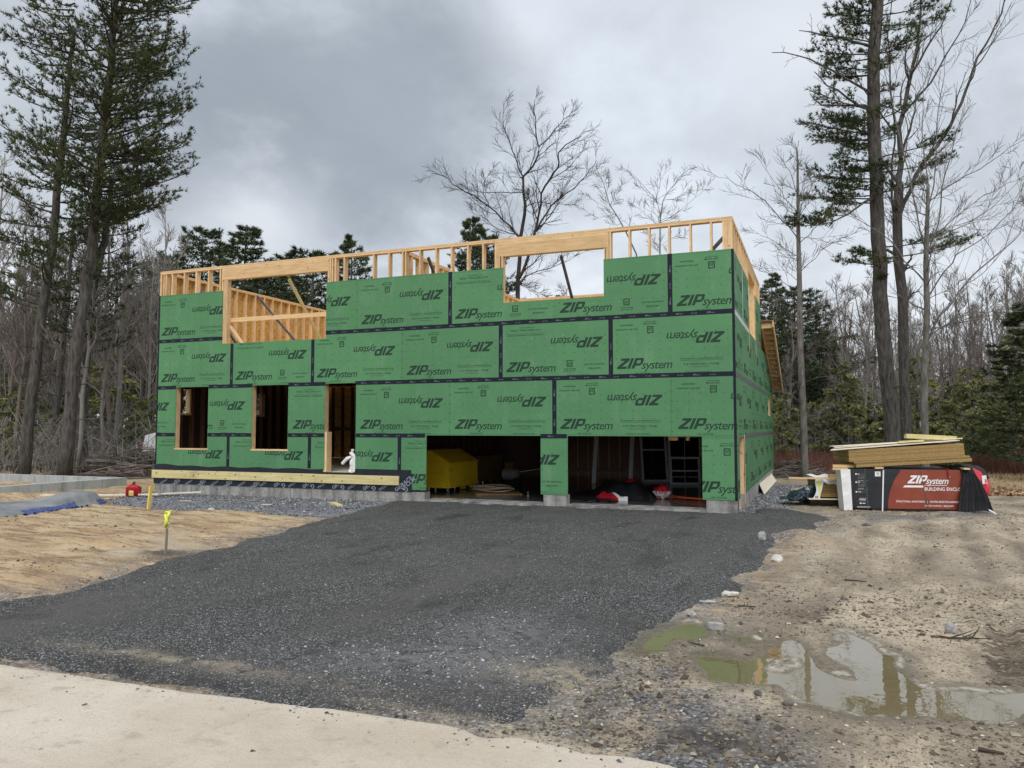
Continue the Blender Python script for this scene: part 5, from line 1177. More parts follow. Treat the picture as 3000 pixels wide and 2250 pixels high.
a.add([(.20+.024*math.cos(k*.5236), -.003, .145+.014*math.sin(k*.5236)) for k in range(12)], t=[[0, k, k+1] for k in range(1, 11)]); a.box(.24, .30, -.003, -.001, .138, .152); a.box(.12, .40, -.003, -.001, .055, .085, mi=1)
a.box(.52, .64, -.003, -.001, .69, .79, mi=0); bp(a, 'panel_print', [M['txtw'], M['txtg']])
a = Acc(); btext('30', .555, .73, .055, y=-.0045); btext('YEAR SYSTEM', .55, .705, .015, .075, y=-.0045); bp(a, 'year_mark', 'txtk')
# white end wrap at the left, straps
a = Acc(); zs = np.linspace(.0, hB-.01, 10); X0 = -.16+.03*zs*0-.10*(zs/hB)*.6; X1 = .02-.03*(zs/hB)
a.add([(x, -.012+.008*math.sin(i*1.7), z) for i, (x, z) in enumerate(zip(X0, zs))]+[(x, -.014, z) for x, z in zip(X1, zs)], [[i, 10+i, 11+i, i+1] for i in range(9)])
a.add([(x, -.012, z) for x, z in zip(X0, zs)]+[(x-.01, .35, z) for x, z in zip(X0, zs)], [[i+1, 11+i, 10+i, i] for i in range(9)])
bp(a, 'end_wrap', 'white')
a = Acc(); a.beam((.36, -.006, .0), (.30, -.006, hB+.004), .014, .004, up=(0, 1, 0)); a.box(.295, .31, -.004, 1.22, hB+.001, hB+.005); bp(a, 'strap', 'greenstrap')
a = Acc(); a.beam((1.62, -.010, .0), (1.48, -.010, hB+.004), .012, .003, up=(0, 1, 0)); bp(a, 'strap', 'greenstrap')
a = Acc(); a.beam((.655, -.014, -.03), (.70, -.010, hB-.02), .028, .005, up=(0, 1, 0)); bp(a, 'strap', 'white')
a = Acc(); a.box(.45, 2.2, .03, 1.1, .0, .038); bp(a, 'skid', 'darkwood')
# stickers on top of the bundle
def onb(name, x0, x1, y0, y1, z0, z1, m, label, cat, rot=0.):
    a = Acc(); a.box(-(x1-x0)/2, (x1-x0)/2, -(y1-y0)/2, (y1-y0)/2, 0, z1-z0); o = a.build(name, M[m])
    p = BO+U*((x0+x1)/2*XS)+Wv*((y0+y1)/2)+np.array([0, 0, z0]); o.location = p; o.rotation_euler = (0, 0, BA+rot); return tag(o, label, cat)
onb('timber', .52, .68, -.06, 1.15, hB+.005-.0, hB+.04, 'woodh', 'pale timber spacer under the board stack above the white strap', 'timber')
onb('timber', 2.33, 2.44, -.16, 1.1, hB+.006, hB+.036, 'woodh', 'pale timber spacer poking out over the black tarp', 'timber')
onb('timber', -.32, .10, .1, .19, hB+.02, hB+.075, 'woodh', 'pale timber block on the left end of the bundle, uppermost', 'timber')
onb('timber', -.36, -.06, .02, .1, hB-.03, hB+.015, 'woodh', 'thin pale timber under the uppermost block at the bundle left end', 'timber')
# upper stack of strand boards, tilted
TL = math.radians(3.6); SM = Matrix.Translation(Vector(BO+U*.02+Wv*.0+np.array([0, 0, hB+.022]))) @ Matrix.Rotation(BA, 4, 'Z') @ Matrix.Rotation(-TL, 4, 'Y') @ Matrix.Diagonal((XS, 1, 1, 1))
rr = np.random.RandomState(11)
t = thing('board_stack', 'tilted stack of brown strand boards lying on the wrapped bundle', 'board stack', (0, 0, 0)); t.matrix_world = SM
def sheets(name, z0, n, xo, th=.0165):
    a = Acc(); z = z0
    for k in range(n): j = rr.uniform(-.006, .006, 2); a.box(xo+j[0], xo+2.44+j[0], -.02+j[1], 1.2+j[1], z, z+th-.0022, sh=rr.uniform(.72, 1.12)); z += th
    o = a.build(name, [M['osbe']]); o.parent = t; return z
z = sheets('boards', .0, 4, .10); z = sheets('boards', z, 3, .02+.04); z = sheets('boards', z+.003, 15, -.04)
zt = z
def ons(name, x, y, z, L, w, h_, rot, m, label, cat='board', ry=0.):
    a = Acc(); a.box(-L/2, L/2, -w/2, w/2, 0, h_); o = a.build(name, M[m]); o.matrix_world = SM @ Matrix.Translation((x, y, z)) @ Matrix.Rotation(rot, 4, 'Z') @ Matrix.Rotation(ry, 4, 'Y'); return tag(o, label, cat)
a = Acc(); a.add([(-.42, -.08, 0), (2.36, -.02, 0), (2.36, 1.1, 0), (.02, 1.1, 0), (-.42, -.08, .012), (2.36, -.02, .012), (2.36, 1.1, .012), (.02, 1.1, .012)], [[0, 3, 2, 1], [4, 5, 6, 7], [0, 1, 5, 4], [1, 2, 6, 5], [2, 3, 7, 6], [3, 0, 4, 7]])
o = a.build('board', M['plypale']); o.matrix_world = SM @ Matrix.Translation((-.02, .02, zt+.012)) @ Matrix.Rotation(-.02, 4, 'Y'); tag(o, 'thin pale sheet overhanging the left end on top of the board stack', 'board')
ons('board', 1.05, .5, zt+.066, 2.66, .34, .012, .03, 'plypale', 'long grey sheet laid over the pale overhanging sheet on the board stack', ry=.0)
ons('plank', 1.36, .12, zt+.080, .52, .09, .032, -.06, 'treated', 'short pale plank flat on the board stack under the spotted plank', 'plank')
ons('plank', 1.72, .5, zt+.0795, .9, .14, .02, .05, 'woodh', 'reddish plank lying flat below the spotted plank', 'plank')
ons('plank', 1.86, .34, zt+.105, 1.10, .12, .09, .08, 'treated', 'spotted pale plank on top of everything on the board stack', 'plank', ry=.11)
ons('plank', 2.3, .3, zt+.08, .42, .09, .02, -.1, 'plypale', 'small pale slat at the right end on top of the board stack', 'plank')
# black and red tarp over the right end
t = thing('tarp', 'black tarp with red lining hanging over the right end of the wrapped bundle', 'tarp', tuple(BO)); t.rotation_euler = (0, 0, BA); t.scale = (XS, 1, 1)
def drape(name, path, m, par, y0=-.03, folds=5, amp=.03):
    """path: rows of (x_left, x_right, y, z) from top to bottom"""
    n = 22; a = Acc(); rows = []
    for k, (xl, xr, yy, z) in enumerate(path):
        s = np.linspace(0, 1, n); x = xl+(xr-xl)*s; y = yy+amp*np.sin(s*folds*6.28+.5*k)*(.4+.12*k)-.02*np.sin(s*3.1)
        rows.append(np.stack([x, y, np.full(n, z)+.01*np.sin(s*9+k)], -1))
    a.add(np.concatenate(rows), [[r*n+i, r*n+i+1, (r+1)*n+i+1, (r+1)*n+i] for r in range(len(path)-1) for i in range(n-1)]); o = a.build(name, M[m], smooth=True); o.parent = par; return o
M['cloth'] = mat('black_cloth', (.008, .008, .010), .6, (.02, .021, .024), 5, .004, 12, spec=.25)
drape('black_cover', [(2.05, 2.60, .6, .90), (2.10, 2.62, .1, .89), (2.30, 2.58, -.04, .84), (2.33, 2.62, -.07, .74), (2.30, 2.70, -.09, .6), (2.26, 2.78, -.10, .42), (2.22, 2.84, -.11, .25), (2.20, 2.88, -.12, .10), (2.19, 2.90, -.14, .03)], 'cloth', t)
drape('red_lining', [(2.58, 2.66, .3, .885), (2.57, 2.80, .15, .80), (2.60, 2.90, .05, .68), (2.66, 2.91, -.02, .52), (2.72, 2.86, -.04, .36), (2.78, 2.80, -.05, .26)], 'red', t, folds=1.5, amp=.02)
drape('black_corner', [(2.4, 2.70, .5, .92), (2.45, 2.86, .35, .90), (2.62, 2.93, .22, .83), (2.78, 2.94, .12, .74), (2.86, 2.93, .05, .66)], 'cloth', t, folds=1.2, amp=.02)
drape('red_edge', [(2.02, 2.04, -.03, .86), (2.03, 2.06, -.035, .80), (2.04, 2.07, -.035, .72), (2.055, 2.065, -.03, .66)], 'red', t, folds=.5, amp=.0)
a = Acc(); a.add([(2.73, -.075, .56), (2.82, -.09, .58), (2.80, -.09, .74), (2.72, -.07, .72)], [[0, 1, 2, 3]]); o = a.build('patch', M['white']); o.parent = t
a = Acc(); V, F = text_mesh('ay', .085, .02)
for f in F: a.add([(2.805-V[i][1]*.9, -.096+V[i][1]*.05, .59+V[i][0]) for i in f], t=[[0, k, k+1] for k in range(1, len(f)-1)])
o2 = a.build('patch_lettering', M['txtr']); o2.parent = o
a = Acc(); a.tube([(2.80, -.14, .06), (2.86, -.16, .03), (2.90, -.2, .0), (2.90, -.22, -.05)], [.018, .02, .018, .012], 6); o = a.build('white_cord', M['white']); o.parent = t
# second pile at the left of the bundle
t = thing('siding_bundle', 'bundle of brown siding boards half wrapped in printed white plastic', 'siding bundle', tuple(BO)); t.rotation_euler = (0, 0, BA); t.scale = (XS, 1, 1)
a = Acc(); rr = np.random.RandomState(4); z = .21
for k in range(10): a.box(-.50+rr.uniform(-.008, .008), -.02, .6, 1.8, z, z+.033, sh=rr.uniform(.6, 1.0)); z += .036
o = a.build('boards', M['osbe']); o.parent = t
a = Acc()
n = 14; s = np.linspace(0, 1, n)
top = np.stack([-.56+.5*s, np.full(n, .55), .60-.0*s+.02*np.sin(s*9)], -1); low = np.stack([-.52+.5*s, np.full(n, .53), .53-.09*s+.015*np.sin(s*13)], -1); bk = top+[0, 1.1, .02]
a.add(np.concatenate([bk, top, low]), [[r*n+i, r*n+i+1, (r+1)*n+i+1, (r+1)*n+i] for r in range(2) for i in range(n-1)])
zs = np.linspace(.62, .16, n); l = np.stack([-.60-.03*np.sin(zs*14)-.09*(.62-zs)/.46, np.full(n, .5), zs], -1); r_ = np.stack([-.47-.02*np.sin(zs*9)-.06*(.62-zs)/.46, np.full(n, .49), zs], -1)
a.add(np.concatenate([l, r_]), [[i, n+i, n+i+1, i+1] for i in range(n-1)]); o = a.build('wrapping', M['white'], smooth=True); o.parent = t
a = Acc()
V, F = text_mesh('DE', .06, .02)
for f in F: a.add([(-.66+V[i][0], .48, .2+V[i][1]) for i in f], t=[[0, k, k+1] for k in range(1, len(f)-1)])
o2 = a.build('lettering', M['txtk']); o2.parent = t
a = Acc(); zs = np.linspace(.56, .30, 8); a.add(np.concatenate([np.stack([-.575-.03*np.sin(zs*14)-.05*(.6-zs), np.full(8, .492), zs], -1), np.stack([-.52-.05*(.6-zs), np.full(8, .485), zs-.03], -1)]), [[i, 8+i, 9+i, i+1] for i in range(7)]); o2 = a.build('yellow_mark', M['ribbon']); o2.parent = t
a = Acc(); a.box(-.80, .0, .45, .60, .165, .185); o = a.build('base_board', M['plypale']); o.parent = t
a = Acc(); a.box(-.7, .0, .7, 1.7, .0, .16); o = a.build('bearer', M['darkwood']); o.parent = t
t = thing('sack', 'dark green and blue sack with white letters slumped left of the siding bundle', 'sack', tuple(BO)); t.rotation_euler = (0, 0, BA); t.scale = (XS, 1, 1)
bm = bmesh.new(); bmesh.ops.create_icosphere(bm, subdivisions=4, radius=1)
for v in bm.verts:
    p = v.co; k = 1+.16*math.sin(p.x*5+p.z*4)+.06*math.sin(p.y*13+p.x*8); xx = p.x*.42*k
    q_ = vnoise(np.array(p.x*4+9), np.array(p.z*4+p.y*3), 9)-.5; v.co = Vector((-.86+xx+q_*.10, 1.1+p.y*.4+q_*.12, .27+max(p.z, -.8)*.27*k*min(1, max(.10, .5+p.x*.55))-.14*(1-p.x)*.5+q_*.07))
for f in bm.faces: f.smooth = False
me = bpy.data.meshes.new('sack_body'); bm.to_mesh(me); bm.free(); M['greenbag'] = mat('dark_green_sack', (.008, .03, .024), .35, (.012, .02, .06), 4, .01, 9, spec=.6); me.materials.append(M['greenbag']); o = link('sack_body', me); o.parent = t
a = Acc(); V, F = text_mesh('LL', .10, .03)
for f in F: a.add([(-.80-V[i][1]*.2+V[i][0]*.9-.02, .66-V[i][0]*.1, .36+V[i][1]) for i in f], t=[[0, k, k+1] for k in range(1, len(f)-1)])
o2 = a.build('lettering', M['txtw'], None); o2.parent = t
o = onb('plank', -1.22, -.30, .35, .42, .60, .635, 'woodh', 'thin pale plank sticking out left over the dark green sack', 'plank')
onb('timber', -.34, -.10, .30, .50, .60, .70, 'woodh', 'square pale timber block on the white wrapped siding', 'timber')
# ------------------------------------------------------------------ trees
TR = np.random.RandomState(21)
def unit(v): return v/max(np.linalg.norm(v), 1e-9)
CLS = 1.
def grow(acc, p, d, L, r, depth, rg, rmin=.006, nchild=5, up=.25, spread=.7, wig=.18, minL=.25, sh=1., k=4, taper=.25, pts=None, start=.25):
    """a limb and, recursively, its side branches"""
    if pts is None:
        n = max(3, min(8, int(L/.35)+2)); P = [np.array(p)]; dd = unit(np.array(d))
        for i in range(n-1):
            dd = unit(dd+rg.normal(0, wig, 3)+np.array([0, 0, up*.25])); P.append(P[-1]+dd*L/(n-1))
        P = np.array(P)
    else: P = np.array(pts); n = len(P); L = np.linalg.norm(np.diff(P, axis=0), axis=1).sum()
    R_ = np.maximum(np.linspace(r, r*taper, n), rmin); acc.tube(P, R_, k if r > .02 else 3, sh=sh, cap=False)
    if depth <= 0: return
    s = rg.choice([-1, 1])
    for c in range(nchild):
        t = start+(1-start)*(c+rg.uniform(.1, .9))/nchild; f = t*(n-1); i = min(int(f), n-2); q = P[i]+(P[i+1]-P[i])*(f-i); dd = unit(P[i+1]-P[i])
        side = unit(np.cross(dd, rg.normal(0, 1, 3))); a = spread*rg.uniform(.7, 1.25); s = -s
        nd = dd*math.cos(a)+side*math.sin(a); nd[2] += up*.5; l = L*rg.uniform(.35, .62)*(1.15-.6*t)*(CLS if pts is not None else 1.)
        if l < minL: l = minL
        grow(acc, q, unit(nd), l, max(rmin, r*(1-t*(1-taper))*.55), depth-1, rg, rmin, max(3, nchild-1), up, spread, wig, minL, sh, 4, taper)
def tris(acc, P, D, Lg, Wd, k, rg, spread=.8, sh=None):
    """tufts: k slender blades fanning round direction D at every point P"""
    n = len(P); P = np.repeat(P, k, 0); D = np.repeat(D, k, 0); d = D+rg.normal(0, spread*.6, D.shape); d /= np.linalg.norm(d, axis=1)[:, None]
    l = Lg*rg.uniform(.7, 1.25, len(P))[:, None]; s = np.cross(d, rg.normal(0, 1, d.shape)); s /= np.linalg.norm(s, axis=1)[:, None]; w = Wd*rg.uniform(.7, 1.3, len(P))[:, None]
    V = np.stack([P-s*w/2, P+s*w/2, P+d*l], 1); shv = np.repeat(np.repeat(sh if sh is not None else rg.uniform(.7, 1.3, n), k), 3)
    acc.add(V.reshape(-1, 3), t=np.arange(len(P)*3).reshape(-1, 3), sh=shv)
def pine_limb(wood, leaf, p, az, L, el, curl, rg, nsec=11, tl=.15, tw=.021, k=9, droop=0., r=.035, dens=1., bare=.22, shb=1., tert=True):
    n = 8; t = np.linspace(0, 1, n); az_ = az+np.cumsum(rg.normal(0, .07, n)); st = L/(n-1)
    z = L*(el*t+curl*t**2.2)-droop*L*t*(1-t); X = np.cumsum(np.cos(az_))*st-np.cos(az_[0])*st; Y = np.cumsum(np.sin(az_))*st-np.sin(az_[0])*st
    P = np.stack([p[0]+X, p[1]+Y, p[2]+z], -1); wood.tube(P, np.linspace(r, .008, n), 5, sh=.8, cap=False)
    pts = []; dirs = []; shs = []; sg = 1
    for c in range(nsec):
        tt = bare+(1-bare)*(c+.6)/nsec; f = tt*(n-1); i = min(int(f), n-2); q = P[i]+(P[i+1]-P[i])*(f-i); dd = unit(P[i+1]-P[i]); sg = -sg
        a = sg*rg.uniform(.55, 1.15); nd = np.array([dd[0]*math.cos(a)-dd[1]*math.sin(a), dd[0]*math.sin(a)+dd[1]*math.cos(a), dd[2]+rg.uniform(-.05, .28)]); l = L*rg.uniform(.22, .40)*(1.2-.75*tt)+.12
        m = max(3, int(l/.10*dens)); s = np.linspace(.2, 1, m); Q = q+nd*l*s[:, None]+rg.normal(0, .035, (m, 3)); Q[:, 2] += .06*l*s**2
        wood.tube([q, q+nd*l*.5, Q[-1]], [.010, .007, .004], 3, sh=.8, cap=False)
        b = shb*rg.uniform(.65, 1.35); pts.append(Q); dirs.append(np.repeat((nd+[0, 0, .25])[None], m, 0)); shs.append(np.full(m, b))
        if tert:
            for _ in range(2):
                f2 = rg.uniform(.3, .9); q2 = q+nd*l*f2; n2 = unit(nd+rg.normal(0, .6, 3)*np.array([1, 1, .5])); l2 = l*.45; m2 = max(2, int(l2/.13*dens)); s2 = np.linspace(.3, 1, m2)
                pts.append(q2+n2*l2*s2[:, None]); dirs.append(np.repeat((n2+[0, 0, .3])[None], m2, 0)); shs.append(np.full(m2, b))
    Q = P[-1]+rg.normal(0, .04, (4, 3)); pts.append(Q); dirs.append(np.repeat(unit(P[-1]-P[-2])[None], 4, 0)); shs.append(np.full(4, shb))
    tris(leaf, np.concatenate(pts), np.concatenate(dirs), tl, tw, k, rg, .95, np.concatenate(shs))
def trunkpts(D_pts, depth, zbase=True):
    P = [far(x*K, y*K, depth) for x, y in D_pts]
    if zbase:
        P[0][2] = GZ-.1
    return np.array(P)
def mk(name, label, cat, base, wood, leaf, barkm, leafm, group=None, leafname='crown'):
    t = thing(name, label, cat, tuple(base), group); wo, trk = wood if isinstance(wood, tuple) else (None, wood)
    if trk is not None: trk.build('trunk', M[barkm], t, smooth=True)
    if wo is not None: wo.build('limbs', M[barkm], t, smooth=True)
    if leaf is not None: leaf.build(leafname, M[leafm], t)
    return t
def interp(P, t):
    n = len(P)-1; f = min(max(t, 0), .9999)*n; i = int(f); return P[i]+(P[i+1]-P[i])*(f-i)
def pine(name_label, Dp, depth, w0, w1, zc0, zc1, Lf, nl, rg, side=None, barkm='bark', leafm='needle', dens=1., extra=None, kblade=9, tl=.15, tw=.022, group=None, nstub=10):
    """pine with trunk through photo points; crown between heights zc0 and zc1"""
    P = trunkpts(Dp, depth); n = 24; Q = np.array([interp(P, i/(n-1)) for i in range(n)]); trk = Acc(); rad = np.linspace(w0/2, w1/2, n); rad[0] *= 1.14; rad[1] *= 1.04
    Q[1:, :2] += rg.normal(0, .02, (n-1, 2)); trk.tube(Q, rad, 14, cap=True, sh=1.); wood = Acc(); leaf = Acc(); zs = Q[:, 2]
    def at(z): return np.array([np.interp(z, zs, Q[:, 0]), np.interp(z, zs, Q[:, 1]), z])
    for i in range(nl):
        z = zc0+(zc1-zc0)*((i+rg.uniform(0, 1))/nl); az = rg.uniform(0, 2*math.pi)
        if side is not None and rg.rand() < side[1]: az = side[0]+rg.normal(0, .8)
        L = Lf((z-zc0)/(zc1-zc0))*rg.uniform(.65, 1.15); pine_limb(wood, leaf, at(z), az, L, rg.uniform(-.08, .22), rg.uniform(.05, .38), rg, nsec=max(5, int(L*3.4)), dens=dens, k=kblade, tl=tl, tw=tw, r=.018+.010*L)
    for i in range(nstub):
        z = rg.uniform(1.5, zc0); az = rg.uniform(0, 6.28); L = rg.uniform(.3, 1.3); p = at(z); wood.tube([p, p+np.array([math.cos(az), math.sin(az), rg.uniform(-.2, .3)])*L*.5, p+np.array([math.cos(az), math.sin(az), rg.uniform(-.2, .2)])*L], [.022, .015, .006], 4, sh=.9)
    if extra: extra(at, wood, leaf, rg)
    return mk('pine_tree', name_label, 'pine tree', P[0], (wood, trk), leaf, barkm, leafm, group)
AZL = math.pi-YAW*0+.35; AZR = .37; RXY = RT[:2]
azR = math.atan2(RT[1], RT[0]); azL = azR+math.pi
# --- the tall pines at the left
pine('leaning tall pine at far left with long flat limbs reaching left', [(50, 1032), (70, 849), (90, 683), (112, 549), (123, 409), (140, 284), (147, 178), (160, 60)], 25.5, .37, .12, 5.2, 17.6, lambda t: 2.6*(1-.5*t), 66, np.random.RandomState(1), (azL, .62), nstub=12, dens=1.15)
pine('tallest pine with pale scaly trunk in the middle of the left group', [(138, 1032), (160, 816), (180, 650), (197, 549), (213, 391), (231, 231), (245, 71), (252, -60), (258, -170)], 24.5, .41, .14, 7.4, 18.8, lambda t: 2.85*(1-.5*t**1.3)*(.7+.3*min(1, t*5)), 175, np.random.RandomState(2), (azR, .45), nstub=18, dens=1.15)
pine('dark trunked pine standing right behind the tallest pine', [(173, 1030), (181, 816), (192, 683), (215, 560), (235, 480), (243, 380)], 27.5, .42, .15, 4.0, 10.8, lambda t: 1.7*(1-.25*t), 44, np.random.RandomState(3), (azR, .3), nstub=12, dens=1.1)
pine('slimmer pine at the left edge of the leaning pine foliage', [(110, 1025), (130, 800), (150, 600), (160, 470)], 31, .30, .10, 5.0, 9.6, lambda t: 1.3*(1-.5*t), 18, np.random.RandomState(4), nstub=10)
# --- the pair of big trunks at the right
def rlimbs(at, wood, leaf, rg):
    def Z(yy, d=26.0): return far(1900*K, yy*.3556*K, d)[2]
    for y, tip in ((230, 640), (300, 620), (400, 700), (430, 700), (640, 590), (700, 700), (790, 540), (830, 640), (960, 690), (1000, 780), (1060, 600), (1130, 640), (1180, 560), (1500, 830), (1580, 740), (60, 700), (130, 760)):
        z = Z(y); L = (970-tip)*.3556*K/FPX*26; pine_limb(wood, leaf, at(z-.15), azL+rg.normal(0, .25), L*1.02, rg.uniform(-.05, .12), rg.uniform(0, .12), rg, nsec=int(6+L*3), dens=1.25, r=.03)
        pine_limb(wood, leaf, at(z-.3), azL+rg.uniform(-1.2, 1.2), L*.7, .05, .1, rg, nsec=int(5+L*2), dens=1.1, r=.03)
    for y, tip in ((330, 1230), (560, 1120), (640, 1110), (960, 1400), (1050, 1420), (1170, 1270), (1500, 1480), (1570, 1500), (150, 1440), (90, 1320)):
        z = Z(y); L = (tip-1000)*.3556*K/FPX*26; pine_limb(wood, leaf, at(z), azR+rg.normal(0, .25), L, .1, .08, rg, nsec=int(5+L*3), dens=1.2, r=.03, bare=.45 if L > 1.5 else .1)
    for i in range(30): z = rg.uniform(Z(1250), Z(-100)); pine_limb(wood, leaf, at(z), rg.uniform(0, 6.28), rg.uniform(.5, 1.5), .1, .1, rg, nsec=6, dens=1.2, r=.025, bare=.1)
    # the long hanging limb to the left
    p = at(Z(1200)); q = [far((1548+.3556*x)*K, .3556*y*K, 25.5) for x, y in ((900, 1225), (800, 1300), (700, 1350), (600, 1370), (500, 1370))]; wood.tube([p]+q, [.045, .04, .03, .02, .014, .008], 5)
    for a_, b_ in zip(q[:-1], q[1:]):
        for s in (.2, .7): pine_limb(wood, leaf, a_+(b_-a_)*s, azL+rg.uniform(-1.3, 1.3), .75, .05, .1, rg, nsec=6, dens=1.3, r=.01, bare=.1)
    # bare dead limbs on the left
    for pts in (((930, 560), (860, 520), (790, 480), (690, 420), (620, 390), (570, 360), (500, 340), (410, 318), (335, 320)), ((880, 650), (800, 600), (740, 550), (670, 520), (620, 460), (592, 435)), ((900, 640), (760, 640), (640, 640), (600, 610), (565, 568)), ((830, 255), (760, 230), (650, 215), (580, 195), (500, 185))):
        Q = [far((1548+.3556*x)*K, .3556*y*K, 25.8) for x, y in pts]; Q = [at(Q[0][2]-.05)]+Q; wood.tube(Q, np.linspace(.05, .012, len(Q)), 5)
        for j in range(len(Q)-1): grow(wood, Q[j], rg.normal(0, 1, 3)+unit(Q[j+1]-Q[j]), .45, .012, 1, rg, .006, 2)
pine('massive straight pine trunk right of the house with sparse ragged limbs', [(1930, 958), (1921, 850), (1912, 760), (1903, 650), (1898, 500), (1893, 400), (1886, 250), (1887, 120), (1897, 0), (1900, -120)], 26, .52, .35, 6.2, 6.3, lambda t: .2, 1, np.random.RandomState(5), None, nstub=14, extra=rlimbs)
def zz(x, y): return (1548+.3556*x)/1., .3556*y
def hero(label, depth, trunk, limbs, r0, r1, rg, barkm='lbark', name='bare_tree', cat='bare tree', rmin=.007, depthrec=2, lr=.05, f=lambda x, y: (x, y), up=.25, nch=6, trec=2, tch=8, tstart=.35, tL=.45, wob=.9, group=None, kk=12):
    P = np.array([far(f(x, y)[0]*K, f(x, y)[1]*K, depth) for x, y in trunk]); P[0][2] = min(P[0][2], GZ-.1)
    trk = Acc(); n = max(10, len(P)*4); Q = np.array([interp(P, i/(n-1)) for i in range(n)]); trk.tube(Q, np.linspace(r0, r1, n), kk); wood = Acc()
    for li, L in enumerate(limbs):
        rr_ = lr
        if isinstance(L[0], (int, float)): rr_ = L[0]; L = L[1:]
        w = rg.uniform(-wob, wob); m = len(L)
        q = np.array([far(f(x, y)[0]*K, f(x, y)[1]*K, depth+w*(i/(m-1))**1.3*2) for i, (x, y) in enumerate(L)])
        if li == 0: prev = Q.copy()
        j = np.argmin(np.linalg.norm(prev-q[0], axis=1)); q = np.vstack([prev[j][None], q+(prev[j]-q[0])*np.linspace(1, 0, m)[:, None]**2*.6]) if np.linalg.norm(prev[j]-q[0]) > .02 else q; m = len(q)
        n2 = m*2+1; qs = np.array([interp(q, i/(n2-1)) for i in range(n2)]); qs[1:] += rg.normal(0, .02, (n2-1, 3)); prev = np.vstack([prev, qs[:-1]])
        grow(wood, None, None, 0, rr_, depthrec, rg, rmin, nch, up, .65, .16, .3, 1., 6, .22, pts=qs, start=.12)
    # side shoots along the trunk
    for i in range(tch):
        t = tstart+(1-tstart)*(i+rg.rand())/tch; p = interp(P, t); az = rg.uniform(0, 6.28); L = tL*np.linalg.norm(P[-1]-P[0])*.3*(1.2-t)*rg.uniform(.6, 1.2)
        grow(wood, p, np.array([math.cos(az), math.sin(az), rg.uniform(.2, .9)]), L, max(.012, r1*.6), trec, rg, rmin, 5, up, .65, .16, .3)
    return mk(name, label, cat, P[0], (wood, trk), None, barkm, None, group)
# forked hardwood beside the big pine
CLS = .6
hero('tall forked hardwood just right of the massive pine, leaning limb to upper right', 27.5,
     [(1962, 955), (1955, 860), (1952, 760), (1950, 640), (1940, 560), (1938, 470), (1942, 400)],
     [(.125, (1942, 410), (1945, 340), (1942, 280), (1955, 220), (1968, 150), (1982, 90), (1990, 40), (1985, -60)),
      (.095, (1945, 470), (1975, 400), (2000, 350), (2040, 300), (2065, 250), (2090, 190), (2105, 140), (2135, 85), (2160, 35), (2180, -30)),
      (.06, (1950, 560), (1935, 480), (1928, 400), (1935, 300), (1925, 200), (1920, 90), (1930, -30)), (.055, (1968, 150), (2000, 100), (2040, 40), (2070, -30)), (.055, (1952, 240), (2010, 180), (2050, 110), (2080, 60), (2100, -10)), (.05, (1948, 500), (1930, 440), (1915, 420))],
     .185, .155, np.random.RandomState(6), 'bark', rmin=.0055, nch=9, name='hardwood_tree', cat='bare tree', tch=4, tL=.5)
# smooth grey maple
z8 = lambda x, y: ((2450+x*.7835)/K, y*.7835/K)
hero('smooth grey leafless maple spreading wide at the right behind the board stack', 23,
     [(330, 1640), (328, 1480), (333, 1320), (340, 1150), (335, 1000), (338, 880), (342, 780), (343, 690)],
     [(0.0425, (335, 1270), (380, 1190), (430, 1130), (480, 1060), (540, 1000), (620, 940), (680, 880), (700, 820)), (0.0300, (330, 1290), (380, 1230), (450, 1190), (560, 1170), (700, 1165)), (0.0300, (335, 1240), (420, 1215), (520, 1195), (620, 1170), (702, 1150)),
      (0.0300, (338, 1110), (400, 1020), (450, 950), (540, 900), (640, 800), (700, 740)), (0.0300, (335, 960), (380, 860), (400, 700), (430, 560), (460, 450), (480, 380)), (0.0275, (335, 930), (300, 800), (270, 640), (230, 480), (190, 300), (150, 180)),
      (0.0250, (336, 1060), (270, 990), (200, 900), (110, 830), (40, 800)), (0.0250, (342, 800), (370, 650), (375, 480), (400, 300), (410, 200)), (0.0250, (343, 700), (330, 560), (320, 400), (325, 250)), (0.0225, (338, 900), (400, 870), (500, 830), (600, 760), (700, 660)),
      (0.0225, (345, 760), (430, 690), (540, 630), (640, 560), (700, 520)), (0.0200, (380, 860), (470, 780), (560, 720), (660, 680), (720, 640))],
     .115, .045, np.random.RandomState(8), 'lbark', f=z8, rmin=.0052, nch=10, tch=8, up=.35)
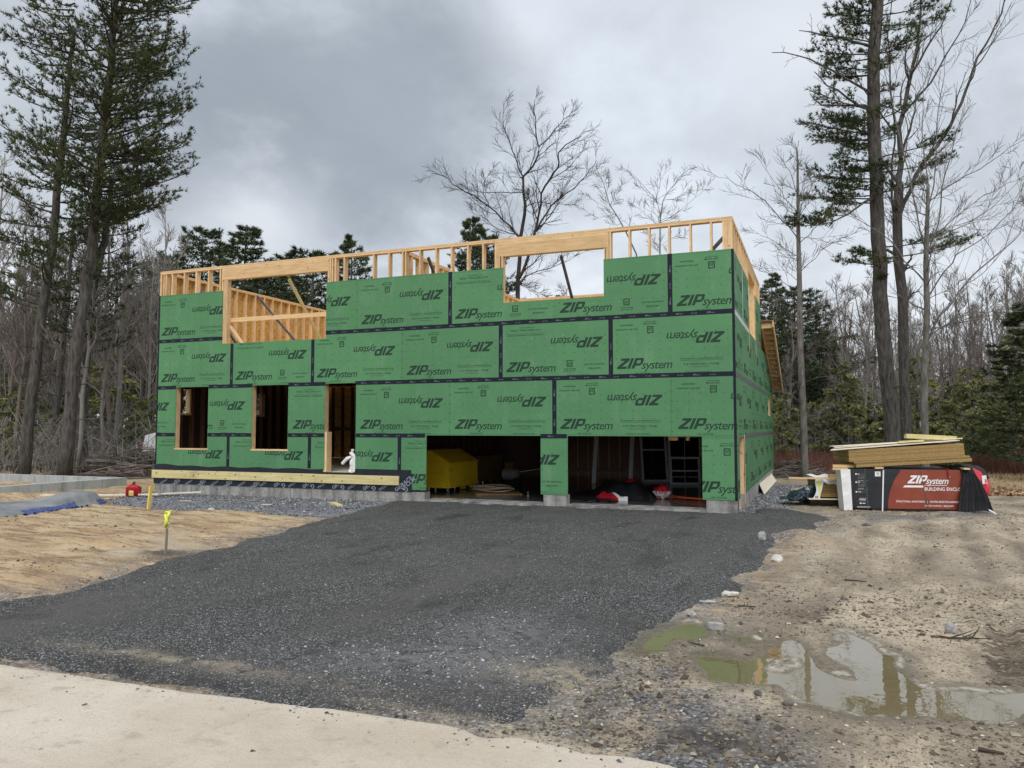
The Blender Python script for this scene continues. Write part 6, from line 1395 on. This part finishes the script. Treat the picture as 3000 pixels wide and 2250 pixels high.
# young tree between house and big pine
z5 = lambda x, y: (1548+.3556*x, .3556*y)
hero('slender young tree with speckled trunk standing just right of the house', 25.5,
     [(538, 2900), (525, 2500), (512, 2200), (505, 1900), (502, 1650), (497, 1450), (495, 1300), (493, 1150), (492, 1000), (490, 910)],
     [(0.0217, (495, 1450), (420, 1370), (290, 1220), (200, 1160), (130, 1130), (40, 1060)), (0.0186, (490, 1290), (420, 1200), (380, 1140), (290, 1020), (240, 940)), (0.0186, (490, 1200), (470, 1100), (430, 1020), (390, 960)), (0.0186, (497, 1330), (540, 1250), (570, 1150), (620, 1060)), (0.0186, (500, 1560), (400, 1500), (300, 1440), (180, 1380)),
      (0.0186, (500, 1480), (580, 1400), (680, 1320), (760, 1280)), (0.0186, (503, 1650), (600, 1560), (700, 1470), (800, 1430)), (0.0174, (505, 1800), (380, 1700), (250, 1640), (160, 1600)), (0.0155, (508, 1900), (640, 1850), (760, 1780)), (0.0155, (510, 2000), (400, 1930), (330, 1880)), (0.0124, (512, 2150), (620, 2100), (720, 2080)), (0.0124, (518, 2350), (420, 2290), (330, 2280)), (0.0124, (520, 2480), (440, 2400), (400, 2330), (370, 2240)), (0.0112, (522, 2560), (610, 2520), (690, 2500))],
     .125, .02, np.random.RandomState(9), 'lbark', f=z5, rmin=.0052, nch=8, tch=12, tstart=.3, up=.3, wob=1.2)
# bare tree straight behind the house
z4c = lambda x, y: ((1200+x*.4069)/K, (250+y*.4069)/K)
hero('large dark leafless tree rising behind the right upper window opening', 33,
     [(772, 2600), (775, 1800), (778, 1540), (780, 1400), (793, 1250), (800, 1090), (828, 930), (832, 860), (820, 780), (818, 665)],
     [(0.036, (816, 660), (770, 560), (735, 450), (690, 360), (670, 250), (680, 110)), (0.050, (822, 660), (880, 600), (925, 510), (930, 440), (905, 350), (910, 260), (895, 170), (905, 110)), (0.030, (930, 430), (1000, 380), (1060, 300), (1130, 230), (1190, 160)),
      (0.073, (785, 1390), (850, 1270), (890, 1090), (930, 950), (950, 780), (1010, 670), (1080, 570), (1065, 500), (1110, 440), (1240, 360)), (0.046, (895, 1070), (960, 960), (1010, 870), (1080, 820), (1210, 720), (1290, 620), (1345, 540)), (0.030, (1010, 670), (1140, 600), (1240, 490)),
      (0.043, (797, 1100), (690, 980), (580, 870), (450, 790), (330, 730), (250, 650), (150, 630)), (0.026, (815, 765), (680, 770), (540, 765), (430, 750), (330, 690)), (0.026, (580, 870), (535, 770), (540, 680), (600, 610)), (0.023, (835, 880), (890, 840), (1000, 850), (1100, 860), (1200, 855)),
      (0.033, (783, 1420), (870, 1350), (1000, 1310), (1130, 1270), (1250, 1200)), (0.020, (783, 1440), (880, 1470), (980, 1520)), (0.026, (798, 1090), (720, 1070), (620, 1030), (530, 950), (430, 910)), (0.020, (893, 1000), (880, 860), (850, 800))],
     .115, .045, np.random.RandomState(10), 'dbark', f=z4c, rmin=.0058, nch=12, tch=3, depthrec=2, tstart=.75, wob=1.0)
hero('thin pale leafless tree behind the right end of the top plate', 40, [(1800, 2600), (1800, 1900), (1802, 1400), (1803, 1100), (1805, 950), (1825, 830)],
     [(0.0200, (1803, 950), (1780, 830), (1700, 740), (1620, 650), (1525, 595)), (0.0225, (1825, 830), (1880, 740), (1950, 660), (2035, 590)), (0.0200, (1805, 990), (1880, 950), (1970, 880), (2080, 790), (2150, 740)), (0.0175, (1780, 830), (1800, 740), (1810, 660), (1880, 600)), (0.0150, (1803, 1020), (1740, 960), (1660, 890), (1600, 850)), (0.0150, (1825, 830), (1900, 820), (1990, 760), (2140, 750)), (0.0125, (1803, 1190), (1740, 1080), (1690, 1050)), (0.0125, (1803, 1160), (1900, 1100), (1980, 1090))],
     .055, .025, np.random.RandomState(12), 'gtwig', f=z4c, rmin=.0075, nch=8, tch=3, tstart=.7, wob=1.0)
hero('leaning pale leafless tree left of the thin one behind the top plate', 42, [(1720, 2300), (1640, 1230), (1560, 1060), (1500, 950), (1440, 860), (1400, 720)],
     [(0.0175, (1500, 950), (1380, 860), (1290, 800), (1215, 750)), (0.0150, (1440, 860), (1470, 780), (1530, 700)), (0.0150, (1400, 720), (1370, 640), (1340, 610)), (0.0150, (1560, 1060), (1600, 940), (1590, 840)), (0.0150, (1400, 720), (1420, 650)), (0.0125, (1395, 1050), (1400, 900), (1380, 760)), (0.0100, (1480, 930), (1340, 960), (1260, 900))],
     .05, .02, np.random.RandomState(13), 'gtwig', f=z4c, rmin=.0075, nch=7, tch=4, tstart=.7, wob=1.0)
# --- pines beyond the house
def bgpine(seed, Hh, Wd, nl, crown0=.25, leafm='needle2', kb=5, pe=.9, el=(-.05, .2)):
    rg = np.random.RandomState(seed); wood = Acc(); leaf = Acc(); trk = Acc(); trk.tube([(0, 0, -.3), (rg.normal(0, .1), rg.normal(0, .1), Hh*.5), (rg.normal(0, .15), rg.normal(0, .1), Hh)], [Hh*.013, Hh*.009, .02], 8)
    for i in range(nl):
        t = (i+rg.rand())/nl; z = Hh*(crown0+(1-crown0)*t*.985); L = Wd*(1-t)**pe*rg.uniform(.6, 1.2)+.25
        pine_limb(wood, leaf, np.array([0, 0, z]), rg.uniform(0, 6.28), L, rg.uniform(*el), rg.uniform(0, .2), rg, nsec=max(4, int(L*2.6)), tl=.24, tw=.042, k=kb+3, r=.02, dens=.6, bare=.12, tert=True)
    t = thing('pine_tree', 'x', 'pine tree', (0, 0, 0), 'pines beyond the house'); trk.build('trunk', M['bark'], t, smooth=True); wood.build('limbs', M['twig'], t); leaf.build('crown', M[leafm], t); return t
BP = [bgpine(31, 13, 4.0, 120, pe=.55), bgpine(32, 15, 3.4, 120, .3, pe=.7), bgpine(33, 12, 3.4, 100, .2, pe=.5)]
def putpine(i, Dx, ytop, depth, label, wide=1., first=set()):
    o = BP[i]; Hh = (13, 15, 12)[i]; p = far(Dx*K, 1253.8, depth); ztop = far(Dx*K, ytop*K, depth)[2]; s = (ztop-GZ)/Hh
    c = o if i not in first else copy_thing(o, (0, 0, 0))
    if i not in first: first.add(i)
    c.location = (p[0], p[1], GZ); c.rotation_euler = (0, 0, random.uniform(0, 6.28)); c.scale = (s*wide, s*wide, s); c['label'] = label
for a_ in ((0, 430, 488, 48, 'broad round topped pine behind the left end of the framing'), (1, 522, 478, 44, 'pointed pine right of the broad one behind the left framing', 1.25), (2, 362, 545, 50, 'low dark pine half hidden by bare twigs left of the framing'),
           (1, 757, 503, 46, 'narrow pointed pine behind the studs left of centre', .85), (2, 662, 535, 42, 'wide pine filling the left upper window opening', 1.5), (0, 590, 575, 50, 'hazy pine at the left part of the left window opening', 1.2), (1, 1020, 465, 52, 'pine with thin pointed top beside the large bare tree', .9), (0, 1050, 500, 55, 'bushy pine right beside the thin topped one', .7),
           (1, 1672, 585, 55, 'pine with rounded top right of the house corner', .9), (0, 1720, 620, 48, 'broad layered pine right of the rake overhang', 1.3), (2, 1775, 715, 50, 'lower layered pine at the right flank of the broad one', 1.1),
           (0, 285, 640, 46, 'dark pine among the trunks left of the house', 1.), (1, 300, 560, 60, 'distant pine just left of the house corner'), (2, 95, 740, 55, 'low pine deep in the left woods', 1.2), (2, 10, 700, 48, 'dark pine at the left picture edge', 1.), (1, 200, 690, 52, 'pine behind the three big left trunks', 1.2)):
    putpine(*a_)
# --- bare trees of the woods
def bare(seed, Hh, spread=.6, n=14, up=.5, m='twig', dep=2):
    rg = np.random.RandomState(seed); wood = Acc(); trk = Acc(); P = [np.array([0., 0, -.3])]
    for i in range(6): P.append(P[-1]+np.array([rg.normal(0, .18), rg.normal(0, .18), (Hh+.3)/6]))
    P = np.array(P); trk.tube(P, np.linspace(Hh*.0095, .02, 7), 7)
    for i in range(n):
        t = .28+.7*(i+rg.rand())/n; p = interp(P, t); az = rg.uniform(0, 6.28); L = Hh*.26*(1.25-t)*rg.uniform(.6, 1.2); grow(wood, p, np.array([math.cos(az)*spread, math.sin(az)*spread, .5+up*.5]), L, .045*(1.1-t)+.012, dep, rg, .011, 6, up*.6, .6, .15, .4)
    t = thing('bare_tree', 'x', 'bare tree', (0, 0, 0), 'bare trees of the woods'); trk.build('trunk', M[m], t, smooth=True); wood.build('limbs', M[m], t); return t
LBL = ['brown leafless tree standing in the woods around the clearing', 'grey leafless tree standing in the woods around the clearing', 'slim leafless tree with pale trunk in the woods around the clearing', 'thin leafless sapling in the woods around the clearing']
BT_ = [bare(41, 13, .6, 16), bare(42, 15, .5, 18, .6, 'gtwig'), bare(43, 10, .45, 12, .6, 'gtwig'), bare(44, 6.5, .6, 10, .4, 'gtwig')]
for o, l in zip(BT_, LBL): o['label'] = l
rg = np.random.RandomState(77); used = set()
def ok(x, y):
    if -1.5 < x < 17 and -2 < y < 20: return False
    return True
cnt = 0
zones = [(-60, 350, 26, 62, 78), (330, 1650, 40, 75, 46), (1640, 2300, 32, 75, 92), (-300, -60, 24, 60, 8), (2300, 2700, 26, 60, 10)]
for x0, x1, d0, d1, n in zones:
    for j in range(n):
        Dx = rg.uniform(x0, x1); d = d0+(d1-d0)*rg.uniform(0, 1)**.8; i = rg.choice(4, p=[.34, .28, .24, .14]); p = far(Dx*K, 1253.8, d)
        if not ok(p[0], p[1]): continue
        s = rg.uniform(.72, 1.05)*(.80 if 330 < Dx < 1650 else (.78 if Dx > 1650 else .92)); o = BT_[i]
        if i in used: o = copy_thing(o, (0, 0, 0))
        used.add(i); o.location = (p[0], p[1], GZ); o.rotation_euler = (0, 0, rg.uniform(0, 6.28)); o.scale = (s, s, s)
# named mid-distance bare trees
for Dx, d, i, s, l in ((1762*1, 42, 1, .0, ''),): pass
# --- hemlocks with drooping green sprays
def hemlock(seed, Hh, Wd, nl):
    rg = np.random.RandomState(seed); wood = Acc(); leaf = Acc(); trk = Acc(); trk.tube([(0, 0, -.3), (.05, 0, Hh*.5), (0, .05, Hh)], [.09, .06, .015], 7)
    for i in range(nl):
        t = (i+rg.rand())/nl; z = Hh*(.06+.93*t); L = Wd*(1-t)**.75*rg.uniform(.5, 1.2)+.2; n = 6; s = np.linspace(0, 1, n); az = rg.uniform(0, 6.28)
        P = np.stack([np.cos(az)*L*s, np.sin(az)*L*s, z+L*(.10*s-.34*s**2)], -1); wood.tube(P, np.linspace(.014, .004, n), 3, cap=False)
        m = int(L*15)+4; tt = rg.uniform(.15, 1, m)**.8; Q = np.stack([np.interp(tt, s, P[:, c]) for c in range(3)], -1); sp = rg.normal(0, .16, m)*(1.3-tt)*L*.9; Q[:, 0] += -np.sin(az)*sp; Q[:, 1] += np.cos(az)*sp; Q[:, 2] -= np.abs(sp)*.25+rg.uniform(0, .08, m)
        D = np.stack([np.cos(az)+rg.normal(0, .5, m), np.sin(az)+rg.normal(0, .5, m), -.35+rg.normal(0, .15, m)], -1); tris(leaf, Q, D, .26, .07, 5, rg, .6, np.full(m, rg.uniform(.6, 1.35)))
    t = thing('hemlock', 'x', 'hemlock', (0, 0, 0), 'hemlocks at the wood edge'); trk.build('trunk', M['bark'], t, smooth=True); wood.build('limbs', M['twig'], t); leaf.build('foliage', M['hemlock'], t); return t
HL = ['tall drooping green hemlock at the edge of the woods', 'mid sized drooping green hemlock at the edge of the woods', 'low bushy green hemlock at the edge of the woods']
HM = [hemlock(51, 7.5, 2.3, 70), hemlock(52, 5.2, 2.0, 52), hemlock(53, 3.4, 1.7, 36)]
for o, l in zip(HM, HL): o['label'] = l
used = set(); hz = [(1700, 38, 1), (1760, 36, 2), (1820, 33, 1), (1850, 40, 1), (1890, 30.5, 2), (1935, 29, 2), (1985, 30, 1), (2030, 28, 2), (2065, 33, 1), (2100, 32, 1), (2150, 34, 2), (2190, 29, 1), (2235, 31, 0), (2130, 40, 1), (2195, 33, 0), (2070, 38, 1), (1845, 34, 1), (2010, 38, 2), (1790, 44, 1), (1660, 42, 1), (2080, 46, 2), (2185, 42, 1),
      (25, 30, 2), (75, 36, 1), (120, 34, 2), (240, 36, 1), (300, 32, 2), (325, 30, 2), (-20, 36, 1), (280, 42, 1), (180, 42, 0), (1725, 50, 1), (2215, 36, 1), (310, 48, 0), (1650, 36, 2), (1690, 32, 2)]
for Dx, d, i in hz:
    o = HM[i]
    if i in used: o = copy_thing(o, (0, 0, 0))
    used.add(i); p = far(Dx*K, 1253.8, d); s = rg.uniform(.62, .92)*(1.15 if Dx < 400 else 1.); o.location = (p[0], p[1], GZ-.1); o.rotation_euler = (0, 0, rg.uniform(0, 6.28)); o.scale = (s*1.05, s*1.05, s)
t = bgpine(61, 10.5, 2.0, 110, .12, 'needle2', 5, .75, (-.25, .05)); t.name = 'spruce_tree'; t['group'] = ''; del t['group']; p = far(2225*K, 1253.8, 25); t.location = (p[0], p[1], GZ); t.scale = (.85, .85, .55); t['label'] = 'dark spruce entering the picture at the right edge'; t['category'] = 'spruce tree'
# --- far woods, brush and litter
rg = np.random.RandomState(90); a = Acc(); a0 = math.atan2(FW[1], FW[0]); n = 900
for i in range(n):
    an = a0+math.radians(rg.uniform(-48, 48)); r = rg.uniform(62, 125); x, y = CAM[0]+r*math.cos(an), CAM[1]+r*math.sin(an); Hh = rg.uniform(8, 14)*(r/80)**.35*(.72 if abs(math.degrees(an-a0)) < 16 else 1.); w = rg.uniform(.05, .14)
    a.tube([(x, y, -.5), (x+rg.normal(0, .4), y, Hh*.5), (x+rg.normal(0, .8), y, Hh)], [w, w*.7, .02], 4, sh=rg.uniform(.6, 1.3), cap=False)
    m = 80; P = np.stack([x+rg.normal(0, 1.2, m), y+rg.normal(0, 1.2, m), rg.uniform(.15, .98, m)*Hh], -1); D = np.stack([rg.normal(0, .6, m), rg.normal(0, .6, m), np.full(m, .9)], -1); tris(a, P, D, 1.25, .045, 1, rg, .35)
    if rg.rand() < .10: m = 60; zc = rg.uniform(0, .8, m); P = np.stack([x+rg.normal(0, 1., m)*(1-zc), y+rg.normal(0, 1., m)*(1-zc), zc*Hh*.7], -1); D = np.stack([rg.normal(0, 1, m), rg.normal(0, 1, m), rg.normal(0, .3, m)], -1); n0 = len(a.t); tris(a, P, D, .7, .35, 2, rg, .6); a.tm[-1][:] = 1
tag(a.build('far_woods', [M['twig'], M['needle2']]), kind='stuff')
# tangle of brush under the trees, left and right
a = Acc()
for x0, x1, d0, d1, n in ((-80, 350, 26, 45, 900), (1640, 2300, 31, 52, 1300)):
    for i in range(n):
        p = far(rg.uniform(x0, x1)*K, 1253.8, rg.uniform(d0, d1)); p[2] = GZ
        if not ok(p[0], p[1]): continue
        hh_ = rg.uniform(.5, 2.4); P = [p, p+np.array([rg.normal(0, .25), rg.normal(0, .25), hh_*.5]), p+np.array([rg.normal(0, .7), rg.normal(0, .7), hh_])]; a.tube(P, [.014, .011, .006], 3, sh=rg.uniform(.6, 1.4), cap=False)
        m = 7; Q = P[1]+(P[2]-P[1])*rg.uniform(-.5, 1, (m, 1)); tris(a, Q, rg.normal(0, 1, (m, 3))+[0, 0, .6], .7, .016, 1, rg, .5)
tag(a.build('brush', M['gtwig']), kind='stuff')
M['redbrush'] = mat('red_brown_brush', (.10, .040, .030), .9, (.20, .10, .075), 2, shade=True)
a = Acc(); n = 5200; Dx = rg.uniform(1640, 2240, n); dd = rg.uniform(27, 37, n); P = np.array([far(x*K, 1253.8, d) for x, d in zip(Dx, dd)]); P[:, 2] = GZ+.05; tris(a, P, np.tile([0, 0, 1.], (n, 1)), .75, .014, 4, rg, .45)
tag(a.build('red_brush', M['redbrush']), kind='stuff')
M['leaf'] = mat('dead_leaves', (.17, .085, .045), .85, (.42, .30, .18), 1.2, shade=True)
a = Acc(); n = 26000; Dx = np.where(rg.rand(n) < .68, rg.uniform(1640, 2260, n), rg.uniform(-60, 345, n)); dd = 19+20*rg.rand(n)**1.2; d_ = FW[None]+RT[None]*((Dx*K-1500)/FPX)[:, None]; P = CAM[None]+d_*dd[:, None]; kx = ~((P[:, 0] > -1) & (P[:, 0] < 16.8) & (P[:, 1] < 15)) & (P[:, 1] > np.where(P[:, 0] > 5, 6.3, 5.0)); P = P[kx]; P[:, 2] = hgt(P[:, 0], P[:, 1])+.02
tris(a, P, rg.normal(0, 1, P.shape)*[1, 1, .25], .09, .08, 1, rg, .2, rg.choice([.5, .9, 1.3, 2.0], len(P))); tag(a.build('leaf_litter', M['leaf']), kind='stuff')
a = Acc(); n = 7000; Dx = rg.uniform(1660, 2260, n); dd = rg.uniform(20, 31, n); P = np.array([far(x*K, 1253.8, d) for x, d in zip(Dx, dd)]); kx = (P[:, 1] > 7) & ~((P[:, 0] < 16.8) & (P[:, 1] < 15)); P = P[kx]; P[:, 2] = hgt(P[:, 0], P[:, 1]); M['straw'] = mat('dry_grass', (.36, .27, .15), .9, (.55, .45, .29), 1.5, shade=True)
tris(a, P, np.tile([0, 0, .55], (len(P), 1)), .16, .012, 5, rg, .9); tag(a.build('dry_grass', M['straw']), kind='stuff')
# fallen logs, stumps and a brush pile
def log(p, L, ang, r, label, m='bark', name='log', cat='log', el=0.):
    rg = np.random.RandomState(int(L*100+r*1000)); a = Acc(); d = np.array([math.cos(ang), math.sin(ang), el]); c = np.array([p[0], p[1], float(hgt(np.array(p[0]), np.array(p[1])))+r*.8]); P = [c+d*L*(t-.5)+rg.normal(0, .02, 3) for t in np.linspace(0, 1, 7)]
    a.tube(P, np.linspace(r, r*.7, 7), 9); 
    for k in range(3): grow(a, P[2+k], d*.5+rg.normal(0, .6, 3)+[0, 0, .6], L*.22, r*.25, 1, rg, .008, 3)
    return tag(a.build(name, M[m], loc=tuple(c), smooth=True), label, cat)
log(gd(2180, 975), 3.4, .5, .13, 'fallen grey log on the clearing at the far right', 'lbark'); log(gd(2195, 990), 1.2, .2, .20, 'short thick dark log piece at the far right of the clearing', 'darkwood')
log(gd(1700, 985), 2.2, .3, .07, 'thin fallen branch beyond the slender young tree', 'lbark'); log(gd(2165, 1003), 4.0, .15, .035, 'long thin fallen branch right of the black tarp', 'lbark')
def stump(p, r, h_, label, seed): 
    a = Acc(); a.lathe([(r*1.5, -.05), (r*1.15, h_*.3), (r, h_), (r*.5, h_*1.02), (0, h_*.96)], (p[0], p[1], float(hgt(np.array(p[0]), np.array(p[1])))), 12); tag(a.build('stump', M['darkwood'], loc=(p[0], p[1], GZ)), label, 'stump')
stump(gd(2192, 965), .28, .35, 'dark tree stump near the right picture edge', 1); stump(gd(1703, 1000), .22, .25, 'low dark stump left of the slender young tree', 2)
def pile(c, rx, ry, hz_, n, label, m, seed):
    rg = np.random.RandomState(seed); a = Acc(); 
    for i in range(n):
        s = rg.normal(0, .45, 2); p = np.array([c[0]+s[0]*rx, c[1]+s[1]*ry, GZ+rg.uniform(.0, 1)*hz_*math.exp(-(s@s)*1.2)]); an = rg.normal(.35, .8); L = rg.uniform(.4, 1.7); d = np.array([math.cos(an), math.sin(an), rg.normal(0, .16)]); r = rg.choice([.012, .02, .035, .06], p=[.5, .28, .16, .06])
        a.tube([p-d*L/2, p+rg.normal(0, .04, 3), p+d*L/2], [r, r, r*.5], 5, sh=rg.uniform(.45, 1.5))
    tag(a.build('brush_pile', M[m], loc=(c[0], c[1], GZ)), label, 'brush pile')
p = far(300*K, 1253.8, 27); pile(p, 2.4, 2.2, .95, 420, 'pile of cut branches between the concrete wall and the house corner', 'twig', 5)
p = far(1690*K, 1253.8, 27.5); pile(p, 1.5, 2.0, .5, 200, 'low heap of dead branches right behind the house', 'twig', 6)
p = far(2120*K, 1253.8, 33); pile(p, 3.2, 1.6, .45, 160, 'low heap of dead branches at the right wood edge', 'twig', 7)
